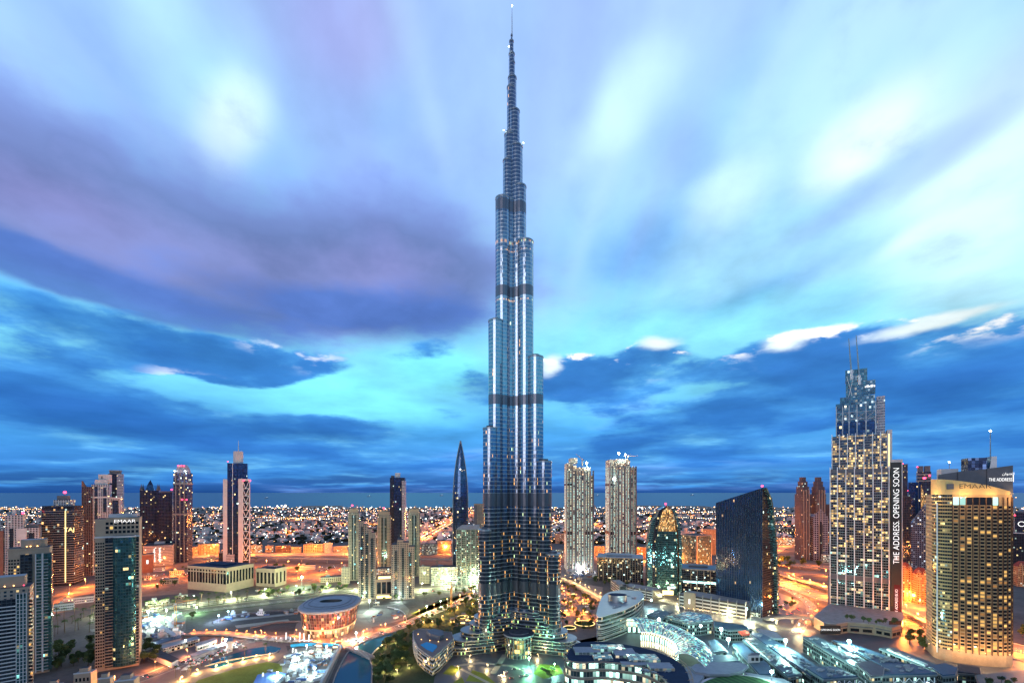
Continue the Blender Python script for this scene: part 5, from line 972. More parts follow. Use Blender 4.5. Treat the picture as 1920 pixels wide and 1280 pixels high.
# slate fin on the roof
zf = [(-.44, 888, 905), (-.2, 883, 910), (.15, 878, 914), (.47, 872.5, 920)]
m = MB(); yb = b.y0*.1
for (ka, va, _), (kb, vb_, _) in zip(zf, zf[1:]):
    xa_, xb_ = b.w*ka, b.w*kb; ya_, yb2 = b.y0*.72 + b.d*.10*abs(ka), b.y0*.72 + b.d*.25*abs(kb)
    q = [(xa_, ya_, zb_), (xb_, yb2, zb_), (xb_, yb2, b.z(vb_)), (xa_, ya_, b.z(va))]; m.face(q); bk = [(x, y+4, z) for x, y, z in q]; m.face(bk[::-1]); m.face([q[3], q[2], bk[2], bk[3]])
    if kb == .47: m.face([q[1], bk[1], bk[2], q[2]])
    if ka == -.44: m.face([bk[0], q[0], q[3], bk[3]])
b.part(m, 'roof_fin', M['slate'])
fa, fb = (b.w*.15, b.y0*.72 + b.d*.25*.15), (b.w*.47, b.y0*.72 + b.d*.25*.47); fa = (fa[0], b.y0*.72 + b.d*.25*.15 if False else b.y0*.72 + b.d*.10*.15)
aa = math.atan2(fb[1]-fa[1], fb[0]-fa[0]); k_ = .50; xq, yq = fa[0]+(fb[0]-fa[0])*k_, fa[1]+(fb[1]-fa[1])*k_
text('THE ADDRESS', 5.4, M['sign_white'], b.r, (xq+.4*sin(aa)*2, yq-.8*cos(aa), b.z(899)), (pi/2, 0, aa), .1, 'name_sign', sx=.62)
text('\ufee5\ufe8d\ufeee\ufee8\ufecc\ufedf\ufe8d', 4.0, M['sign_white'], b.r, (xq+7+.8*sin(aa), yq+7*sin(aa)-.8*cos(aa), b.z(888)), (pi/2, 0, aa), .1, 'name_sign')
m = MB(); m.box(b.w*.462, b.w*.469, fb[1]-2.2, fb[1]-1.4, b.z(903), b.z(890)); b.part(m, 'light_strip', M['sign_white'])
b.box('glass_box', b.lx(1827)*.95, b.lx(1866)*.95, b.y0*.3, b.y1, zb_, b.z(856), M['f_blue_glass'], M['roof'])
m = MB(); x0_, x1_ = b.lx(1864)*.95, b.lx(1887)*.95; m.prism([(x0_, b.y0*.28), (x1_, b.y0*.28), (x1_, b.y1), (x0_, b.y1)], zb_, b.z(854), o2=[(x0_+5, b.y0*.28), (x1_, b.y0*.28), (x1_, b.y1), (x0_+5, b.y1)]); b.part(m, 'lift_core', M['steel'])
b.box('roof_plant', b.lx(1778), b.lx(1812), b.y0*.1, b.y1, zb_, b.z(876), M['white_wall'])
m = MB(); m.tube((x1_-3, 0, b.z(856)), (x1_-3, 0, b.z(806)), .6, 8, .45); b.part(m, 'mast', M['steel']); m = MB(); m.ball((x1_-3, 0, b.z(804)), 1.1); b.part(m, 'mast_lamp', M['white_lamp'])
m = MB(); m.tube((b.lx(1795), b.y0*.05, b.z(878)), (b.lx(1795), b.y0*.05, b.z(864)), .3, 6); b.part(m, 'mast', M['steel']); m = MB(); m.ball((b.lx(1795), b.y0*.05, b.z(863)), .9); b.part(m, 'mast_lamp', M['white_lamp']); beacon(b, b.lx(1740), b.y0*.5, b.z(897), 1.6, post=.5)
b.box('corner_light', b.o[3][0]-1.2, b.o[3][0]-.2, b.o[3][1]-1.6, b.o[3][1]-.6, 8, zb_-10, M['white_steel'])
# far right edge
b = B('office_tower', 'dark domed tower with a ring emblem cut by the right edge', 'tower', 1899, 1942, 960, 1072, ratio=.9); b.body(M['f_navy']); m = MB()
for i in range(20):
    t0, t1 = 2*pi*i/20, 2*pi*(i+1)/20; m.tube((b.x0*.35+6*cos(t0), b.y0-.8, b.z(982)+6*sin(t0)), (b.x0*.35+6*cos(t1), b.y0-.8, b.z(982)+6*sin(t1)), .8, 5)
b.part(m, 'ring_emblem', M['sign_white']); m = MB(); m.ball((0, 0, b.h), b.w*.5, 16, 8, 0, .35); b.part(m, 'dome', M['slate'], True); beacon(b, b.x0, b.y0, b.z(967), 1.6, post=.3)
b = B('office_block', 'dark block with hedge roof at the right edge beyond the cream hotel', 'office', 1896, 1940, 1000, 1076, ratio=.8); b.body(M['f_tower_dark']); b.box('parapet', b.x0-.3, b.x1+.3, b.y0-.3, b.y1, b.h, b.h+2, M['white_wall'], M['roof'])
# ================================================================ ground, roads, water
def sheet(name, pts, mat, z, kind='structure', world=False):
    P = [Vector((p[0], p[1], z)) if world else gx(p[0], p[1]) for p in pts]; m = MB(); m.face([(p.x, p.y, z) for p in P]); me = m.mesh(name, M[mat])
    if me.polygons[0].normal.z < 0: me.flip_normals()
    import bmesh as _b; bm = _b.new(); bm.from_mesh(me); _b.ops.triangulate(bm, faces=bm.faces[:], ngon_method='EAR_CLIP'); bm.to_mesh(me); bm.free()
    o = bpy.data.objects.new(name, me); col.objects.link(o); return tag(o, kind=kind)
def cat_rom(P, n=8):
    P = [Vector(p) for p in P]; Q = [2*P[0]-P[1]] + P + [2*P[-1]-P[-2]]; out = []
    for i in range(1, len(Q)-2):
        for k in range(n):
            t = k/n; a, b_, c, d = Q[i-1], Q[i], Q[i+1], Q[i+2]
            out.append(.5*((2*b_) + (c-a)*t + (2*a-5*b_+4*c-d)*t*t + (3*b_-a-3*c+d)*t**3))
    return out + [P[-1]]
def path(pts, n=8): return cat_rom([gx(u, v) for u, v in pts], n)
def ribbon(name, C, w, mat, z0, lift=None, thick=0, parent=None, kind='structure', marks=None):
    m = MB(); n = len(C); E = []
    for i, p in enumerate(C):
        d = (C[min(i+1, n-1)] - C[max(i-1, 0)]); d.z = 0; d.normalize(); q = Vector((-d.y, d.x, 0)); zz_ = z0 + (lift(i/(n-1)) if lift else 0)
        E.append(((p.x-q.x*w/2, p.y-q.y*w/2, zz_), (p.x+q.x*w/2, p.y+q.y*w/2, zz_)))
    L_ = 0
    for (a, b_), (c, d) in zip(E, E[1:]):
        l = (Vector(c)-Vector(a)).length; m.face([a, c, d, b_][::-1] if False else [b_, a, c, d], [(0, L_), (w, L_), (w, L_+l), (0, L_+l)])
        if thick:
            lo = lambda p: (p[0], p[1], p[2]-thick); m.face([a, lo(a), lo(c), c], None, 1 if marks else 0); m.face([d, lo(d), lo(b_), b_], None, 1 if marks else 0); m.face([lo(a), lo(b_), lo(d), lo(c)], None, 1 if marks else 0)
        L_ += l
    me_ = m.mesh(name, [M[mat], M[marks]] if marks else M[mat])
    o = bpy.data.objects.new(name, me_); col.objects.link(o)
    if parent: o.parent = parent
    return tag(o, kind=kind) if kind else o
def road_mat(name, c, lanes, w):
    g = G(name); uv = g.new('ShaderNodeUVMap'); sp = g.new('ShaderNodeSeparateXYZ', {0: uv.outputs[0]})
    f = g.m('FRACT', g.m('MULTIPLY', sp.outputs[0], lanes/w)); dash = g.m('LESS_THAN', g.m('FRACT', g.m('DIVIDE', sp.outputs[1], 14.0)), .45)
    ln = g.m('MULTIPLY', g.m('LESS_THAN', f, .07), dash); tcn = g.new('ShaderNodeTexCoord'); n = g.new('ShaderNodeTexNoise', {'Vector': tcn.outputs['Object'], 'Scale': .08, 'Detail': 6.0})
    st = g.new('ShaderNodeCombineXYZ', {0: g.m('MULTIPLY', sp.outputs[0], .5), 1: g.m('MULTIPLY', sp.outputs[1], .012)}); n2 = g.new('ShaderNodeTexNoise', {'Vector': st.outputs[0], 'Scale': 1.0, 'Detail': 3.0})
    k = g.m('ADD', .5, g.m('ADD', g.m('MULTIPLY', n.outputs[0], .4), g.m('MULTIPLY', n2.outputs[0], .6)))
    cc = g.new('ShaderNodeVectorMath', {0: c, 3: k}, operation='SCALE').outputs[0]; g.P(Base_Color=g.mix(ln, cc, (.7, .7, .68)), Roughness=.75, Specular_IOR_Level=.1)
plain('sand', (.24, .16, .115), .9, 0, .5, .012); plain('dust', (.20, .18, .16), .9, 0, .3, .05); plain('paving', (.22, .16, .14), .7, 0, .2, .08); plain('dark_paving', (.055, .06, .08), .5, 0, .35, .06)
plain('asphalt', (.06, .06, .065), .8, 0, .3, .04); plain('earth', (.09, .075, .07), .95, 0, .4, .04); plain('lawn', (.16, .18, .03), .9, 0, .35, .05); plain('park', (.035, .05, .025), .95, 0, .5, .05); plain('kerb', (.5, .48, .44), .8, 0, .1)
road_mat('motorway_surface', (.26, .20, .15), 14, 64); road_mat('street_surface', (.15, .14, .13), 6, 24); road_mat('ramp_surface', (.28, .25, .22), 4, 15)
def water_mat(name, c, rough, bump, sc):
    g = G(name); tcn = g.new('ShaderNodeTexCoord'); n = g.new('ShaderNodeTexNoise', {'Vector': tcn.outputs['Object'], 'Scale': sc, 'Detail': 4.0}); bp = g.new('ShaderNodeBump', {'Height': n.outputs[0], 'Strength': bump, 'Distance': 1.0}); g.P(Base_Color=c, Roughness=rough, Normal=bp.outputs[0], IOR=1.33)
water_mat('sea_water', (.012, .07, .16), .35, .3, .004); water_mat('lake_water', (.01, .09, .13), .06, .05, .25)
g_ = MB(); g_.face([(-9000, -7000, 0), (9000, -7000, 0), (9000, 5900, 0), (-9000, 5900, 0)]); tag(g_.build('ground', plain('ground_soil', (.11, .095, .09), .9, 0, .4, .02)), kind='structure')
g_ = MB(); g_.face([(-120000, 5900, -2), (120000, 5900, -2), (120000, 130000, -2), (-120000, 130000, -2)]); tag(g_.build('sea', M['sea_water']), kind='structure')
g_ = MB(); g_.face([(-9000, 5900, .0), (9000, 5900, .0), (9000, 5900, -3), (-9000, 5900, -3)]); tag(g_.build('shore', M['sand']), kind='structure')
g_ = MB(); g_.face([(Xu(560, 6200), 5905, -1.5), (Xu(650, 6200), 5905, -1.5), (Xu(645, 6800), 6800, -1.5), (Xu(575, 6700), 6700, -1.5)]); g_.face([(Xu(1150, 6200), 5905, -1.5), (Xu(1330, 6200), 5905, -1.5), (Xu(1320, 6600), 6600, -1.5), (Xu(1170, 7000), 7000, -1.5)]); tag(g_.build('spit', M['sand']), kind='structure')
Z = .02
sheet('sand_lot', [(95, 1128), (170, 1090), (265, 1060), (352, 1054), (352, 1112), (265, 1118), (178, 1140), (95, 1150)], 'sand', .004)
sheet('sand_lot', [(476, 1056), (655, 1056), (655, 1096), (560, 1098), (480, 1110)], 'sand', .004); sheet('sand_lot', [(786, 1052), (850, 1052), (850, 1070), (786, 1066)], 'sand', .004)
sheet('sand_lot', [(1030, 1050), (1060, 1060), (1215, 1058), (1215, 1072), (1110, 1085), (1030, 1080)], 'dust', .004)
sheet('sand_lot', [(1446, 1040), (1560, 1040), (1560, 1075), (1446, 1080)], 'sand', .004); sheet('sand_lot', [(1690, 1120), (1740, 1130), (1742, 1230), (1690, 1200)], 'dust', .004)
sheet('building_plot', [(178, 1150), (350, 1146), (348, 1180), (335, 1196), (265, 1200), (178, 1205)], 'dust', .008)
sheet('excavation', [(395, 1168), (430, 1150), (480, 1140), (562, 1138), (566, 1180), (500, 1184), (420, 1182)], 'earth', .008)
sheet('plaza', [(556, 1168), (590, 1150), (680, 1150), (700, 1180), (690, 1200), (640, 1212), (560, 1212), (480, 1204), (500, 1192), (550, 1188)], 'paving', .012)
sheet('car_park', [(275, 1238), (300, 1218), (420, 1192), (480, 1204), (450, 1222), (330, 1256)], 'dark_paving', .008)
sheet('promenade', [(180, 1290), (260, 1262), (320, 1252), (380, 1224), (440, 1208), (500, 1202), (536, 1208), (540, 1222), (522, 1238), (440, 1256), (360, 1284), (350, 1300), (180, 1310)], 'paving', .016)
sheet('lake', [(383, 1247), (420, 1230), (470, 1215), (508, 1210), (527, 1214), (523, 1222), (490, 1229), (440, 1241), (400, 1253)], 'lake_water', .024)
sheet('lawn', [(340, 1300), (372, 1274), (440, 1253), (500, 1240), (528, 1244), (530, 1262), (505, 1300)], 'lawn', .024)
sheet('building_plot', [(470, 1300), (535, 1226), (545, 1214), (640, 1213), (634, 1235), (606, 1300)], 'dust', .012)
sheet('lake', [(690, 1200), (664, 1212), (650, 1226), (640, 1242), (630, 1262), (620, 1300), (694, 1300), (696, 1252), (693, 1232), (712, 1212), (738, 1199), (756, 1190), (742, 1184)], 'lake_water', .024)
sheet('park_ground', [(700, 1290), (696, 1225), (720, 1200), (760, 1160), (830, 1120), (900, 1110), (900, 1180), (850, 1230), (850, 1290)], 'park', .008)
sheet('garden_ground', [(1040, 1085), (1130, 1100), (1125, 1200), (1060, 1210), (1036, 1180)], 'paving', .008)
sheet('forecourt', [(842, 1228), (870, 1216), (960, 1206), (1060, 1216), (1075, 1240), (1060, 1300), (810, 1300), (815, 1268)], 'dark_paving', .012)
for pts in ([(873, 1276), (886, 1255), (908, 1262), (930, 1280)], [(830, 1262), (846, 1246), (866, 1250), (850, 1266)], [(850, 1278), (866, 1268), (872, 1280), (868, 1290), (850, 1290)], [(1000, 1262), (1012, 1244), (1048, 1246), (1056, 1262), (1020, 1272)]): sheet('lawn', pts, 'lawn', .016)
sheet('clearing', [(680, 1150), (700, 1135), (755, 1130), (768, 1142), (760, 1160), (715, 1172), (690, 1176)], 'dust', .008); sheet('clearing', [(770, 1150), (800, 1136), (890, 1108), (896, 1118), (840, 1142), (800, 1158)], 'lawn', .008)
sheet('mall_ground', [(1040, 1210), (1130, 1190), (1215, 1130), (1400, 1150), (1520, 1165), (1740, 1200), (1960, 1250), (1960, 1310), (1040, 1310)], 'dark_paving', .008)
sheet('forecourt', [(1395, 1110), (1460, 1110), (1510, 1130), (1520, 1160), (1430, 1162), (1395, 1150)], 'dark_paving', .012)
MW = path([(-160, 1064), (200, 1050), (480, 1040), (900, 1038), (1100, 1045), (1250, 1058), (1400, 1078), (1500, 1101), (1600, 1130), (1740, 1174), (1900, 1219), (2080, 1272)], 12)
ribbon('motorway', MW, 64, 'motorway_surface', .03)
RD = {}
for nm, pts, w, mt in (('side_road', [(40, 1158), (178, 1118), (265, 1102), (352, 1088), (480, 1084), (560, 1086), (650, 1085), (720, 1090)], 26, 'street_surface'),
    ('boulevard', [(170, 1162), (300, 1143), (420, 1128), (560, 1113), (650, 1107), (730, 1116), (800, 1108), (905, 1100)], 28, 'street_surface'), ('boulevard', [(170, 1182), (330, 1152), (480, 1133), (566, 1124), (660, 1122)], 18, 'street_surface'),
    ('lake_road', [(180, 1300), (290, 1262), (390, 1222), (470, 1200), (540, 1196), (600, 1210), (650, 1206), (700, 1192), (750, 1174), (810, 1148), (860, 1128), (905, 1108)], 16, 'street_surface'),
    ('canal_street', [(1205, 1114), (1300, 1142), (1400, 1165), (1470, 1178), (1530, 1186)], 13, 'street_surface'), ('slip_road', [(1450, 1092), (1490, 1112), (1516, 1130), (1522, 1148), (1506, 1166), (1490, 1190)], 16, 'ramp_surface'),
    ('slip_road', [(1560, 1128), (1530, 1120), (1490, 1104), (1452, 1084)], 14, 'ramp_surface'), ('garden_road', [(1046, 1130), (1080, 1140), (1120, 1150), (1140, 1180)], 10, 'street_surface'), ('city_avenue', [(786, 1016), (812, 998), (850, 975), (900, 958)], 46, 'motorway_surface'), ('city_avenue', [(1030, 1012), (1100, 1000), (1200, 992), (1260, 985)], 40, 'motorway_surface'), ('city_avenue', [(1446, 1036), (1480, 1022), (1560, 1018)], 40, 'motorway_surface')):
    C = path(pts); RD.setdefault(nm, []).append(C); ribbon(nm, C, w, mt, .034 + .004*len(RD) + .002*len(RD[nm]))
plain('verge_grass', (.04, .06, .02), .95, 0, .4, .2); plain('walk', (.30, .27, .23), .85, 0, .2, .1)
for nm, k, off, w_, mt in (('grass_verge', 0, 17.5, 6, 'verge_grass'), ('grass_verge', 0, -17.5, 6, 'verge_grass'), ('footpath', 0, 22.5, 3.5, 'walk'), ('footpath', 0, -22.5, 3.5, 'walk'), ('grass_verge', 1, -11.5, 4, 'verge_grass')):
    C = RD['boulevard'][k]; C2 = []
    for i_, p in enumerate(C): d = (C[min(i_+1, len(C)-1)] - C[max(i_-1, 0)]).normalized(); C2.append(p + Vector((-d.y, d.x, 0))*off)
    ribbon(nm, C2, w_, mt, .028 + (.003 if mt == 'walk' else 0))
C = RD['boulevard'][0]; ribbon('median', C, 2.2, 'verge_grass', .16)
for off in (-9.6, 9.6):
    C = RD['lake_road'][0]; C2 = []
    for i_, p in enumerate(C): d = (C[min(i_+1, len(C)-1)] - C[max(i_-1, 0)]).normalized(); C2.append(p + Vector((-d.y, d.x, 0))*off)
    ribbon('footpath', C2, 3, 'walk', .13)
for off in (-34, 34, -1.5, 1.5):
    C2 = []
    for i_, p in enumerate(MW): d = (MW[min(i_+1, len(MW)-1)] - MW[max(i_-1, 0)]).normalized(); C2.append(p + Vector((-d.y, d.x, 0))*off)
    ribbon('road_barrier', C2, .8, 'kerb', .9, None, .86)
for pts in ([(300, 1156), (360, 1150), (362, 1154), (302, 1161)], [(440, 1172), (540, 1160), (544, 1164), (444, 1177)], [(430, 1160), (556, 1148), (558, 1151), (434, 1164)]): sheet('footpath', pts, 'walk', .02)
for pts in ([(690, 1162), (712, 1150), (716, 1152), (694, 1165)], [(866, 1252), (930, 1284), (924, 1286), (862, 1254)], [(850, 1246), (900, 1240), (960, 1246), (1000, 1262), (996, 1264), (955, 1249), (900, 1244), (852, 1249)], [(942, 1226), (952, 1226), (930, 1262), (918, 1262)]): sheet('footpath', pts, 'walk', .028)
# raised carriageways on piers
def viaduct(lab, pts, w, h, mat='ramp_surface', step=40, edge=True):
    t = thing('viaduct', lab, 'viaduct', (0, 0, 0)); C = path(pts, 8); c0 = C[0].copy(); t.location = (c0.x, c0.y, 0); C = [p - c0 for p in C]
    ribbon('deck', C, w, mat, h, None, 2.2, t, None, 'concrete'); n = len(C)
    for sd in (-1, 1):
        m = MB(); prev = None
        for i, p in enumerate(C):
            d = (C[min(i+1, n-1)] - C[max(i-1, 0)]).normalized(); q = Vector((-d.y, d.x, 0))*(w/2-.3)*sd + p
            if prev: m.tube((prev.x, prev.y, h+.9), (q.x, q.y, h+.9), .45, 4)
            prev = q
        m.build('parapet', M['concrete'], t)
    acc = 0
    for a, b_ in zip(C, C[1:]):
        acc += (b_-a).length
        if acc > step: acc = 0; m = MB(); m.tube((a.x, a.y, 0), (a.x, a.y, h-2.2), 1.7, 8); m.tube((a.x, a.y, h-5), (a.x, a.y, h-2.15), 1.7, 8, 4.5); m.build('pier', M['concrete'], t)
    return t
viaduct('metro viaduct on round piers along the far motorway', [(380, 1056), (480, 1052), (655, 1056), (760, 1056), (855, 1056)], 14, 13, step=70)
viaduct('flyover sweeping over the orange interchange before the twin masted tower', [(1430, 1066), (1470, 1084), (1520, 1100), (1570, 1116)], 18, 10, 'motorway_surface')
viaduct('upper flyover crossing behind the orange interchange', [(1446, 1058), (1500, 1066), (1560, 1070)], 14, 9)
viaduct('raised street with lit underside left of the curved office', [(1030, 1082), (1070, 1098), (1105, 1118), (1150, 1146)], 13, 9, step=24); RS = path([(1030, 1082), (1070, 1098), (1105, 1118), (1150, 1146)])
viaduct('curved raised road between the banner wall and the cream hotel', [(1676, 1148), (1710, 1160), (1745, 1178), (1780, 1200)], 13, 7)
viaduct('lit footbridge over the road at the foot of the dark sail tower', [(1432, 1172), (1470, 1168), (1510, 1168), (1536, 1172)], 7, 10, step=26)
viaduct('low lake bridge lined with orange lamps left of the opera hall', [(352, 1190), (420, 1190), (490, 1197), (552, 1203)], 10, 2.6, 'ramp_surface', step=30)
viaduct('small bridge over the canal below the opera hall', [(652, 1216), (672, 1224), (698, 1236)], 7, 2.6, step=20)
# ================================================================ far town: houses, trees, lamps
def in_front(u): return False
g = G('town_paint'); uv = g.new('ShaderNodeUVMap'); wn = g.new('ShaderNodeTexWhiteNoise', {'Vector': uv.outputs[0]}, noise_dimensions='2D'); g.P(Base_Color=g.mix(wn.outputs[0], (.18, .16, .16), (.70, .64, .60)), Roughness=.85)
g = G('house_wall'); oi = g.new('ShaderNodeObjectInfo'); g.P(Base_Color=g.mix(oi.outputs['Random'], (.34, .30, .28), (.72, .66, .62)), Roughness=.85)
plain('dark_leaf', (.022, .030, .022), .95, 0, .4, .2)
def house_mesh(k):
    r2 = random.Random(k); m = MB(); w, d = r2.uniform(14, 24), r2.uniform(12, 18); m.box(-w/2, w/2, -d/2, d/2, 0, 8); m.box(-w*.3, w*.2, -d*.3, d*.3, 8, 11.5); m.box(-w/2-3, w/2+3, -d/2-5, -d/2-4.4, 0, 2.4)
    m.prism([(w*.2, -d/2), (w/2+3, -d/2-.1), (w/2+3, d*.2), (w*.2, d*.2)], 0, 4.5, 0, 0)
    for i in range(4): x = -w*.38 + i*w*.24; m.box(x, x+2, -d/2-.12, -d/2, 4.6, 6.6, 1); m.box(x, x+2, -d/2-.12, -d/2, 1, 3, 1)
    if k % 3 == 0: m.prism([(-w*.32, -d*.32), (w*.22, -d*.32), (w*.22, d*.32), (-w*.32, d*.32)], 11.5, 15, 2, 2, o2=[(-w*.06, -d*.04), (w*.02, -d*.04), (w*.02, d*.04), (-w*.06, d*.04)])
    return m.mesh('house', [M['house_wall'], M['glass_dark'], M['red_roof']])
HM = [house_mesh(k) for k in range(6)]; rh = random.Random(21); used = []
nh = 0
while nh < 290:
    u, v = rh.uniform(-20, 1600), 1021 - abs(rh.gauss(0, 15))
    if v < 988: continue
    p = gx(u, v)
    if any(abs(p.x-a) < 26 and abs(p.y-b_) < 26 for a, b_ in used) or p.y < 1790: continue
    used.append((p.x, p.y)); o = bpy.data.objects.new('house', HM[nh % 6]); col.objects.link(o); o.location = p; o.rotation_euler = (0, 0, rh.choice((0, .2, -.15, 1.57))); s_ = rh.uniform(.9, 1.5); o.scale = (s_, s_, s_*rh.uniform(.8, 1.4)); tag(o, 'low flat roofed house in the far quarter beyond the motorway', 'house', 'houses beyond the motorway'); nh += 1
m = MB(); mt_ = MB(); rc = random.Random(5)
for i in range(5200):
    v = 951.5 + 58*rc.random()**1.7; u = rc.uniform(-120, 2040); p = gx(u, v)
    if p.y > 5850: continue
    w, d, h = rc.uniform(9, 24), rc.uniform(9, 22), rc.uniform(6, 13) if rc.random() < .96 else rc.uniform(16, 38); i0 = len(m.v); q = (rc.random()*50, rc.random()*50); m.prism([(p.x-w/2, p.y-d/2), (p.x+w/2, p.y-d/2), (p.x+w/2, p.y+d/2), (p.x-w/2, p.y+d/2)], 0, h)
    for k in range(1, 6): m.uv[-k] = [q]*4
tag(m.build('town_houses', M['town_paint']), kind='stuff')
for i in range(2600):
    v = 953 + 70*rc.random()**1.3; u = rc.uniform(-60, 1960); p = gx(u, v)
    if p.y > 5800 or p.y < 1760: continue
    for _ in range(rc.choice((1, 2, 3))):
        r_ = rc.uniform(5, 11); mt_.ball((p.x+rc.uniform(-14, 14), p.y+rc.uniform(-12, 12), r_*.7), r_, 6, 4, 0, rc.uniform(.7, 1.1))
tag(mt_.build('town_trees', M['dark_leaf']), kind='stuff')
for nm, c, st in (('town_lamp_warm', (1, .50, .18), 7), ('town_lamp_white', (1, .9, .75), 8), ('town_lamp_pink', (1, .45, .40), 6), ('town_lamp_cool', (.7, .9, 1), 8)): emit(nm, c, st, 'NONE')
m = MB()
for i in range(3400):
    v = 952 + 72*rc.random()**1.6; u = rc.uniform(-60, 1960); p = gx(u, v)
    if p.y > 5880 or p.y < 1720: continue
    r_ = p.y/F*(rc.uniform(.4, .9) if rc.random() < .9 else rc.uniform(1.0, 1.8)); k = rc.choice((0, 0, 0, 1, 1, 2, 3)); m.ball((p.x, p.y, 9+r_), r_, 4, 3, k)
# brighter streets: chains of lamps
for (ua, va, ub, vb_) in ((0, 968, 340, 974), (360, 990, 480, 978), (500, 978, 650, 968), (480, 972, 620, 976), (620, 958, 720, 960), (786, 1014, 850, 976), (792, 1016, 856, 978), (860, 960, 905, 958), (1034, 985, 1060, 978), (1110, 1004, 1140, 998), (1192, 992, 1260, 980), (1270, 972, 1345, 976), (1446, 970, 1490, 968), (1446, 1012, 1492, 1016), (1100, 966, 1340, 962), (0, 956, 160, 958)):
    n_ = int(hypot(ub-ua, (vb_-va)*3)/4.0)
    for i in range(n_):
        t_ = i/n_; p = gx(ua+(ub-ua)*t_+rc.uniform(-.8, .8), va+(vb_-va)*t_+rc.uniform(-.5, .5)); r_ = p.y/F*rc.uniform(.5, .9); m.ball((p.x, p.y, 10+r_), r_, 4, 3, rc.choice((0, 0, 0, 1)))
tag(m.build('town_lamps', [M['town_lamp_warm'], M['town_lamp_white'], M['town_lamp_pink'], M['town_lamp_cool']]), kind='stuff')
for i, (u, v, r_) in enumerate(((520, 949, 1.6), (528, 948, 1.3), (535, 949, 2.6), (506, 950, 1.0), (480, 950.5, 1.2), (1262, 952, 2.0), (1256, 953, 1.5))): flood(None, gx(u, 951).x, gx(u, 951).y, 0, Zt(v, gx(u, 951).y), 0, WH, 'harbour floodlight on the shore below the sea line', 'town_lamp_white', r_*6.2, 'harbour_lamp', 'lamp', 'harbour lamps on the shore')
for i, (u, v, lab) in enumerate(((692, 930.5, 'ship with lit masts on the sea left of the dark blue tower'), (500, 934, 'small ship on the sea above the shore lamps'), (828, 929, 'far ship on the sea left of the bullet shaped tower'), (1120, 923.6, 'pale ship between the two unfinished towers'), (1298, 922.8, 'far ship right of the arch tower'))):
    y = 17000 + 2500*i if v < 926 else 172306/(v-922); s_ = y/F; t = thing('ship', lab, 'ship', (Xu(u, y), y, -1.5)); m = MB(); L_ = 7*s_; m.prism([(-L_/2, -s_*.6), (L_*.42, -s_*.6), (L_/2, 0), (L_*.42, s_*.6), (-L_/2, s_*.6)], 0, s_*.6); m.build('hull', M['slate'], t); m = MB(); m.box(-L_*.4, -L_*.2, -s_*.5, s_*.5, s_*.6, s_*1.6); m.build('bridge', M['white_wall'], t)
    m = MB(); m.tube((L_*.1, 0, s_*.6), (L_*.1, 0, s_*1.9), s_*.12, 5); m.build('mast', M['steel'], t); m = MB(); m.ball((L_*.1, 0, s_*2.0), s_*.22, 5, 4); m.build('mast_lamp', M['town_lamp_white'], t)
# ================================================================ lamps that light the streets
lampm = {}
def street_lamp(p, mat, h, P, colr, lab, group, r=.9, z=0, soft=1.5):
    if (mat, h, r) not in lampm:
        m = MB(); m.tube((0, 0, 0), (0, 0, h), .22, 5, .14); m.tube((0, 0, h-.2), (1.6, 0, h+.3), .12, 4); a = m.mesh('pole', M['steel']); m = MB(); m.ball((1.6, 0, h+.1), r, 7, 5, 0, .8); lampm[(mat, h, r)] = (a, m.mesh('lamp_head', M[mat]))
    t = thing('street_lamp', lab, 'street lamp', (p.x, p.y, z), rl.uniform(0, 6.28), group)
    for nm, me in zip(('pole', 'lamp_head'), lampm[(mat, h, r)]): o = bpy.data.objects.new(nm, me); col.objects.link(o); o.parent = t
    if P:
        l = bpy.data.lights.new('lamp_light', 'POINT'); l.energy = P; l.color = colr; l.shadow_soft_size = soft; lo = bpy.data.objects.new('lamp_light', l); col.objects.link(lo); lo.parent = t; lo.location = (1.6, 0, h - 1.6)
rl = random.Random(9)
def along_lamps(C, step, off, *a, **k):
    acc = step*.5; z = k.get('z', 0)
    for p, q in zip(C, C[1:]):
        d = q-p; l = d.length; n = Vector((-d.y, d.x, 0)).normalized()
        while acc < l: s_ = p + d*(acc/l) + n*off; street_lamp(s_, *a, **k); acc += step
        acc -= l
HM_ = 'motorway lamps'
MWv = [p for p in MW if abs(Xu(0, p.y)) > -1 and -1.2 < p.x/p.y < 1.2]
along_lamps(MWv, 105, 0, 'orange_lamp', 26, 7e5, ORL, 'tall orange lamp in the middle of the far motorway', HM_, r=1.5, soft=3)
along_lamps(MWv, 70, 36, 'orange_lamp', 14, 0, ORL, 'orange lamp on the verge of the far motorway', 'motorway verge lamps', r=1.1)
along_lamps(RD['side_road'][0], 75, 15, 'orange_lamp', 16, 2.6e5, ORL, 'orange lamp beside the road past the beige halls', 'side road lamps', r=1.1)
along_lamps(RD['boulevard'][0], 55, 16, 'green_lamp', 14, 1.9e5, (.9, 1, .55), 'pale lamp along the palm lined boulevard', 'boulevard lamps', r=.7)
along_lamps(RD['lake_road'][0], 42, 10, 'orange_lamp', 9, 4.5e4, (1, .30, .08), 'orange lamp along the lake road', 'lake road lamps', r=.7)
along_lamps(RD['canal_street'][0], 34, 8, 'warm_lamp', 9, 5e4, (1, .95, .5), 'yellow lamp along the canal street', 'canal street lamps', r=.6)
along_lamps(RD['slip_road'][0], 45, 9, 'orange_lamp', 12, 5e4, ORL, 'orange lamp along the slip road under the sail tower', 'slip road lamps', r=.8)
along_lamps(RD['city_avenue'][0], 230, 0, 'orange_lamp', 30, 9e5, ORL, 'orange lamp on the straight far avenue', 'avenue lamps', r=2.4, soft=5)
along_lamps(RD['city_avenue'][2], 160, 0, 'orange_lamp', 30, 6e5, ORL, 'orange lamp on the avenue behind the interchange', 'avenue lamps behind the interchange', r=2.2, soft=5)
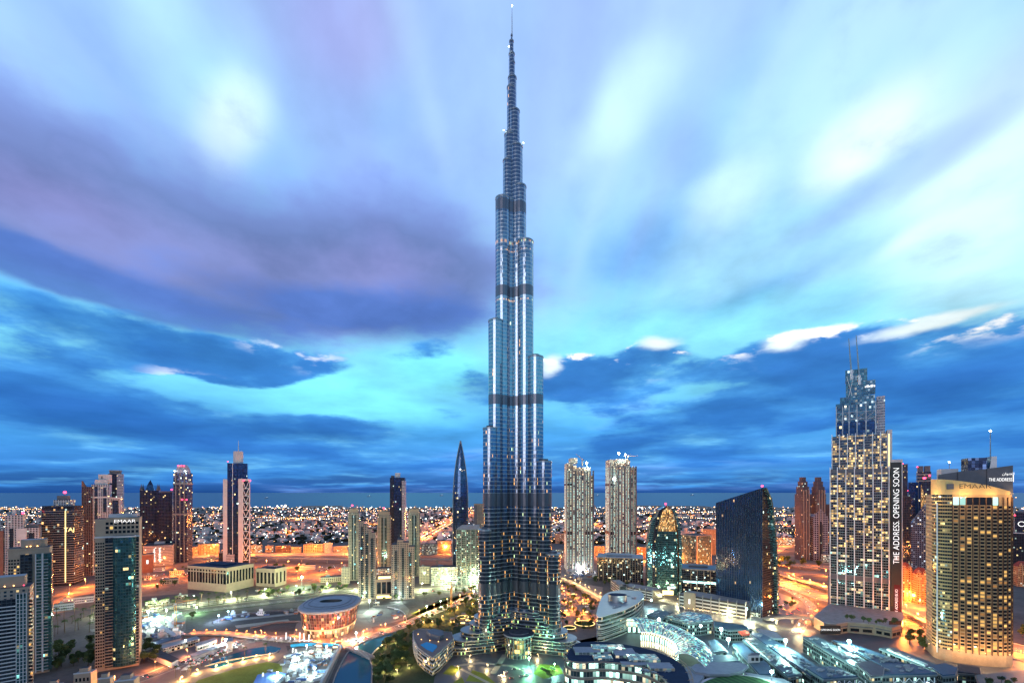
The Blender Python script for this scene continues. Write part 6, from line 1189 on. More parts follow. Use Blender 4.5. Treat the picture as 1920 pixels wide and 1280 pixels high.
along_lamps(RS, 26, 5.5, 'warm_lamp', 7, 2.2e4, (1, .62, .2), 'yellow lamp on the raised street left of the curved office', 'raised street lamps', r=.7, z=9)
for i in range(9): p = gx(366 + 19*i, 1190 + max(0, i-3)*1.3); street_lamp(p, 'orange_lamp', 5, 1.4e4, ORL, 'orange globe lamp on the low lake bridge', 'bridge lamps', r=.8, z=2.6)
for u, v in ((338, 1277), (372, 1262), (404, 1253), (428, 1246), (454, 1240), (478, 1235), (314, 1290), (505, 1231)): street_lamp(gx(u, v), 'warm_lamp', 4.5, 2.2e4, (1, .62, .2), 'yellow globe lamp between the lake and the lawn', 'lawn lamps', r=.9)
for u, v in ((690, 1186), (716, 1178), (655, 1207), (640, 1206), (620, 1207), (600, 1207), (670, 1215)): street_lamp(gx(u, v), 'orange_lamp', 6, 2.4e4, ORL, 'orange lamp at the edge of the opera forecourt', 'opera forecourt lamps', r=.7)
for u, v in ((842, 1150), (858, 1142), (872, 1160), (885, 1136), (868, 1128), (850, 1168), (890, 1170), (880, 1150), (828, 1160), (812, 1170), (795, 1172)): street_lamp(gx(u, v), 'warm_lamp', 5, 2.0e4, (1, .48, .10), 'golden garden lamp left of the great tower', 'garden lamps', r=.8)
for u, v in ((715, 1215), (740, 1206), (756, 1232), (722, 1258), (745, 1262), (705, 1240), (765, 1252), (860, 1256), (915, 1252), (946, 1268), (1010, 1234), (880, 1236)): street_lamp(gx(u, v), 'warm_lamp', 5, 1.2e4, (1, .7, .3), 'small added park lamp among the trees and lawns before the great tower', 'added park lamps', r=.5)  # lamps added to brighten the dark near ground
for u, v in ((1054, 1102), (1066, 1112), (1080, 1120), (1092, 1130), (1060, 1128), (1075, 1142), (1095, 1150), (1062, 1150), (1085, 1165), (1108, 1160), (1102, 1128), (1050, 1088)): street_lamp(gx(u, v), 'orange_lamp', 6, 4.5e4, (1, .30, .05), 'orange garden lamp right of the great tower', 'garden lamps by the raised street', r=.8)
for u, v in ((300, 1064), (330, 1080), (230, 1082), (130, 1112), (160, 1100), (560, 1070), (600, 1076), (640, 1068), (500, 1062), (540, 1064), (420, 1050), (390, 1052)): street_lamp(gx(u, v), 'orange_lamp', 18, 2.4e5, ORL, 'orange lamp standing in the sandy lots', 'sand lot lamps', r=1.2, soft=2)
for u, v in ((1462, 1058), (1500, 1048), (1530, 1062), (1480, 1076), (1548, 1080), (1700, 1150), (1722, 1168), (1700, 1185), (1725, 1140), (1712, 1130), (1480, 1092), (1520, 1100), (1545, 1108)): street_lamp(gx(u, v), 'orange_lamp', 16, 2.6e5, ORL, 'orange lamp standing in the interchange', 'interchange lamps', r=1.1, soft=2)
for (u, v, h, P, c, mt, r_, lab) in ((278, 1166, 16, 1.2e5, WH, 'cyan_lamp', 1.9, 'brightest white floodlight on the building plot beside the glass tower'), (296, 1178, 12, 1.0e5, WH, 'white_lamp', 1.9, 'floodlight over the white awning of the building plot'), (312, 1158, 12, 1.2e5, GRNL, 'green_lamp', 1.2, 'greenish floodlight at the far edge of the building plot'), (331, 1192, 10, 6e4, WH, 'white_lamp', 1.5, 'floodlight at the near corner of the building plot'),
    (410, 1166, 10, 5e4, (.45, .7, 1), 'cyan_lamp', 1.1, 'bluish floodlight at the rim of the excavation'), (428, 1158, 10, 5e4, (.35, .6, 1), 'cyan_lamp', 1.1, 'second bluish floodlight at the rim of the excavation'), (369, 1150, 10, 6e4, (.4, 1, .4), 'green_lamp', 1.0, 'green floodlight beside the tree on the building plot'),
    (423, 1212, 9, 1.2e5, WH, 'white_lamp', 1.6, 'white floodlight at the head of the car park'), (348, 1212, 8, 3e4, (1, .95, .7), 'white_lamp', .9, 'floodlight in the warehouse yard'), (566, 1100, 20, 2.4e5, (.5, 1, .55), 'green_lamp', 2.6, 'bright green floodlight beside the road past the beige halls'), (693, 1146, 18, 1.5e5, (.75, 1, .85), 'cyan_lamp', 1.5, 'tall floodlight at the clearing beside the opera hall'), (668, 1200, 10, 8e4, WH, 'white_lamp', 1.3, 'white floodlight at the right of the opera hall'),
    (800, 1146, 9, 1.3e5, (.85, 1, .4), 'green_lamp', 1.1, 'yellow green floodlight over the lawn left of the great tower'), (826, 1136, 9, 1e5, (.7, 1, .45), 'green_lamp', 1.0, 'second floodlight over the lawn left of the great tower'), (888, 1120, 12, 5e4, (1, .95, .7), 'white_lamp', 1.2, 'white floodlight close to the left flank of the great tower'),
    (575, 1224, 9, 5e4, WH, 'white_lamp', 1.2, 'floodlight at the far end of the bright building pit'), (612, 1226, 9, 5e4, WH, 'white_lamp', 1.2, 'floodlight beside the grey sheet wall of the building pit'), (560, 1250, 9, 5e4, WH, 'white_lamp', 1.2, 'floodlight at the lawn side of the building pit'), (590, 1268, 9, 5e4, WH, 'white_lamp', 1.2, 'nearest floodlight of the building pit'), (520, 1275, 8, 6e4, WH, 'white_lamp', 1.0, 'floodlight over the blue roofed cabins'),
    (992, 1250, 10, 1.0e5, (.3, 1, .55), 'green_lamp', 1.3, 'green floodlight by the entrance drum of the great tower'), (1040, 1256, 7, 3e4, (.4, 1, .8), 'green_lamp', .8, 'green lamp among the lit shrubs'), (1221, 1140, 14, 1.3e5, (.6, 1, .85), 'cyan_lamp', 1.5, 'cyan floodlight before the arch tower'), (1400, 1160, 16, 6e4, (.7, 1, .8), 'cyan_lamp', 1.5, 'tall floodlight at the end of the parking deck'),
    (1090, 1072, 10, 2.5e5, (1, .95, .92), 'white_lamp', 2.4, 'white floodlight at the foot of the first unfinished tower'), (1104, 1066, 14, 1.5e5, (1, .85, .8), 'white_lamp', 1.8, 'upper floodlight at the foot of the first unfinished tower'), (836, 1098, 16, 4e4, (.8, 1, .7), 'green_lamp', 1.4, 'floodlight before the white lit glass block'), (880, 1100, 14, 4e4, (.7, 1, .8), 'green_lamp', 1.3, 'floodlight at the foot of the green lit office'), (748, 1128, 8, 5e4, (.7, 1, .9), 'cyan_lamp', .9, 'cool lamp at the foot of the right stepped block'), (680, 1128, 10, 6e4, (.9, 1, .6), 'green_lamp', .9, 'lamp at the foot of the left stepped block')):
    p = gx(u, v); flood(None, p.x, p.y, 0, h, P, c, lab, mt, r_)

for u, v in ((30, 972), (120, 982), (200, 968), (380, 985), (400, 966), (500, 968), (560, 975), (610, 962), (640, 985), (545, 1000), (720, 962), (700, 985), (830, 962), (1045, 975), (1120, 985), (1220, 975), (1180, 1002), (1300, 965), (1330, 985), (1470, 985), (1470, 965), (900, 970), (1340, 1005), (1240, 1010)):
    p = gx(u, v); street_lamp(p, 'orange_lamp', 34, 1.5e6, ORL, 'tall orange lamp over a far street before the sea', 'far street lamps', r=2.6*p.y/3000, soft=5)
# ================================================================ opera hall
facade('f_opera', (.30, .20, .16), (.10, .04, .04), 3.2, 4.2, .10, .05, .32, c1=(1, .20, .12), c2=(1, .62, .25), es=1.3, seed=71, metal=.3, clump=1.2, mixw=.35)
facade('f_opera_low', (.25, .18, .12), (.10, .07, .05), 3.2, 5.2, .12, .10, .92, c1=(1, .62, .24), c2=(1, .80, .45), es=2.2, seed=72, metal=.2, mixw=.5)
op = thing('opera_hall', 'boat shaped glass opera hall glowing red and gold under an oval grey roof', 'opera hall', (Xu(620, 668), 668, 0), R(6))
OX, OY = 39.5, 50.0
def sup(rx, ry, n=48, p=2.5): return [(rx*math.copysign(abs(cos(t))**(2/p), cos(t)), ry*math.copysign(abs(sin(t))**(2/p), sin(t))) for t in [2*pi*i/n for i in range(n)]]
rings = [(0, .80), (11, .86), (11.01, .875), (13, .885), (13.01, .87), (36, .955)]
for (z0, k0), (z1, k1), nm, mt in ((rings[0], rings[1], 'lit_foyer', 'f_opera_low'), (rings[2], rings[3], 'balcony_ring', 'sign_warm2'), (rings[4], rings[5], 'glass_wall', 'f_opera')):
    if mt == 'sign_warm2': emit('sign_warm2', (1, .55, .18), 1.1, 'NONE')
    m = MB(); m.loft([(x, y, z0) for x, y in sup(OX*k0, OY*k0)], [(x, y, z1) for x, y in sup(OX*k1, OY*k1)]); m.face([(x, y, z1) for x, y in sup(OX*k1, OY*k1)], None, 1); m.build(nm, [M[mt], M['slate']], op)
m = MB(); rr_ = [(35.5, .985), (37.5, 1.03), (39.2, 1.03), (40.6, .985), (41.6, .80), (42.2, .62)]
for (z0, k0), (z1, k1) in zip(rr_, rr_[1:]): m.loft([(x, y, z0) for x, y in sup(OX*k0, OY*k0)], [(x, y, z1) for x, y in sup(OX*k1, OY*k1)])
A_ = [(x, y, 42.2) for x, y in sup(OX*.62, OY*.62)]; B_ = [(x, y+2, 42.0) for x, y in sup(OX*.40, OY*.20)]; m.loft(A_, B_); m.face([(x, y, 35.5) for x, y in sup(OX*.985, OY*.985)][::-1]); m.build('roof', M['roof_pale'], op, True)
m = MB(); m.loft([(x, y+2, 42.0) for x, y in sup(OX*.40, OY*.20)], [(x, y+2, 39.0) for x, y in sup(OX*.38, OY*.18)]); m.face([(x, y+2, 39.0) for x, y in sup(OX*.38, OY*.18)]); m.build('roof_opening', M['black'], op)
m = MB(); m.tube((0, 0, 42.3), (0, 0, 42.32), .1)
for k in (.70, .86):
    P_ = sup(OX*k, OY*k, 40); zz2 = 42.3 if k < .8 else 41.6
    for p, q in zip(P_, P_[1:]+P_[:1]): m.tube((*p, zz2), (*q, zz2), .35, 4)
m.build('roof_seam', M['slate'], op)
for i in range(14):
    t = pi + pi*(i+.5)/14; c_, s_ = cos(t), sin(t); e = lambda k: (OX*k*math.copysign(abs(c_)**.8, c_), OY*k*math.copysign(abs(s_)**.8, s_))
    m = MB(); m.tube((*e(.815), 0), (*e(.975), 36), .32, 5); m.build('mullion', M['dark_steel'], op)
for (dx, dy, dz, p_) in ((0, -30, 20, 9e3), (-18, -22, 16, 4e3), (18, -22, 16, 4e3)): pass
# letters in front of the opera hall
p = gx(552, 1202); t = thing('letter_sculpture', 'row of white lit script letters before the opera hall', 'sculpture', p, 0); rl2 = random.Random(4)
for i in range(8): m = MB(); x = -24+6.2*i; h = rl2.uniform(4, 13); m.tube((x, 0, 0), (x+rl2.uniform(-.8, .8), 0, h), .7, 5); m.tube((x, 0, 1.2), (x+5.0, 0, 1.2+rl2.uniform(-.6, 1.4)), .6, 5); m.build('letter', M['sign_white'], t)
# ================================================================ buildings given by their roof outline
def roofb(name, lab, cat, pts, z, wall, roof, group=None, z0=0):
    P = [gx(u, v, z) for u, v in pts]; c = sum(P, Vector())/len(P); t = thing(name, lab, cat, (c.x, c.y, z0), 0, group); o = [(p.x-c.x, p.y-c.y) for p in P]
    a = sum(x0*y1-x1*y0 for (x0, y0), (x1, y1) in zip(o, o[1:]+o[:1]))
    if a < 0: o = o[::-1]
    return t, o
def grow(o, d):
    n = len(o); out = []
    for i in range(n):
        p0, p1, p2 = Vector(o[i-1]), Vector(o[i]), Vector(o[(i+1) % n]); a = (p1-p0).normalized(); b_ = (p2-p1).normalized(); n1, n2 = Vector((a.y, -a.x)), Vector((b_.y, -b_.x)); k = (n1+n2); k = k/max(k.dot(n1), .5); out.append((p1.x+k.x*d, p1.y+k.y*d))
    return out
def smooth(o, n=4): 
    P = cat_rom([(x, y, 0) for x, y in o+[o[0]]], n)[:-1]; return [(p.x, p.y) for p in P]
def solid(o, z0, z1, name, mats, par, sm=False): m = MB(); m.prism(o, z0, z1, 0, 1 if isinstance(mats, list) else 0, bottom=True); return m.build(name, mats, par, sm)
# hotel wing with the roof pool
facade('f_wing', (.12, .11, .12), (.07, .08, .09), 2.4, 4.2, .10, .35, .30, c1=(1, .62, .22), c2=(1, .8, .4), es=2.2, seed=73, clump=.9)
t, o = roofb('hotel_wing', 'ship shaped hotel wing with lit terraces and blue roof pool', 'hotel wing', [(775, 1182), (777, 1198), (784, 1212), (796, 1222), (811, 1231), (824, 1222), (838, 1208), (850, 1196), (846, 1184), (820, 1182), (800, 1178), (786, 1178)], 21, None, None)
solid(o, 0, 19.5, 'wall', [M['f_wing'], M['paving']], t)
for z in (4.4, 8.8, 13.2, 17.6): solid(grow(o, 1.1), z, z+.7, 'ledge', M['white_wall'], t)
solid(grow(o, -.6), 19.5, 19.9, 'roof_deck', M['paving'], t)
m = MB(); oo, oi_ = grow(o, .6), grow(o, -.3); n_ = len(o)
for z, mm in ((21.0, 0),):
    m.loft([(x, y, 19.5) for x, y in oo], [(x, y, z) for x, y in oo]); m.loft([(x, y, z) for x, y in oo], [(x, y, z) for x, y in oi_]); m.loft([(x, y, z) for x, y in oi_], [(x, y, 19.5) for x, y in oi_])
m.build('parapet', M['concrete'], t)
c = t.location; w_ = lambda u, v, z=20: (gx(u, v, z) - Vector((c.x, c.y, z))).to_2d()
water_mat('pool_water', (.02, .22, .42), .08, .03, .6)
m = MB(); m.prism([tuple(w_(*q)) for q in ((788, 1208), (800, 1203), (818, 1208), (820, 1212), (811, 1222), (800, 1217))][::1], 19.9, 20.2); me_ = m.build('roof_pool', M['pool_water'], t)
m = MB(); m.prism([tuple(w_(*q)) for q in ((800, 1190), (812, 1186), (830, 1190), (832, 1198), (824, 1201), (806, 1196))], 19.9, 26, 0, 0); m.build('roof_pavilion', [M['slate']], t)
for u, v in ((790, 1200), (806, 1202), (822, 1204), (838, 1200), (784, 1190)): q = w_(u, v); beacon(t, q.x, q.y, 19.9, .45, 'warm_lamp', 'roof_lamp', 1.2)
m = MB(); q = w_(824, 1228, 20); qa, qb = o[0], o[0]
# curved office
facade('f_curve', (.26, .28, .28), (.06, .09, .08), 2.2, 5.6, .03, .34, .05, c1=(1, .75, .4), c2=(.6, 1, .7), es=1.6, seed=74, wob=.06, clump=.9)
t, o = roofb('curved_office', 'curved glass office with pale floor bands and drum on its dark blue roof', 'office', [(1121, 1156), (1122, 1140), (1128, 1122), (1140, 1111), (1165, 1106), (1196, 1108), (1205, 1113), (1205, 1120), (1194, 1131), (1172, 1142), (1148, 1150)], 34.6, None, None)
o = smooth(o, 3); solid(o, 0, 34, 'wall', [M['f_curve'], M['roof_navy']], t)
for i in range(7): solid(grow(o, .9), 4.6+4.9*i, 5.5+4.9*i, 'floor_ledge', M['steel'], t)
c = t.location; q = (gx(1158, 1125, 36) - Vector((c.x, c.y, 36))).to_2d(); m = MB(); m.prism([(q.x+x, q.y+y) for x, y in ell(14, 11, 28)], 34, 45, 0, 1); m.build('drum', [M['steel'], M['roof_navy']], t, False)
# parking decks with white slats
def garage(lab, pa, pb, h, depth, nb, panel=None):
    a, b_ = gx(*pa), gx(*pb); d = b_-a; w = d.length; t = thing('parking_deck', lab, 'car park', ((a.x+b_.x)/2, (a.y+b_.y)/2, 0), math.atan2(d.y, d.x)); m = MB(); m.box(-w/2, w/2, .4, depth, 0, h-.5, 0, 1); m.build('deck_block', [M['black'], M['concrete']], t)
    for k in range(4): z = 1.2 + (h-2)*k/3.8; m = MB(); m.box(-w/2, w/2, -.1, .38, z, z+h*.085); m.build('slat', M['white_wall'], t)
    for i in range(nb+1): x = -w/2 + w*i/nb; m = MB(); m.box(x-.5, x+.5, -1.4, .6, 0, h+3); m.box(x-.5, x+.5, .62, 6, h+1.8, h+3); m.build('fin', M['concrete'], t)
    if panel: m = MB(); x = -w/2 + w*panel; m.box(x-10, x+10, -1.8, -.12, 0, h+5); m.build('stone_panel', M['sandstone'], t); m = MB(); m.box(x-1.4, x+1.4, -2.1, -1.82, h*.4, h*.75); m.build('name_sign', M['sign_white'], t)
    for i in range(6):
        x = -w/2 + w*(i+.5)/6; m = MB(); m.box(x-w/15, x+w/15, .1, .3, h*.05, h*.14); m.build('lit_bay', M['sign_warm'], t)
garage('long white slatted parking deck with stone panel before the dark sail tower', (1274, 1138), (1398, 1160), 24, 40, 8, .17); garage('shorter white slatted parking deck behind the curved office', (1164, 1116), (1224, 1128), 20, 34, 5); garage('white slatted parking deck seen edge on beside the raised street', (1146, 1104), (1162, 1118), 20, 18, 2)
# ================================================================ the mall
facade('f_terrace', (.36, .32, .26), (.06, .10, .10), 3.4, 8.0, .06, .16, .78, c1=(.55, 1, .85), c2=(1, .85, .55), es=5.0, seed=75, metal=.2, mixw=.3, clump=.8, run=3)
facade('f_vault', (.18, .24, .24), (.16, .32, .30), 3.4, 3.4, .16, .16, .62, c1=(.22, .80, .62), c2=(.90, 1, .45), es=2.2, seed=76, metal=.2, mixw=.30, clump=1.0)
facade('f_skylight', (.34, .36, .36), (.16, .2, .2), 4, 4, .12, .12, .6, c1=(.5, 1, .85), c2=(1, .8, .5), es=.9, seed=77, metal=.2, mixw=.4)
t, o = roofb('mall_building', 'curved mall front with brightly lit terraces and lattice roof edge', 'mall', [(1068, 1218), (1064, 1228), (1070, 1236), (1092, 1239), (1130, 1238), (1180, 1243), (1216, 1251), (1244, 1266), (1264, 1284), (1290, 1284), (1278, 1246), (1240, 1224), (1190, 1210), (1130, 1202), (1085, 1204)], 25, None, None)
o = smooth(o, 3)
for i, z in enumerate((0, 8, 16)): solid(grow(o, (3.4, 2.0, .6)[i]), z+.02, z+7.2, 'terrace', [M['f_terrace'], M['roof_pale']], t)
for z in (7.2, 15.2): solid(grow(o, 5.0 if z < 10 else 3.6), z+.03, z+.79, 'ledge', M['beige'], t)
solid(grow(o, 1.6), 23.2, 24.2, 'roof', [M['steel'], M['roof_navy']], t)
oo = grow(o, 4.6); n_ = len(oo)
for i in range(0, n_, 1):
    p, q = oo[i], oo[(i+1) % n_]
    if p[1] < 10 or p[0] < -40: m = MB(); m.tube((*p, 22), (*q, 25.8), .3, 4); m.tube((*p, 25.8), (*q, 25.8), .4, 4); m.tube((*p, 25.8), (*o[i], 24.2), .3, 4); m.build('roof_truss', M['beige'], t)
c = t.location
for k, (u, v, w1, d1, h1) in enumerate(((1100, 1222, 14, 9, 3), (1140, 1218, 18, 8, 4), (1170, 1226, 12, 12, 3), (1205, 1238, 16, 9, 4), (1238, 1252, 12, 8, 3), (1130, 1234, 10, 6, 2.5), (1190, 1246, 14, 5, 2))): q = (gx(u, v, 24)-Vector((c.x, c.y, 24))).to_2d(); m = MB(); m.box(q.x-w1, q.x+w1, q.y-d1, q.y+d1, 24, 24+h1, 0, 1); m.build('skylight', [M['f_skylight'], M['f_skylight'] if k % 2 else M['roof_pale']], t)
# ring vault of glass
t = thing('glass_vault', 'curved glass vault of the mall glowing green over the round court', 'glass roof', (0, 0, 0)); cc_ = gx(1226, 1202, 22); t.location = (cc_.x, cc_.y, 0)
R0, R1, n_ = 25.0, 60.0, 24; a0, a1 = R(-62), R(98)
pts = []
for i in range(n_+1):
    a = a0 + (a1-a0)*i/n_; row = []
    for j in range(9): f_ = j/8; r_ = R0 + (R1-R0)*f_; row.append((r_*cos(a), r_*sin(a)*1.75, 20 + 9*sin(pi*f_)))
    pts.append(row)
m = MB()
for i in range(n_):
    for j in range(8): m.face([pts[i][j], pts[i][j+1], pts[i+1][j+1], pts[i+1][j]], [(j*8.5, i*8.5), (j*8.5+8.5, i*8.5), (j*8.5+8.5, i*8.5+8.5), (j*8.5, i*8.5+8.5)])
m.build('glass_shell', M['f_vault'], t)
m = MB()
for jj in (0, 8):
    m = MB()
    for i in range(n_): q0, q1 = pts[i][jj], pts[i+1][jj]; m.face([(q0[0], q0[1], 0), (q1[0], q1[1], 0), q1, q0] if jj else [(q1[0], q1[1], 0), (q0[0], q0[1], 0), q0, q1], [(0, 0), (8, 0), (8, 20), (0, 20)])
    m.build('wall', M['f_terrace'], t)
for i in range(0, n_+1, 1):
    m = MB()
    for j in range(8): m.tube(pts[i][j], pts[i][j+1], .42, 4)
    m.build('rib', M['white_steel'], t)
for j in (0, 2, 4, 6, 8):
    m = MB()
    for i in range(n_): m.tube(pts[i][j], pts[i+1][j], .42 if j % 8 else .9, 4)
    m.build('purlin', M['white_steel'], t)
t2 = thing('court_dome', 'pale dome and floodlit court inside the curved glass vault', 'dome', gx(1236, 1206, 0)); m = MB(); m.ball((0, 0, 14), 11, 16, 9, 0, .8); m.build('dome', M['white_wall'], t2, True); m = MB(); m.prism(ell(14, 14, 20), 0, 14); m.build('drum', M['sandstone'], t2)
for (u, v, h, P, lab) in ((1236, 1166, 24, 1.6e5, 'bright white floodlight over the glass vault'), (1232, 1216, 16, 2.2e5, 'warm white floodlight in the round court'), (1314, 1178, 26, 1.6e4, 'white floodlight at the outer edge of the glass vault'), (1352, 1184, 24, 1.6e5, 'white floodlight behind the mall roofs'), (1366, 1204, 24, 2e5, 'broad white floodlight at the head of the mall roofs'), (1404, 1180, 24, 2.4e4, 'warm floodlight beside the red canopy'), (1473, 1206, 26, 2.4e5, 'starry cyan floodlight between the long mall roofs'), (1592, 1208, 26, 3e5, 'brightest starry floodlight below the podium wall'), (1447, 1266, 26, 2.4e4, 'white floodlight beyond the striped oval roof'), (1740, 1290, 24, 3e4, 'white lamp under the blue truss roofs')):
    p = gx(u, v, h); fl_ = flood(None, p.x, p.y, 18, h-18+3, P, (.5, 1, .88) if 'warm' not in lab else (1, .9, .65), lab, 'cyan_lamp' if 'starry' in lab else 'white_lamp', 1.7 if P < 1.5e5 else 2.2)
def mroof(lab, pts, z, mat='roof_blue', name='mall_roof', light=None, wall='f_mallwall', rise=0):
    t, o = roofb(name, lab, 'mall roof', pts, z, None, None); solid(o, 0, z-2.2, 'wall', [M[wall], M['slate']], t); solid(grow(o, 1.0), z-2.2, z-1.2, 'eave', M['steel'], t); solid(grow(o, .3), z-1.2, z, 'roof', M[mat], t); return t
plain('roof_teal', (.08, .14, .17), .5, .2, .2, .05)
facade('f_mallwall', (.12, .15, .16), (.06, .09, .10), 3.5, 5, .2, .35, .16, c1=(.6, 1, .85), c2=(1, .8, .4), es=2.0, seed=79, clump=1.2)
RF = [('long blue mall roof starting at the red canopy', [(1408, 1187), (1426, 1185), (1500, 1226), (1545, 1258), (1520, 1264), (1470, 1230)], 20, 'roof_blue'), ('long blue mall roof with warm lit edge, second from the red canopy', [(1394, 1197), (1414, 1194), (1456, 1224), (1502, 1262), (1478, 1266), (1430, 1228)], 20, 'roof_teal'),
      ('short mall roof beside the lit shed', [(1374, 1206), (1390, 1203), (1440, 1244), (1452, 1262), (1424, 1262)], 19, 'roof_blue'), ('broad teal mall roof running below the podium wall', [(1506, 1192), (1530, 1192), (1600, 1224), (1640, 1246), (1606, 1250), (1560, 1224)], 21, 'roof_teal'), ('blue mall roof nearest the podium wall', [(1562, 1199), (1588, 1202), (1650, 1224), (1692, 1242), (1652, 1246), (1612, 1224)], 22, 'roof_blue'),
      ('flat grey roof behind the starry floodlight', [(1420, 1178), (1452, 1182), (1468, 1196), (1440, 1194)], 18, 'roof_pale'), ('wide blue truss roof at the lower edge', [(1512, 1250), (1564, 1248), (1606, 1266), (1544, 1270)], 24, 'roof_blue'), ('widest blue truss roof beside the cream hotel', [(1654, 1263), (1654, 1245), (1710, 1243), (1756, 1261)], 24, 'roof_blue'), ('long narrow roof leading to the cream hotel', [(1650, 1214), (1672, 1212), (1760, 1246), (1744, 1252)], 22, 'roof_teal'),
      ('stepped dark plant block among the mall roofs', [(1606, 1242), (1634, 1238), (1656, 1250), (1654, 1264), (1634, 1266)], 27, 'slate'), ('white block at the corner of the cream hotel', [(1744, 1248), (1772, 1242), (1794, 1250), (1790, 1262), (1768, 1264)], 24, 'roof_blue'), ('low grey roofs before the plinth of the cream hotel', [(1796, 1244), (1836, 1250), (1838, 1262), (1796, 1258)], 14, 'roof'),
      ('teal pool deck roof at the lower right corner', [(1830, 1264), (1930, 1254), (1960, 1275), (1840, 1290)], 16, 'roof_teal'), ('pale curved hall roof left of the striped oval', [(1258, 1278), (1268, 1258), (1290, 1248), (1322, 1254), (1318, 1268), (1300, 1290), (1262, 1300)], 22, 'roof_pale'), ('round grey roof disc behind the striped oval', [(1296, 1250), (1304, 1244), (1330, 1240), (1368, 1240), (1392, 1242), (1402, 1247), (1392, 1256), (1366, 1262), (1330, 1262), (1304, 1258)], 24, 'roof_pale'),
      ('triangular blue roof between vault and oval', [(1312, 1236), (1326, 1226), (1372, 1228), (1386, 1238), (1340, 1240)], 23, 'roof_blue'), ('triangular blue roof beside the vault edge', [(1330, 1200), (1342, 1198), (1362, 1218), (1338, 1222)], 22, 'roof_blue'), ('sweeping grey roof along the lower edge right of the oval', [(1390, 1258), (1470, 1272), (1520, 1300), (1450, 1300), (1420, 1272)], 20, 'roof_pale'), ('skylit roof right of the vault with glass strips', [(1246, 1154), (1290, 1146), (1332, 1152), (1336, 1162), (1290, 1166)], 20, 'f_skylight'), ('flat roof with plant behind the vault', [(1214, 1152), (1234, 1142), (1262, 1146), (1240, 1160)], 18, 'roof_teal'), ('low roof between parking deck and floodlit court', [(1340, 1164), (1390, 1170), (1410, 1178), (1366, 1180), (1340, 1172)], 17, 'roof_teal')]
for lab, pts, z, mt in RF: mroof(lab, pts, z, mt)
for lab, pts, z in (('warm glass skylight strip along the second mall roof', [(1398, 1200), (1404, 1199), (1450, 1236), (1443, 1238)], 20.6), ('white skylight strip on the blue mall roof below the podium', [(1570, 1206), (1578, 1206), (1604, 1220), (1596, 1222)], 22.6), ('white skylight strip on the broad teal mall roof', [(1540, 1204), (1548, 1204), (1596, 1230), (1588, 1232)], 21.6), ('long pale skylight on the roof leading to the cream hotel', [(1662, 1217), (1667, 1216), (1740, 1246), (1734, 1248)], 22.6)):
    t, o = roofb('skylight', lab, 'skylight', pts, z, None, None, None, z-.6); solid(o, 0, 1.6, 'frame', M['white_steel'], t); solid(grow(o, -.5), 1.6, 1.9, 'glass', M['f_skylight'], t)
for lab, u, v, z in (('blue truss frame under the wide truss roof at the lower edge', 1575, 1268, 0), ('blue truss frame under the widest truss roof', 1704, 1263, 0)):
    p = gx(u, v, 22); t = thing('truss_frame', lab, 'truss', (p.x, p.y-6, 0))
    for i in range(5):
        x = -20+10*i; m = MB(); m.tube((x, 0, 0), (x, 0, 21), .4, 5); m.build('post', M['white_steel'], t)
        if i < 4: m = MB(); m.tube((x, 0, 15), (x+5, 0, 20.5), .3, 4); m.tube((x+5, 0, 20.5), (x+10, 0, 15), .3, 4); m.tube((x, 0, 15), (x+10, 0, 15), .3, 4); m.build('brace', M['white_steel'], t)
g = G('striped_lawn'); tcn = g.new('ShaderNodeTexCoord'); sp = g.new('ShaderNodeSeparateXYZ', {0: tcn.outputs['Object']}); f = g.m('LESS_THAN', g.m('FRACT', g.m('DIVIDE', g.m('ADD', sp.outputs[0], g.m('MULTIPLY', sp.outputs[1], .5)), 7.0)), .5); g.P(Base_Color=g.mix(f, (.012, .06, .015), (.04, .13, .03)), Roughness=.95)
t, o = roofb('oval_roof', 'oval roof planted with striped green turf inside a pale rim', 'roof garden', [(1312, 1288), (1322, 1277), (1345, 1269), (1378, 1265), (1412, 1268), (1440, 1276), (1458, 1288), (1450, 1310), (1330, 1310)], 21, None, None); o = smooth(o, 4); solid(grow(o, 4), 0, 20.4, 'wall', [M['concrete'], M['white_wall']], t); solid(o, 20.4, 21, 'turf', M['striped_lawn'], t)
t, o = roofb('canopy', 'small red canopy at the head of the mall roofs', 'canopy', [(1384, 1182), (1398, 1181), (1406, 1187), (1392, 1189)], 22, None, None); solid(o, 20, 22, 'cover', plain('red_canvas', (.5, .08, .05), .8), t)
for i in range(0, len(o)): m = MB(); m.tube((o[i][0]*.9, o[i][1]*.9, 17), (o[i][0]*.9, o[i][1]*.9, 20), .25, 5); m.build('post', M['steel'], t)
t, o = roofb('site_cabin', 'white cabin with three windows standing on the mall roofs', 'cabin', [(1402, 1228), (1424, 1227), (1426, 1222), (1406, 1222)], 28, None, None); solid(o, 20, 27.6, 'wall', [M['white_wall'], M['slate']], t)
y_ = min(q[1] for q in o)
for i in range(3): m = MB(); x = o[0][0]*.0 - 4.5 + 4.5*i; m.box(x-1.3, x+1.3, y_-.5, y_+.6, 22.4, 25.6); m.build('window', M['black'], t)
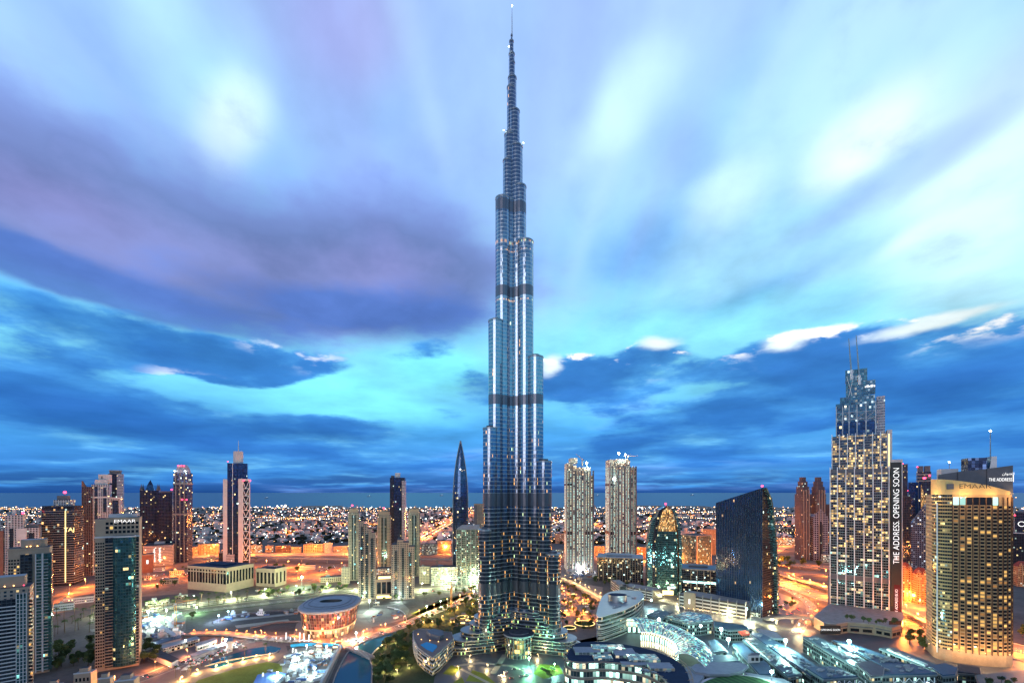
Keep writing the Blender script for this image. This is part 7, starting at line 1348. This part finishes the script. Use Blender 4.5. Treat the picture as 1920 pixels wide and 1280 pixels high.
# ================================================================ clutter: pits, yards, cabins
for k, c in (('cab_white', (.7, .72, .72)), ('cab_blue', (.08, .18, .45)), ('cab_rust', (.34, .14, .08)), ('cab_grey', (.25, .26, .28))): plain(k, c, .6, 0, .12)
def cabin_mesh(k, w, d, h, mat, stack): 
    m = MB(); m.box(-w/2, w/2, -d/2, d/2, .2, h); m.box(-w/2-.15, w/2+.15, -d/2-.15, d/2+.15, h, h+.25, 1)
    for i in range(3): x = -w*.35 + w*.35*i; m.box(x-.5, x+.5, -d/2-.05, -d/2+.1, h*.45, h*.8, 2)
    if stack: m.box(-w*.25, w*.3, -d*.3, d*.3, h+.25, h*1.6); m.tube((-w*.5, d*.2, .4), (w*.9, -d*.1, h*.5), .3, 5, .3)
    return m.mesh('site_cabin', [M[mat], M['roof_pale'], M['black']])
CM = [cabin_mesh(i, w, d, h, mt, s) for i, (w, d, h, mt, s) in enumerate(((9, 4, 3.2, 'cab_white', 0), (7, 3, 2.8, 'cab_grey', 1), (6, 5, 2.6, 'cab_rust', 0), (11, 3, 3, 'cab_blue', 0), (5, 4, 4, 'cab_grey', 0), (8, 3, 5.6, 'cab_white', 1)))]
rq = random.Random(31)
def inside(u, v, poly):
    c = False; n = len(poly)
    for i in range(n):
        (x0, y0), (x1, y1) = poly[i], poly[i-1]
        if (y0 > v) != (y1 > v) and u < (x1-x0)*(v-y0)/(y1-y0)+x0: c = not c
    return c
def scatter(poly, n, meshes, name, lab, cat, group, smin=.8, smax=1.3, z=0, gap=6.0, rotf=None, tries=60):
    us, vs = [p[0] for p in poly], [p[1] for p in poly]; got = []; k = 0
    for _ in range(n*tries):
        if len(got) >= n: break
        u, v = rq.uniform(min(us), max(us)), rq.uniform(min(vs), max(vs))
        if not inside(u, v, poly): continue
        p = gx(u, v, z)
        if any(hypot(p.x-a, p.y-b_) < gap for a, b_ in got): continue
        got.append((p.x, p.y)); src = meshes[k % len(meshes)]; k += 1; s_ = rq.uniform(smin, smax); r_ = rq.uniform(0, 6.28) if rotf is None else rotf + rq.uniform(-.05, .05) + (pi if rq.random() < .5 else 0)
        if isinstance(src, bpy.types.Mesh): o = bpy.data.objects.new(name, src); col.objects.link(o)
        else: o = dup(src)
        o.location = (p.x, p.y, z); o.rotation_euler = (0, 0, r_); o.scale = (s_, s_, s_); tag(o, lab, cat, group)
PIT = [(486, 1278), (538, 1230), (550, 1219), (632, 1217), (626, 1238), (600, 1278)]
scatter(PIT, 70, CM, 'site_cabin', 'small shed or material stack in the white lit building pit', 'site cabin', 'sheds and stacks in the building pit', .5, 1.1, gap=5)
PLOT = [(268, 1152), (345, 1149), (345, 1178), (330, 1194), (268, 1198)]
scatter(PLOT, 34, CM, 'site_cabin', 'shed or stack on the floodlit building plot beside the glass tower', 'site cabin', 'sheds on the building plot', .7, 1.5, gap=8)
scatter([(400, 1168), (440, 1150), (540, 1142), (556, 1150), (440, 1160)], 16, CM, 'site_cabin', 'small shed along the rim of the dark excavation', 'site cabin', 'sheds by the excavation', .6, 1.2, gap=8)
scatter([(690, 1170), (700, 1150), (755, 1140), (760, 1156)], 10, CM, 'site_cabin', 'small shed on the sandy clearing right of the opera hall', 'site cabin', 'sheds on the clearing', .6, 1.1, gap=8)
scatter([(1062, 1074), (1116, 1066), (1120, 1082), (1080, 1090)], 16, CM, 'site_cabin', 'pale site shed at the foot of the first unfinished tower', 'site cabin', 'sheds below the unfinished tower', 1.2, 2.2, gap=10)
t = thing('hoarding', 'bright blue hoarding along the far edge of the building pit', 'fence', (0, 0, 0)); HP = path([(545, 1213), (575, 1210), (620, 1211), (642, 1214)], 4); t.location = (HP[0].x, HP[0].y, 0)
for a, b_ in zip(HP[::2], HP[2::2]): m = MB(); a, b_ = a-HP[0], b_-HP[0]; m.face([(a.x, a.y, 0), (b_.x, b_.y, 0), (b_.x, b_.y, 4), (a.x, a.y, 4)]); m.face([(b_.x, b_.y+.3, 0), (a.x, a.y+.3, 0), (a.x, a.y+.3, 4), (b_.x, b_.y+.3, 4)]); m.face([(a.x, a.y, 4), (b_.x, b_.y, 4), (b_.x, b_.y+.3, 4), (a.x, a.y+.3, 4)]); m.build('panel', plain('hoarding_blue', (.02, .30, .55), .5) if 'hoarding_blue' not in M else M['hoarding_blue'], t)
t = thing('sheet_wall', 'grey corrugated sheet wall on the canal side of the building pit', 'wall', (0, 0, 0)); a, b_ = gx(640, 1216), gx(604, 1290); t.location = (a.x, a.y, 0); d = b_-a; n = Vector((-d.y, d.x, 0)).normalized()
for k in range(10):
    p0, p1 = d*(k/10), d*((k+.97)/10); m = MB(); m.prism([(p0.x, p0.y), (p1.x, p1.y), (p1.x-n.x*3, p1.y-n.y*3), (p0.x-n.x*3, p0.y-n.y*3)], 0, 6, bottom=True); m.build('sheet', M['cab_grey'], t)
t, o = roofb('site_cabin', 'row of blue roofed cabins at the near edge of the building pit', 'cabin', [(474, 1284), (484, 1264), (520, 1258), (536, 1262), (500, 1290)], 5, None, None); solid(o, 0, 4.4, 'wall', M['cab_white'], t); solid(grow(o, .6), 4.4, 5, 'roof', M['cab_blue'], t)
for lab, pts, z, mt in (('long warehouse with lit wall on the car park', [(300, 1210), (368, 1192), (374, 1196), (306, 1215)], 8, 'roof_pale'), ('shorter warehouse with lit wall on the car park', [(366, 1206), (402, 1195), (406, 1199), (370, 1210)], 7, 'roof_pale'), ('low grey roofed shed beside the glass tower', [(278, 1222), (296, 1216), (334, 1234), (322, 1240)], 7, 'roof'), ('narrow blue roofed shelter before the building plot', [(266, 1208), (336, 1190), (340, 1194), (270, 1213)], 5, 'roof_blue'), ('third long shed beside the car park', [(356, 1226), (420, 1204), (424, 1208), (362, 1230)], 5, 'roof_pale'), ('white event block at the head of the car park', [(426, 1196), (436, 1194), (436, 1200), (426, 1202)], 14, 'roof_pale')):
    t, o = roofb('warehouse', lab, 'warehouse', pts, z, None, None); solid(o, 0, z-.8, 'wall', [M['f_low_lit'] if 'lit wall' in lab else M['white_wall'], M['roof']], t); solid(grow(o, .5), z-.8, z, 'roof', M[mt], t)
for lab, pts, z in (('white awning sloping over the building plot', [(290, 1172), (300, 1168), (332, 1188), (326, 1192)], 9), ('second white awning on the building plot', [(308, 1160), (314, 1158), (326, 1174), (320, 1176)], 8)):
    t, o = roofb('awning', lab, 'awning', pts, z, None, None); solid(o, z-.7, z, 'cover', M['white_wall'], t)
    for x, y in o: m = MB(); m.tube((x*.95, y*.95, 0), (x*.95, y*.95, z-.7), .25, 5); m.build('post', M['steel'], t)
p = gx(329, 1176); crane(None, p.x, p.y, 0, 34, 26, .5, lab='yellow tower crane mast on the building plot beside the glass tower', up=3); p = gx(846, 1146); crane(None, p.x, p.y, 0, 44, 30, 2.6, lab='rusty tower crane left of the great tower', up=6)
# low white houses at the lower left corner
for u0, u1, vt, vb, lab in ((138, 182, 1262, 1300, 'pink white stepped villa with flat roofs at the foot of the named tower'), (182, 214, 1272, 1310, 'low white villa with arcade beside the stepped villa'), (214, 262, 1276, 1318, 'pink lit low villa row at the foot of the named tower'), (84, 120, 1286, 1330, 'pale flat roof cut by the bottom edge')):
    b = B('villa', lab, 'villa', u0, u1, vt, vb, ratio=.8, rot=18); b.body(M['beige'], mt=M['roof_pale'])
    b.box('upper_floor', b.x0*.6, b.x1*.4, b.y0*.3, b.y1*.8, b.h, b.h+4, M['beige'], M['roof']); b.box('parapet', b.x0-.2, b.x1+.2, b.y0-.2, b.y0+.4, b.h+.01, b.h+1, M['white_wall'])
    for i in range(4):
        for j in range(2): x = b.x0+b.w*(.16+.22*i); b.box('window', x-.8, x+.8, b.y0-.15, b.y0+.2, b.h*(.2+.4*j), b.h*(.38+.4*j), M['glass_dark'])

# plant on the mall roofs
def unit_mesh(k):
    r2 = random.Random(k); m = MB(); w, d, h = r2.uniform(1.2, 3.2), r2.uniform(1, 2.4), r2.uniform(1, 2.2); m.box(-w, w, -d, d, .3, h); m.tube((w*.3, 0, h), (w*.3, 0, h+.5), min(w, d)*.5, 8); m.tube((-w, 0, .6), (-w-r2.uniform(2, 7), 0, .6), .4, 6); m.tube((-w*.8, d*.8, 0), (-w*.8, d*.8, .3), .2, 4); return m.mesh('roof_unit', [M['steel'] if k % 2 else M['cab_grey']])
UM = [unit_mesh(k) for k in range(5)]
for poly, n_, z, lab in (([(1412, 1190), (1424, 1189), (1500, 1230), (1536, 1258), (1515, 1260)], 16, 20, 'duct unit on the long blue mall roof from the red canopy'), ([(1400, 1200), (1412, 1198), (1490, 1258), (1478, 1262)], 12, 20, 'duct unit on the second mall roof from the red canopy'), ([(1512, 1195), (1530, 1195), (1636, 1244), (1608, 1246)], 16, 21, 'duct unit on the broad teal mall roof'), ([(1568, 1203), (1588, 1205), (1684, 1240), (1652, 1242)], 14, 22, 'duct unit on the mall roof nearest the podium'), ([(1076, 1228), (1120, 1212), (1200, 1220), (1262, 1250), (1250, 1276), (1180, 1250)], 26, 24, 'duct unit on the curved mall front roof'), ([(1662, 1248), (1710, 1246), (1744, 1259), (1662, 1260)], 8, 24, 'duct unit on the widest truss roof'), ([(1518, 1254), (1562, 1251), (1594, 1264), (1545, 1267)], 7, 24, 'duct unit on the wide truss roof at the lower edge'), ([(1218, 1151), (1234, 1145), (1258, 1148), (1240, 1157)], 7, 18, 'duct unit on the flat roof behind the vault'), ([(1130, 1135), (1190, 1112), (1200, 1116), (1150, 1146)], 8, 34, 'duct unit on the dark roof of the curved office')):
    scatter(poly, n_, UM, 'roof_unit', lab, 'roof unit', lab.replace('duct unit', 'duct units'), .7, 1.3, z+.02, 4.5, .6)
for i in range(14):
    u = 1284 + 116*i/13; p = gx(u, 1136 + 22*(u-1274)/124 + 7); street_lamp(p, 'warm_lamp', 6, 3.5e3, (1, .8, .45), 'low lamp along the street before the long parking deck', 'parking deck street lamps', r=.5)

# round planters, kiosks, tents, hedges and benches that fill the open ground
for lab, u, v, r_ in (('large round lit planter in the orange garden right of the great tower', 1096, 1172, 15), ('smaller round planter in the orange garden beside the podium terraces', 1068, 1180, 9), ('round lit pavilion planter among the golden garden trees', 892, 1163, 13), ('open ring planter left of the round pavilion planter', 868, 1160, 9)):
    t = thing('planter', lab, 'planter', gx(u, v)); m = MB(); m.prism(ell(r_, r_, 28), 0, 3.2, 0, 0); m.build('wall', M['sandstone'], t); m = MB(); m.prism(ell(r_-1.2, r_-1.2, 24), 3.2, 3.6); m.build('bed', M['verge_grass'], t); m = MB()
    for i in range(24): a0_, a1_ = 2*pi*i/24, 2*pi*(i+1)/24; m.tube((r_*cos(a0_), r_*sin(a0_), 3.5), (r_*cos(a1_), r_*sin(a1_), 3.5), .3, 4)
    m.build('light_ring', M['sign_warm'], t)
def tent_mesh(): m = MB(); m.prism(rect(6, 6), 2.6, 5, o2=[(-.1, -.1), (.1, -.1), (.1, .1), (-.1, .1)]); [m.tube((x, y, 0), (x, y, 2.7), .12, 4) for x in (-2.8, 2.8) for y in (-2.8, 2.8)]; return m.mesh('tent', [M['white_wall']])
TM = [tent_mesh()]
scatter([(480, 1196), (548, 1200), (556, 1206), (470, 1202)], 14, TM, 'tent', 'small white market tent on the paving before the opera hall', 'tent', 'market tents before the opera hall', .8, 1.2, .02, 8, 0)
scatter([(330, 1256), (430, 1214), (440, 1218), (340, 1262)], 14, TM, 'tent', 'small white tent along the promenade above the lake', 'tent', 'tents on the promenade', .7, 1.0, .02, 8, .3)
scatter([(300, 1196), (340, 1186), (345, 1192), (300, 1204)], 8, TM, 'tent', 'small white tent beside the building plot fence', 'tent', 'tents by the building plot', .7, 1.0, .02, 8, .3)
def kiosk_mesh(): m = MB(); m.box(-4, 4, -2.4, 2.4, 0, 3.4, 0, 1); m.box(-4.6, 4.6, -3.4, 3, 3.4, 3.8, 1, 1); m.box(-3.4, 3.4, -2.5, -2.38, .8, 2.8, 2, 2); return m.mesh('kiosk', [M['beige'], M['slate'], M['sign_warm']])
KM = [kiosk_mesh()]
scatter([(840, 1160), (896, 1146), (896, 1172), (850, 1176)], 10, KM, 'kiosk', 'low kiosk with lit front among the golden garden trees', 'kiosk', 'kiosks in the golden garden', .8, 1.2, .02, 12, 0)
scatter([(1052, 1096), (1110, 1126), (1112, 1150), (1054, 1150)], 10, KM, 'kiosk', 'low kiosk with lit front in the orange garden', 'kiosk', 'kiosks in the orange garden', .8, 1.2, .02, 12, .4)
scatter([(590, 1222), (640, 1218), (646, 1204), (600, 1208)], 6, KM, 'kiosk', 'low kiosk with lit front between opera hall and canal', 'kiosk', 'kiosks by the canal', .7, 1.0, .02, 10, .1)
def wallp(nm, lab, cat, pts, h, th, mat):
    C = path(pts, 4); t = thing(nm, lab, cat, (C[0].x, C[0].y, 0)); 
    for a, b_ in zip(C, C[1:]):
        d = b_-a; a, b_ = a-C[0], b_-C[0]; n = Vector((-d.y, d.x, 0)).normalized()*th; m = MB(); o = [(a.x, a.y), (b_.x, b_.y), (b_.x+n.x, b_.y+n.y), (a.x+n.x, a.y+n.y)]; m.prism(o if n.x*0+1 else o, 0, h, bottom=True); m.build('section', M[mat], t)
wallp('garden_wall', 'pale wall edging the near side of the left lake', 'wall', [(384, 1249), (420, 1240), (470, 1231), (512, 1225), (524, 1219)], 1.2, .8, 'concrete'); wallp('garden_wall', 'pale quay wall along the canal below the opera hall', 'wall', [(738, 1199), (712, 1212), (694, 1232), (697, 1254), (695, 1290)], 1.4, 1.0, 'concrete'); wallp('garden_wall', 'curved quay wall on the opera side of the canal', 'wall', [(742, 1184), (690, 1200), (664, 1212), (648, 1228), (630, 1262), (620, 1292)], 1.4, 1.0, 'concrete')
wallp('retaining_wall', 'dark retaining wall round the excavation', 'wall', [(400, 1168), (440, 1155), (500, 1148), (560, 1145)], 3.2, 1.2, 'slate'); wallp('retaining_wall', 'lower dark retaining wall inside the excavation', 'wall', [(470, 1178), (520, 1168), (562, 1166)], 2.4, 1.2, 'slate'); wallp('fence', 'lit white fence curving across the sandy clearing', 'fence', [(726, 1138), (745, 1142), (758, 1150), (762, 1164)], 1.6, .5, 'white_wall'); wallp('fence', 'pale site fence along the boulevard before the building plot', 'fence', [(268, 1146), (330, 1136), (400, 1128)], 2.2, .3, 'cab_grey')
# ================================================================ trees
g = G('leaf'); oi = g.new('ShaderNodeObjectInfo'); tcn = g.new('ShaderNodeTexCoord'); n = g.new('ShaderNodeTexNoise', {'Vector': tcn.outputs['Object'], 'Scale': .7, 'Detail': 3.0}); g.P(Base_Color=g.mix(g.m('ADD', g.m('MULTIPLY', n.outputs[0], .7), g.m('MULTIPLY', oi.outputs['Random'], .3)), (.025, .05, .015), (.09, .13, .03)), Roughness=.8)
plain('bark', (.12, .085, .06), .95, 0, .25, .8); plain('frond', (.05, .085, .025), .8, 0, .3, .8)
rt = random.Random(77)
def leaf_tree(h, w, seed):
    r2 = random.Random(seed); t = thing('tree', 'x', 'tree'); m = MB(); m.tube((0, 0, 0), (.1, 0, h*.35), h*.035, 6, h*.022)
    cl = []
    for i in range(7): a, e = r2.uniform(0, 6.28), r2.uniform(.2, 1); p = (cos(a)*w*.32*e, sin(a)*w*.32*e, h*r2.uniform(.45, .85)); cl.append((p, w*r2.uniform(.16, .27))); m.tube((.1, 0, h*.33), p, h*.015, 4, h*.006)
    m.build('trunk', M['bark'], t); m = MB()
    for (c, r_) in cl:
        for k in range(85):
            d = Vector((r2.gauss(0, 1), r2.gauss(0, 1), r2.gauss(0, .8))).normalized()*r_*r2.uniform(.55, 1.1); p = Vector(c)+d; a = Vector((r2.gauss(0, 1), r2.gauss(0, 1), r2.gauss(0, 1))).normalized()*w*.042; b_ = a.orthogonal().normalized()*w*.036; m.face([p-a-b_, p+a-b_, p+a+b_, p-a+b_])
    m.build('crown', M['leaf'], t); return t
def palm(h, seed):
    r2 = random.Random(seed); t = thing('palm_tree', 'x', 'palm tree'); m = MB(); m.tube((0, 0, 0), (.3, .1, h), .32, 6, .2); m.build('trunk', M['bark'], t); m = MB()
    for i in range(15):
        a = 2*pi*i/15 + r2.uniform(-.2, .2); up = r2.uniform(.1, .9); prev = Vector((.3, .1, h)); L_ = r2.uniform(2.8, 3.8); d = Vector((cos(a), sin(a), 0)); q = Vector((-sin(a), cos(a), 0))
        for k in range(3): nx = prev + d*L_/3 + Vector((0, 0, up*.9 - .9*k)); w0, w1 = .55*(1-k/3.5), .55*(1-(k+1)/3.5); m.face([prev-q*w0, nx-q*w1, nx+q*w1, prev+q*w0]); prev = nx
    m.build('crown', M['frond'], t); return t
LT = [leaf_tree(h, w, i) for i, (h, w) in enumerate(((10, 10), (12, 11), (8, 9), (9, 7)))]; PT = [palm(11, 1), palm(9, 2), palm(12.5, 3)]
def trees(poly, n, src, name, lab, group, smin=.7, smax=1.25, z=0, gap=5.5): scatter(poly, n, src, name, lab, 'palm tree' if src is PT else 'tree', group, smin, smax, z, gap)
trees([(700, 1282), (698, 1236), (718, 1206), (740, 1196), (772, 1192), (776, 1215), (770, 1262), (730, 1284)], 44, LT, 'tree', 'dark leafy tree in the park between the canal and the ship shaped wing', 'trees in the canal park', .9, 1.5)
trees([(752, 1190), (790, 1160), (860, 1128), (898, 1118), (898, 1176), (850, 1182), (800, 1176), (770, 1190)], 42, LT, 'tree', 'garden tree lit golden left of the great tower', 'garden trees left of the great tower', .7, 1.2)
trees([(1048, 1090), (1070, 1096), (1118, 1124), (1122, 1170), (1095, 1186), (1058, 1172), (1046, 1130)], 40, LT, 'tree', 'garden tree lit orange right of the great tower', 'garden trees right of the great tower', .6, 1.1)
trees([(1048, 1120), (1110, 1130), (1118, 1176), (1056, 1178)], 16, PT, 'palm_tree', 'palm in the orange garden right of the great tower', 'palms right of the great tower', .9, 1.3)
trees([(100, 1216), (176, 1208), (176, 1250), (104, 1256)], 24, LT, 'tree', 'dark tree between the two beige towers in the lower corner', 'trees between the corner towers', .9, 1.5)
trees([(102, 1160), (176, 1152), (176, 1186), (102, 1196)], 18, PT, 'palm_tree', 'lit palm on the green strip left of the named tower', 'palms left of the named tower', 1.1, 1.6)
trees([(266, 1216), (288, 1212), (300, 1236), (268, 1248)], 10, LT, 'tree', 'dark tree beside the foot of the named tower', 'trees at the named tower', .9, 1.4)
trees([(480, 1112), (650, 1098), (650, 1106), (480, 1124)], 32, LT, 'tree', 'green lit street tree below the beige halls', 'street trees below the beige halls', .7, 1.15)
trees([(270, 1140), (470, 1118), (470, 1128), (270, 1152)], 44, PT, 'palm_tree', 'street palm along the boulevard left of the opera hall', 'boulevard palms', 1.0, 1.5)
trees([(700, 1122), (800, 1118), (890, 1104), (890, 1112), (800, 1128), (700, 1132)], 16, LT, 'tree', 'street tree at the feet of the beige towers', 'street trees at the beige towers', .7, 1.2)
trees([(1398, 1120), (1480, 1116), (1500, 1140), (1400, 1148)], 18, LT, 'tree', 'shrubby tree on the lot right of the dark sail tower', 'trees right of the sail tower', .6, 1.0)
trees([(1582, 1160), (1684, 1168), (1684, 1172), (1600, 1168)], 12, LT, 'tree', 'dark tree on the podium terrace of the twin masted tower', 'podium trees', .6, .9, 20, 5)
trees([(1110, 1086), (1205, 1098), (1205, 1106), (1120, 1096)], 10, LT, 'tree', 'dark tree before the columned office block', 'trees before the columned office', .8, 1.2)
trees([(306, 1276), (400, 1238), (500, 1218), (504, 1222), (410, 1244), (312, 1284)], 10, PT, 'palm_tree', 'palm on the promenade between lake and lawn', 'promenade palms', .8, 1.1)
trees([(1696, 1180), (1738, 1190), (1738, 1236), (1700, 1210)], 8, LT, 'tree', 'tree lit orange between the banner wall and the cream hotel', 'trees beside the cream hotel', .8, 1.3)
trees([(1900, 1180), (1935, 1184), (1935, 1200), (1900, 1196)], 4, LT, 'tree', 'dark tree above the road right of the cream hotel', 'trees right of the cream hotel', .9, 1.4)
trees([(1840, 1284), (1930, 1268), (1930, 1290), (1845, 1300)], 8, LT, 'tree', 'dark roof tree on the teal pool deck', 'pool deck trees', .5, .9, 16.2, 5)
trees([(1455, 1056), (1550, 1056), (1550, 1066), (1460, 1066)], 10, LT, 'tree', 'dark tree inside the orange interchange', 'interchange trees', 1.2, 2.0, 0, 14)
for u, v in ((1018, 1258), (1026, 1262), (1036, 1257), (1030, 1268)): p = gx(u, v); o = dup(LT[2]); o.location = p; o.scale = (.8, .8, .55); tag(o, 'low round shrub lit green by the entrance drum', 'shrub', 'lit shrubs'); o.name = 'shrub'
p = gx(360, 1160); o = dup(LT[1]); o.location = p; tag(o, 'single green lit tree on the building plot', 'tree')
# ================================================================ cars
emit('head_lamp', (1, .92, .75), 9, 'NONE'); emit('tail_lamp', (1, .06, .04), 9, 'NONE')
def car_mesh(mat):
    m = MB(); m.prism([(-2.2, -.9), (2.2, -.9), (2.2, .9), (-2.2, .9)], .35, .85, 0, 0, bottom=True); m.prism([(-2.2, -.9), (2.2, -.9), (2.2, .9), (-2.2, .9)], .85, .95, 0, 0, o2=[(-2.1, -.85), (2.0, -.85), (2.0, .85), (-2.1, .85)])
    m.prism([(-1.9, -.8), (1.1, -.8), (1.1, .8), (-1.9, .8)], .95, 1.45, 1, 0, o2=[(-1.4, -.66), (.5, -.66), (.5, .66), (-1.4, .66)])
    for x in (-1.4, 1.4):
        for y in (-.92, .92): m.tube((x, y-.1, .34), (x, y+.1, .34), .34, 8, m=2)
    for y in (-.6, .6): m.box(2.18, 2.26, y-.22, y+.22, .55, .8, 3); m.box(-2.27, -2.19, y-.22, y+.22, .6, .85, 4)
    return m.mesh('car', [M[mat], M['glass_dark'], M['black'], M['head_lamp'], M['tail_lamp']])
CARS = [car_mesh(k) for k in ('cab_white', 'cab_grey', 'slate', 'cab_white', 'cab_rust')]
def drive(C, step, off, lab, group):
    acc = rq.uniform(0, step); k = 0
    for p, q in zip(C, C[1:]):
        d = q-p; l = d.length; n = Vector((-d.y, d.x, 0)).normalized()
        while acc < l:
            for sg in (1, -1):
                s_ = p + d*(acc/l) + n*off*sg + n*rq.uniform(-1.5, 1.5); o = bpy.data.objects.new('car', CARS[rq.randrange(5)]); col.objects.link(o); o.location = (s_.x, s_.y, .06); o.rotation_euler = (0, 0, math.atan2(d.y, d.x) + (pi if sg > 0 else 0)); o.scale = (1.15,)*3; tag(o, lab, 'car', group)
            acc += step*rq.uniform(.6, 1.5)
        acc -= l
drive(RD['lake_road'][0], 26, 3.5, 'car driving on the lake road with its lights on', 'cars on the lake road'); drive(RD['boulevard'][0], 44, 6, 'car driving on the palm lined boulevard', 'cars on the boulevard'); drive(RD['slip_road'][0], 26, 3.5, 'car on the slip road under the sail tower', 'cars on the slip road'); drive(RD['side_road'][0], 90, 6, 'car on the road past the beige halls', 'cars on the side road')
scatter([(336, 1240), (380, 1226), (440, 1206), (456, 1208), (420, 1226), (350, 1252)], 44, CARS, 'car', 'car parked in rows on the lot above the lake', 'car', 'cars parked above the lake', 1.1, 1.2, .04, 3.4, .25)
scatter([(1420, 1128), (1490, 1126), (1505, 1150), (1430, 1156)], 18, CARS, 'car', 'car parked on the lot right of the dark sail tower', 'car', 'cars parked by the sail tower', 1.1, 1.2, .04, 4, .6)
scatter([(480, 1106), (640, 1096), (640, 1104), (480, 1116)], 14, CARS, 'car', 'car parked under the street trees below the beige halls', 'car', 'cars parked below the beige halls', 1.1, 1.2, .04, 4, .1)
scatter([(600, 1060), (652, 1058), (652, 1072), (590, 1078)], 12, CARS, 'car', 'car parked on the sandy lot before the slim beige tower', 'car', 'cars parked on the sandy lot', 1.3, 1.5, .04, 6, .1)
scatter([(1050, 1106), (1110, 1130), (1100, 1140), (1050, 1120)], 10, CARS, 'car', 'car parked in the orange garden right of the great tower', 'car', 'cars parked in the orange garden', 1.1, 1.2, .06, 4, .9)
scatter([(930, 1258), (985, 1252), (990, 1272), (940, 1280)], 9, CARS, 'car', 'car on the dark forecourt of the great tower', 'car', 'cars on the forecourt', 1.0, 1.1, .06, 5, .2)

drive([p for p in MWv if p.x > 150], 62, 10, 'car on the inner lanes of the orange motorway with its lights on', 'cars on the motorway')
scatter([(268, 1078), (350, 1074), (350, 1084), (268, 1090)], 26, CARS, 'car', 'car parked on the orange sand lot right of the named tower', 'car', 'cars parked on the orange lot', 1.3, 1.5, .04, 5, .1)
trees([(266, 1066), (350, 1060), (350, 1104), (266, 1108)], 8, LT, 'tree', 'dark shrubby tree on the orange sand lot right of the named tower', 'trees on the orange lot', .7, 1.3, 0, 14)
trees([(480, 1060), (650, 1060), (650, 1080), (480, 1084)], 10, LT, 'tree', 'dark tree on the sandy ground behind the beige halls', 'trees behind the beige halls', .8, 1.5, 0, 14)
for t in LT + PT:
    for c in list(t.children): bpy.data.objects.remove(c)
    bpy.data.objects.remove(t)
# lettering becomes plain mesh
bpy.context.view_layer.update(); dg = bpy.context.evaluated_depsgraph_get()
for o in TEXTS:
    me = bpy.data.meshes.new_from_object(o.evaluated_get(dg)); n_ = bpy.data.objects.new('x', me); col.objects.link(n_); n_.parent = o.parent; n_.matrix_basis = o.matrix_basis.copy(); nm = o.name; bpy.data.objects.remove(o); n_.name = nm
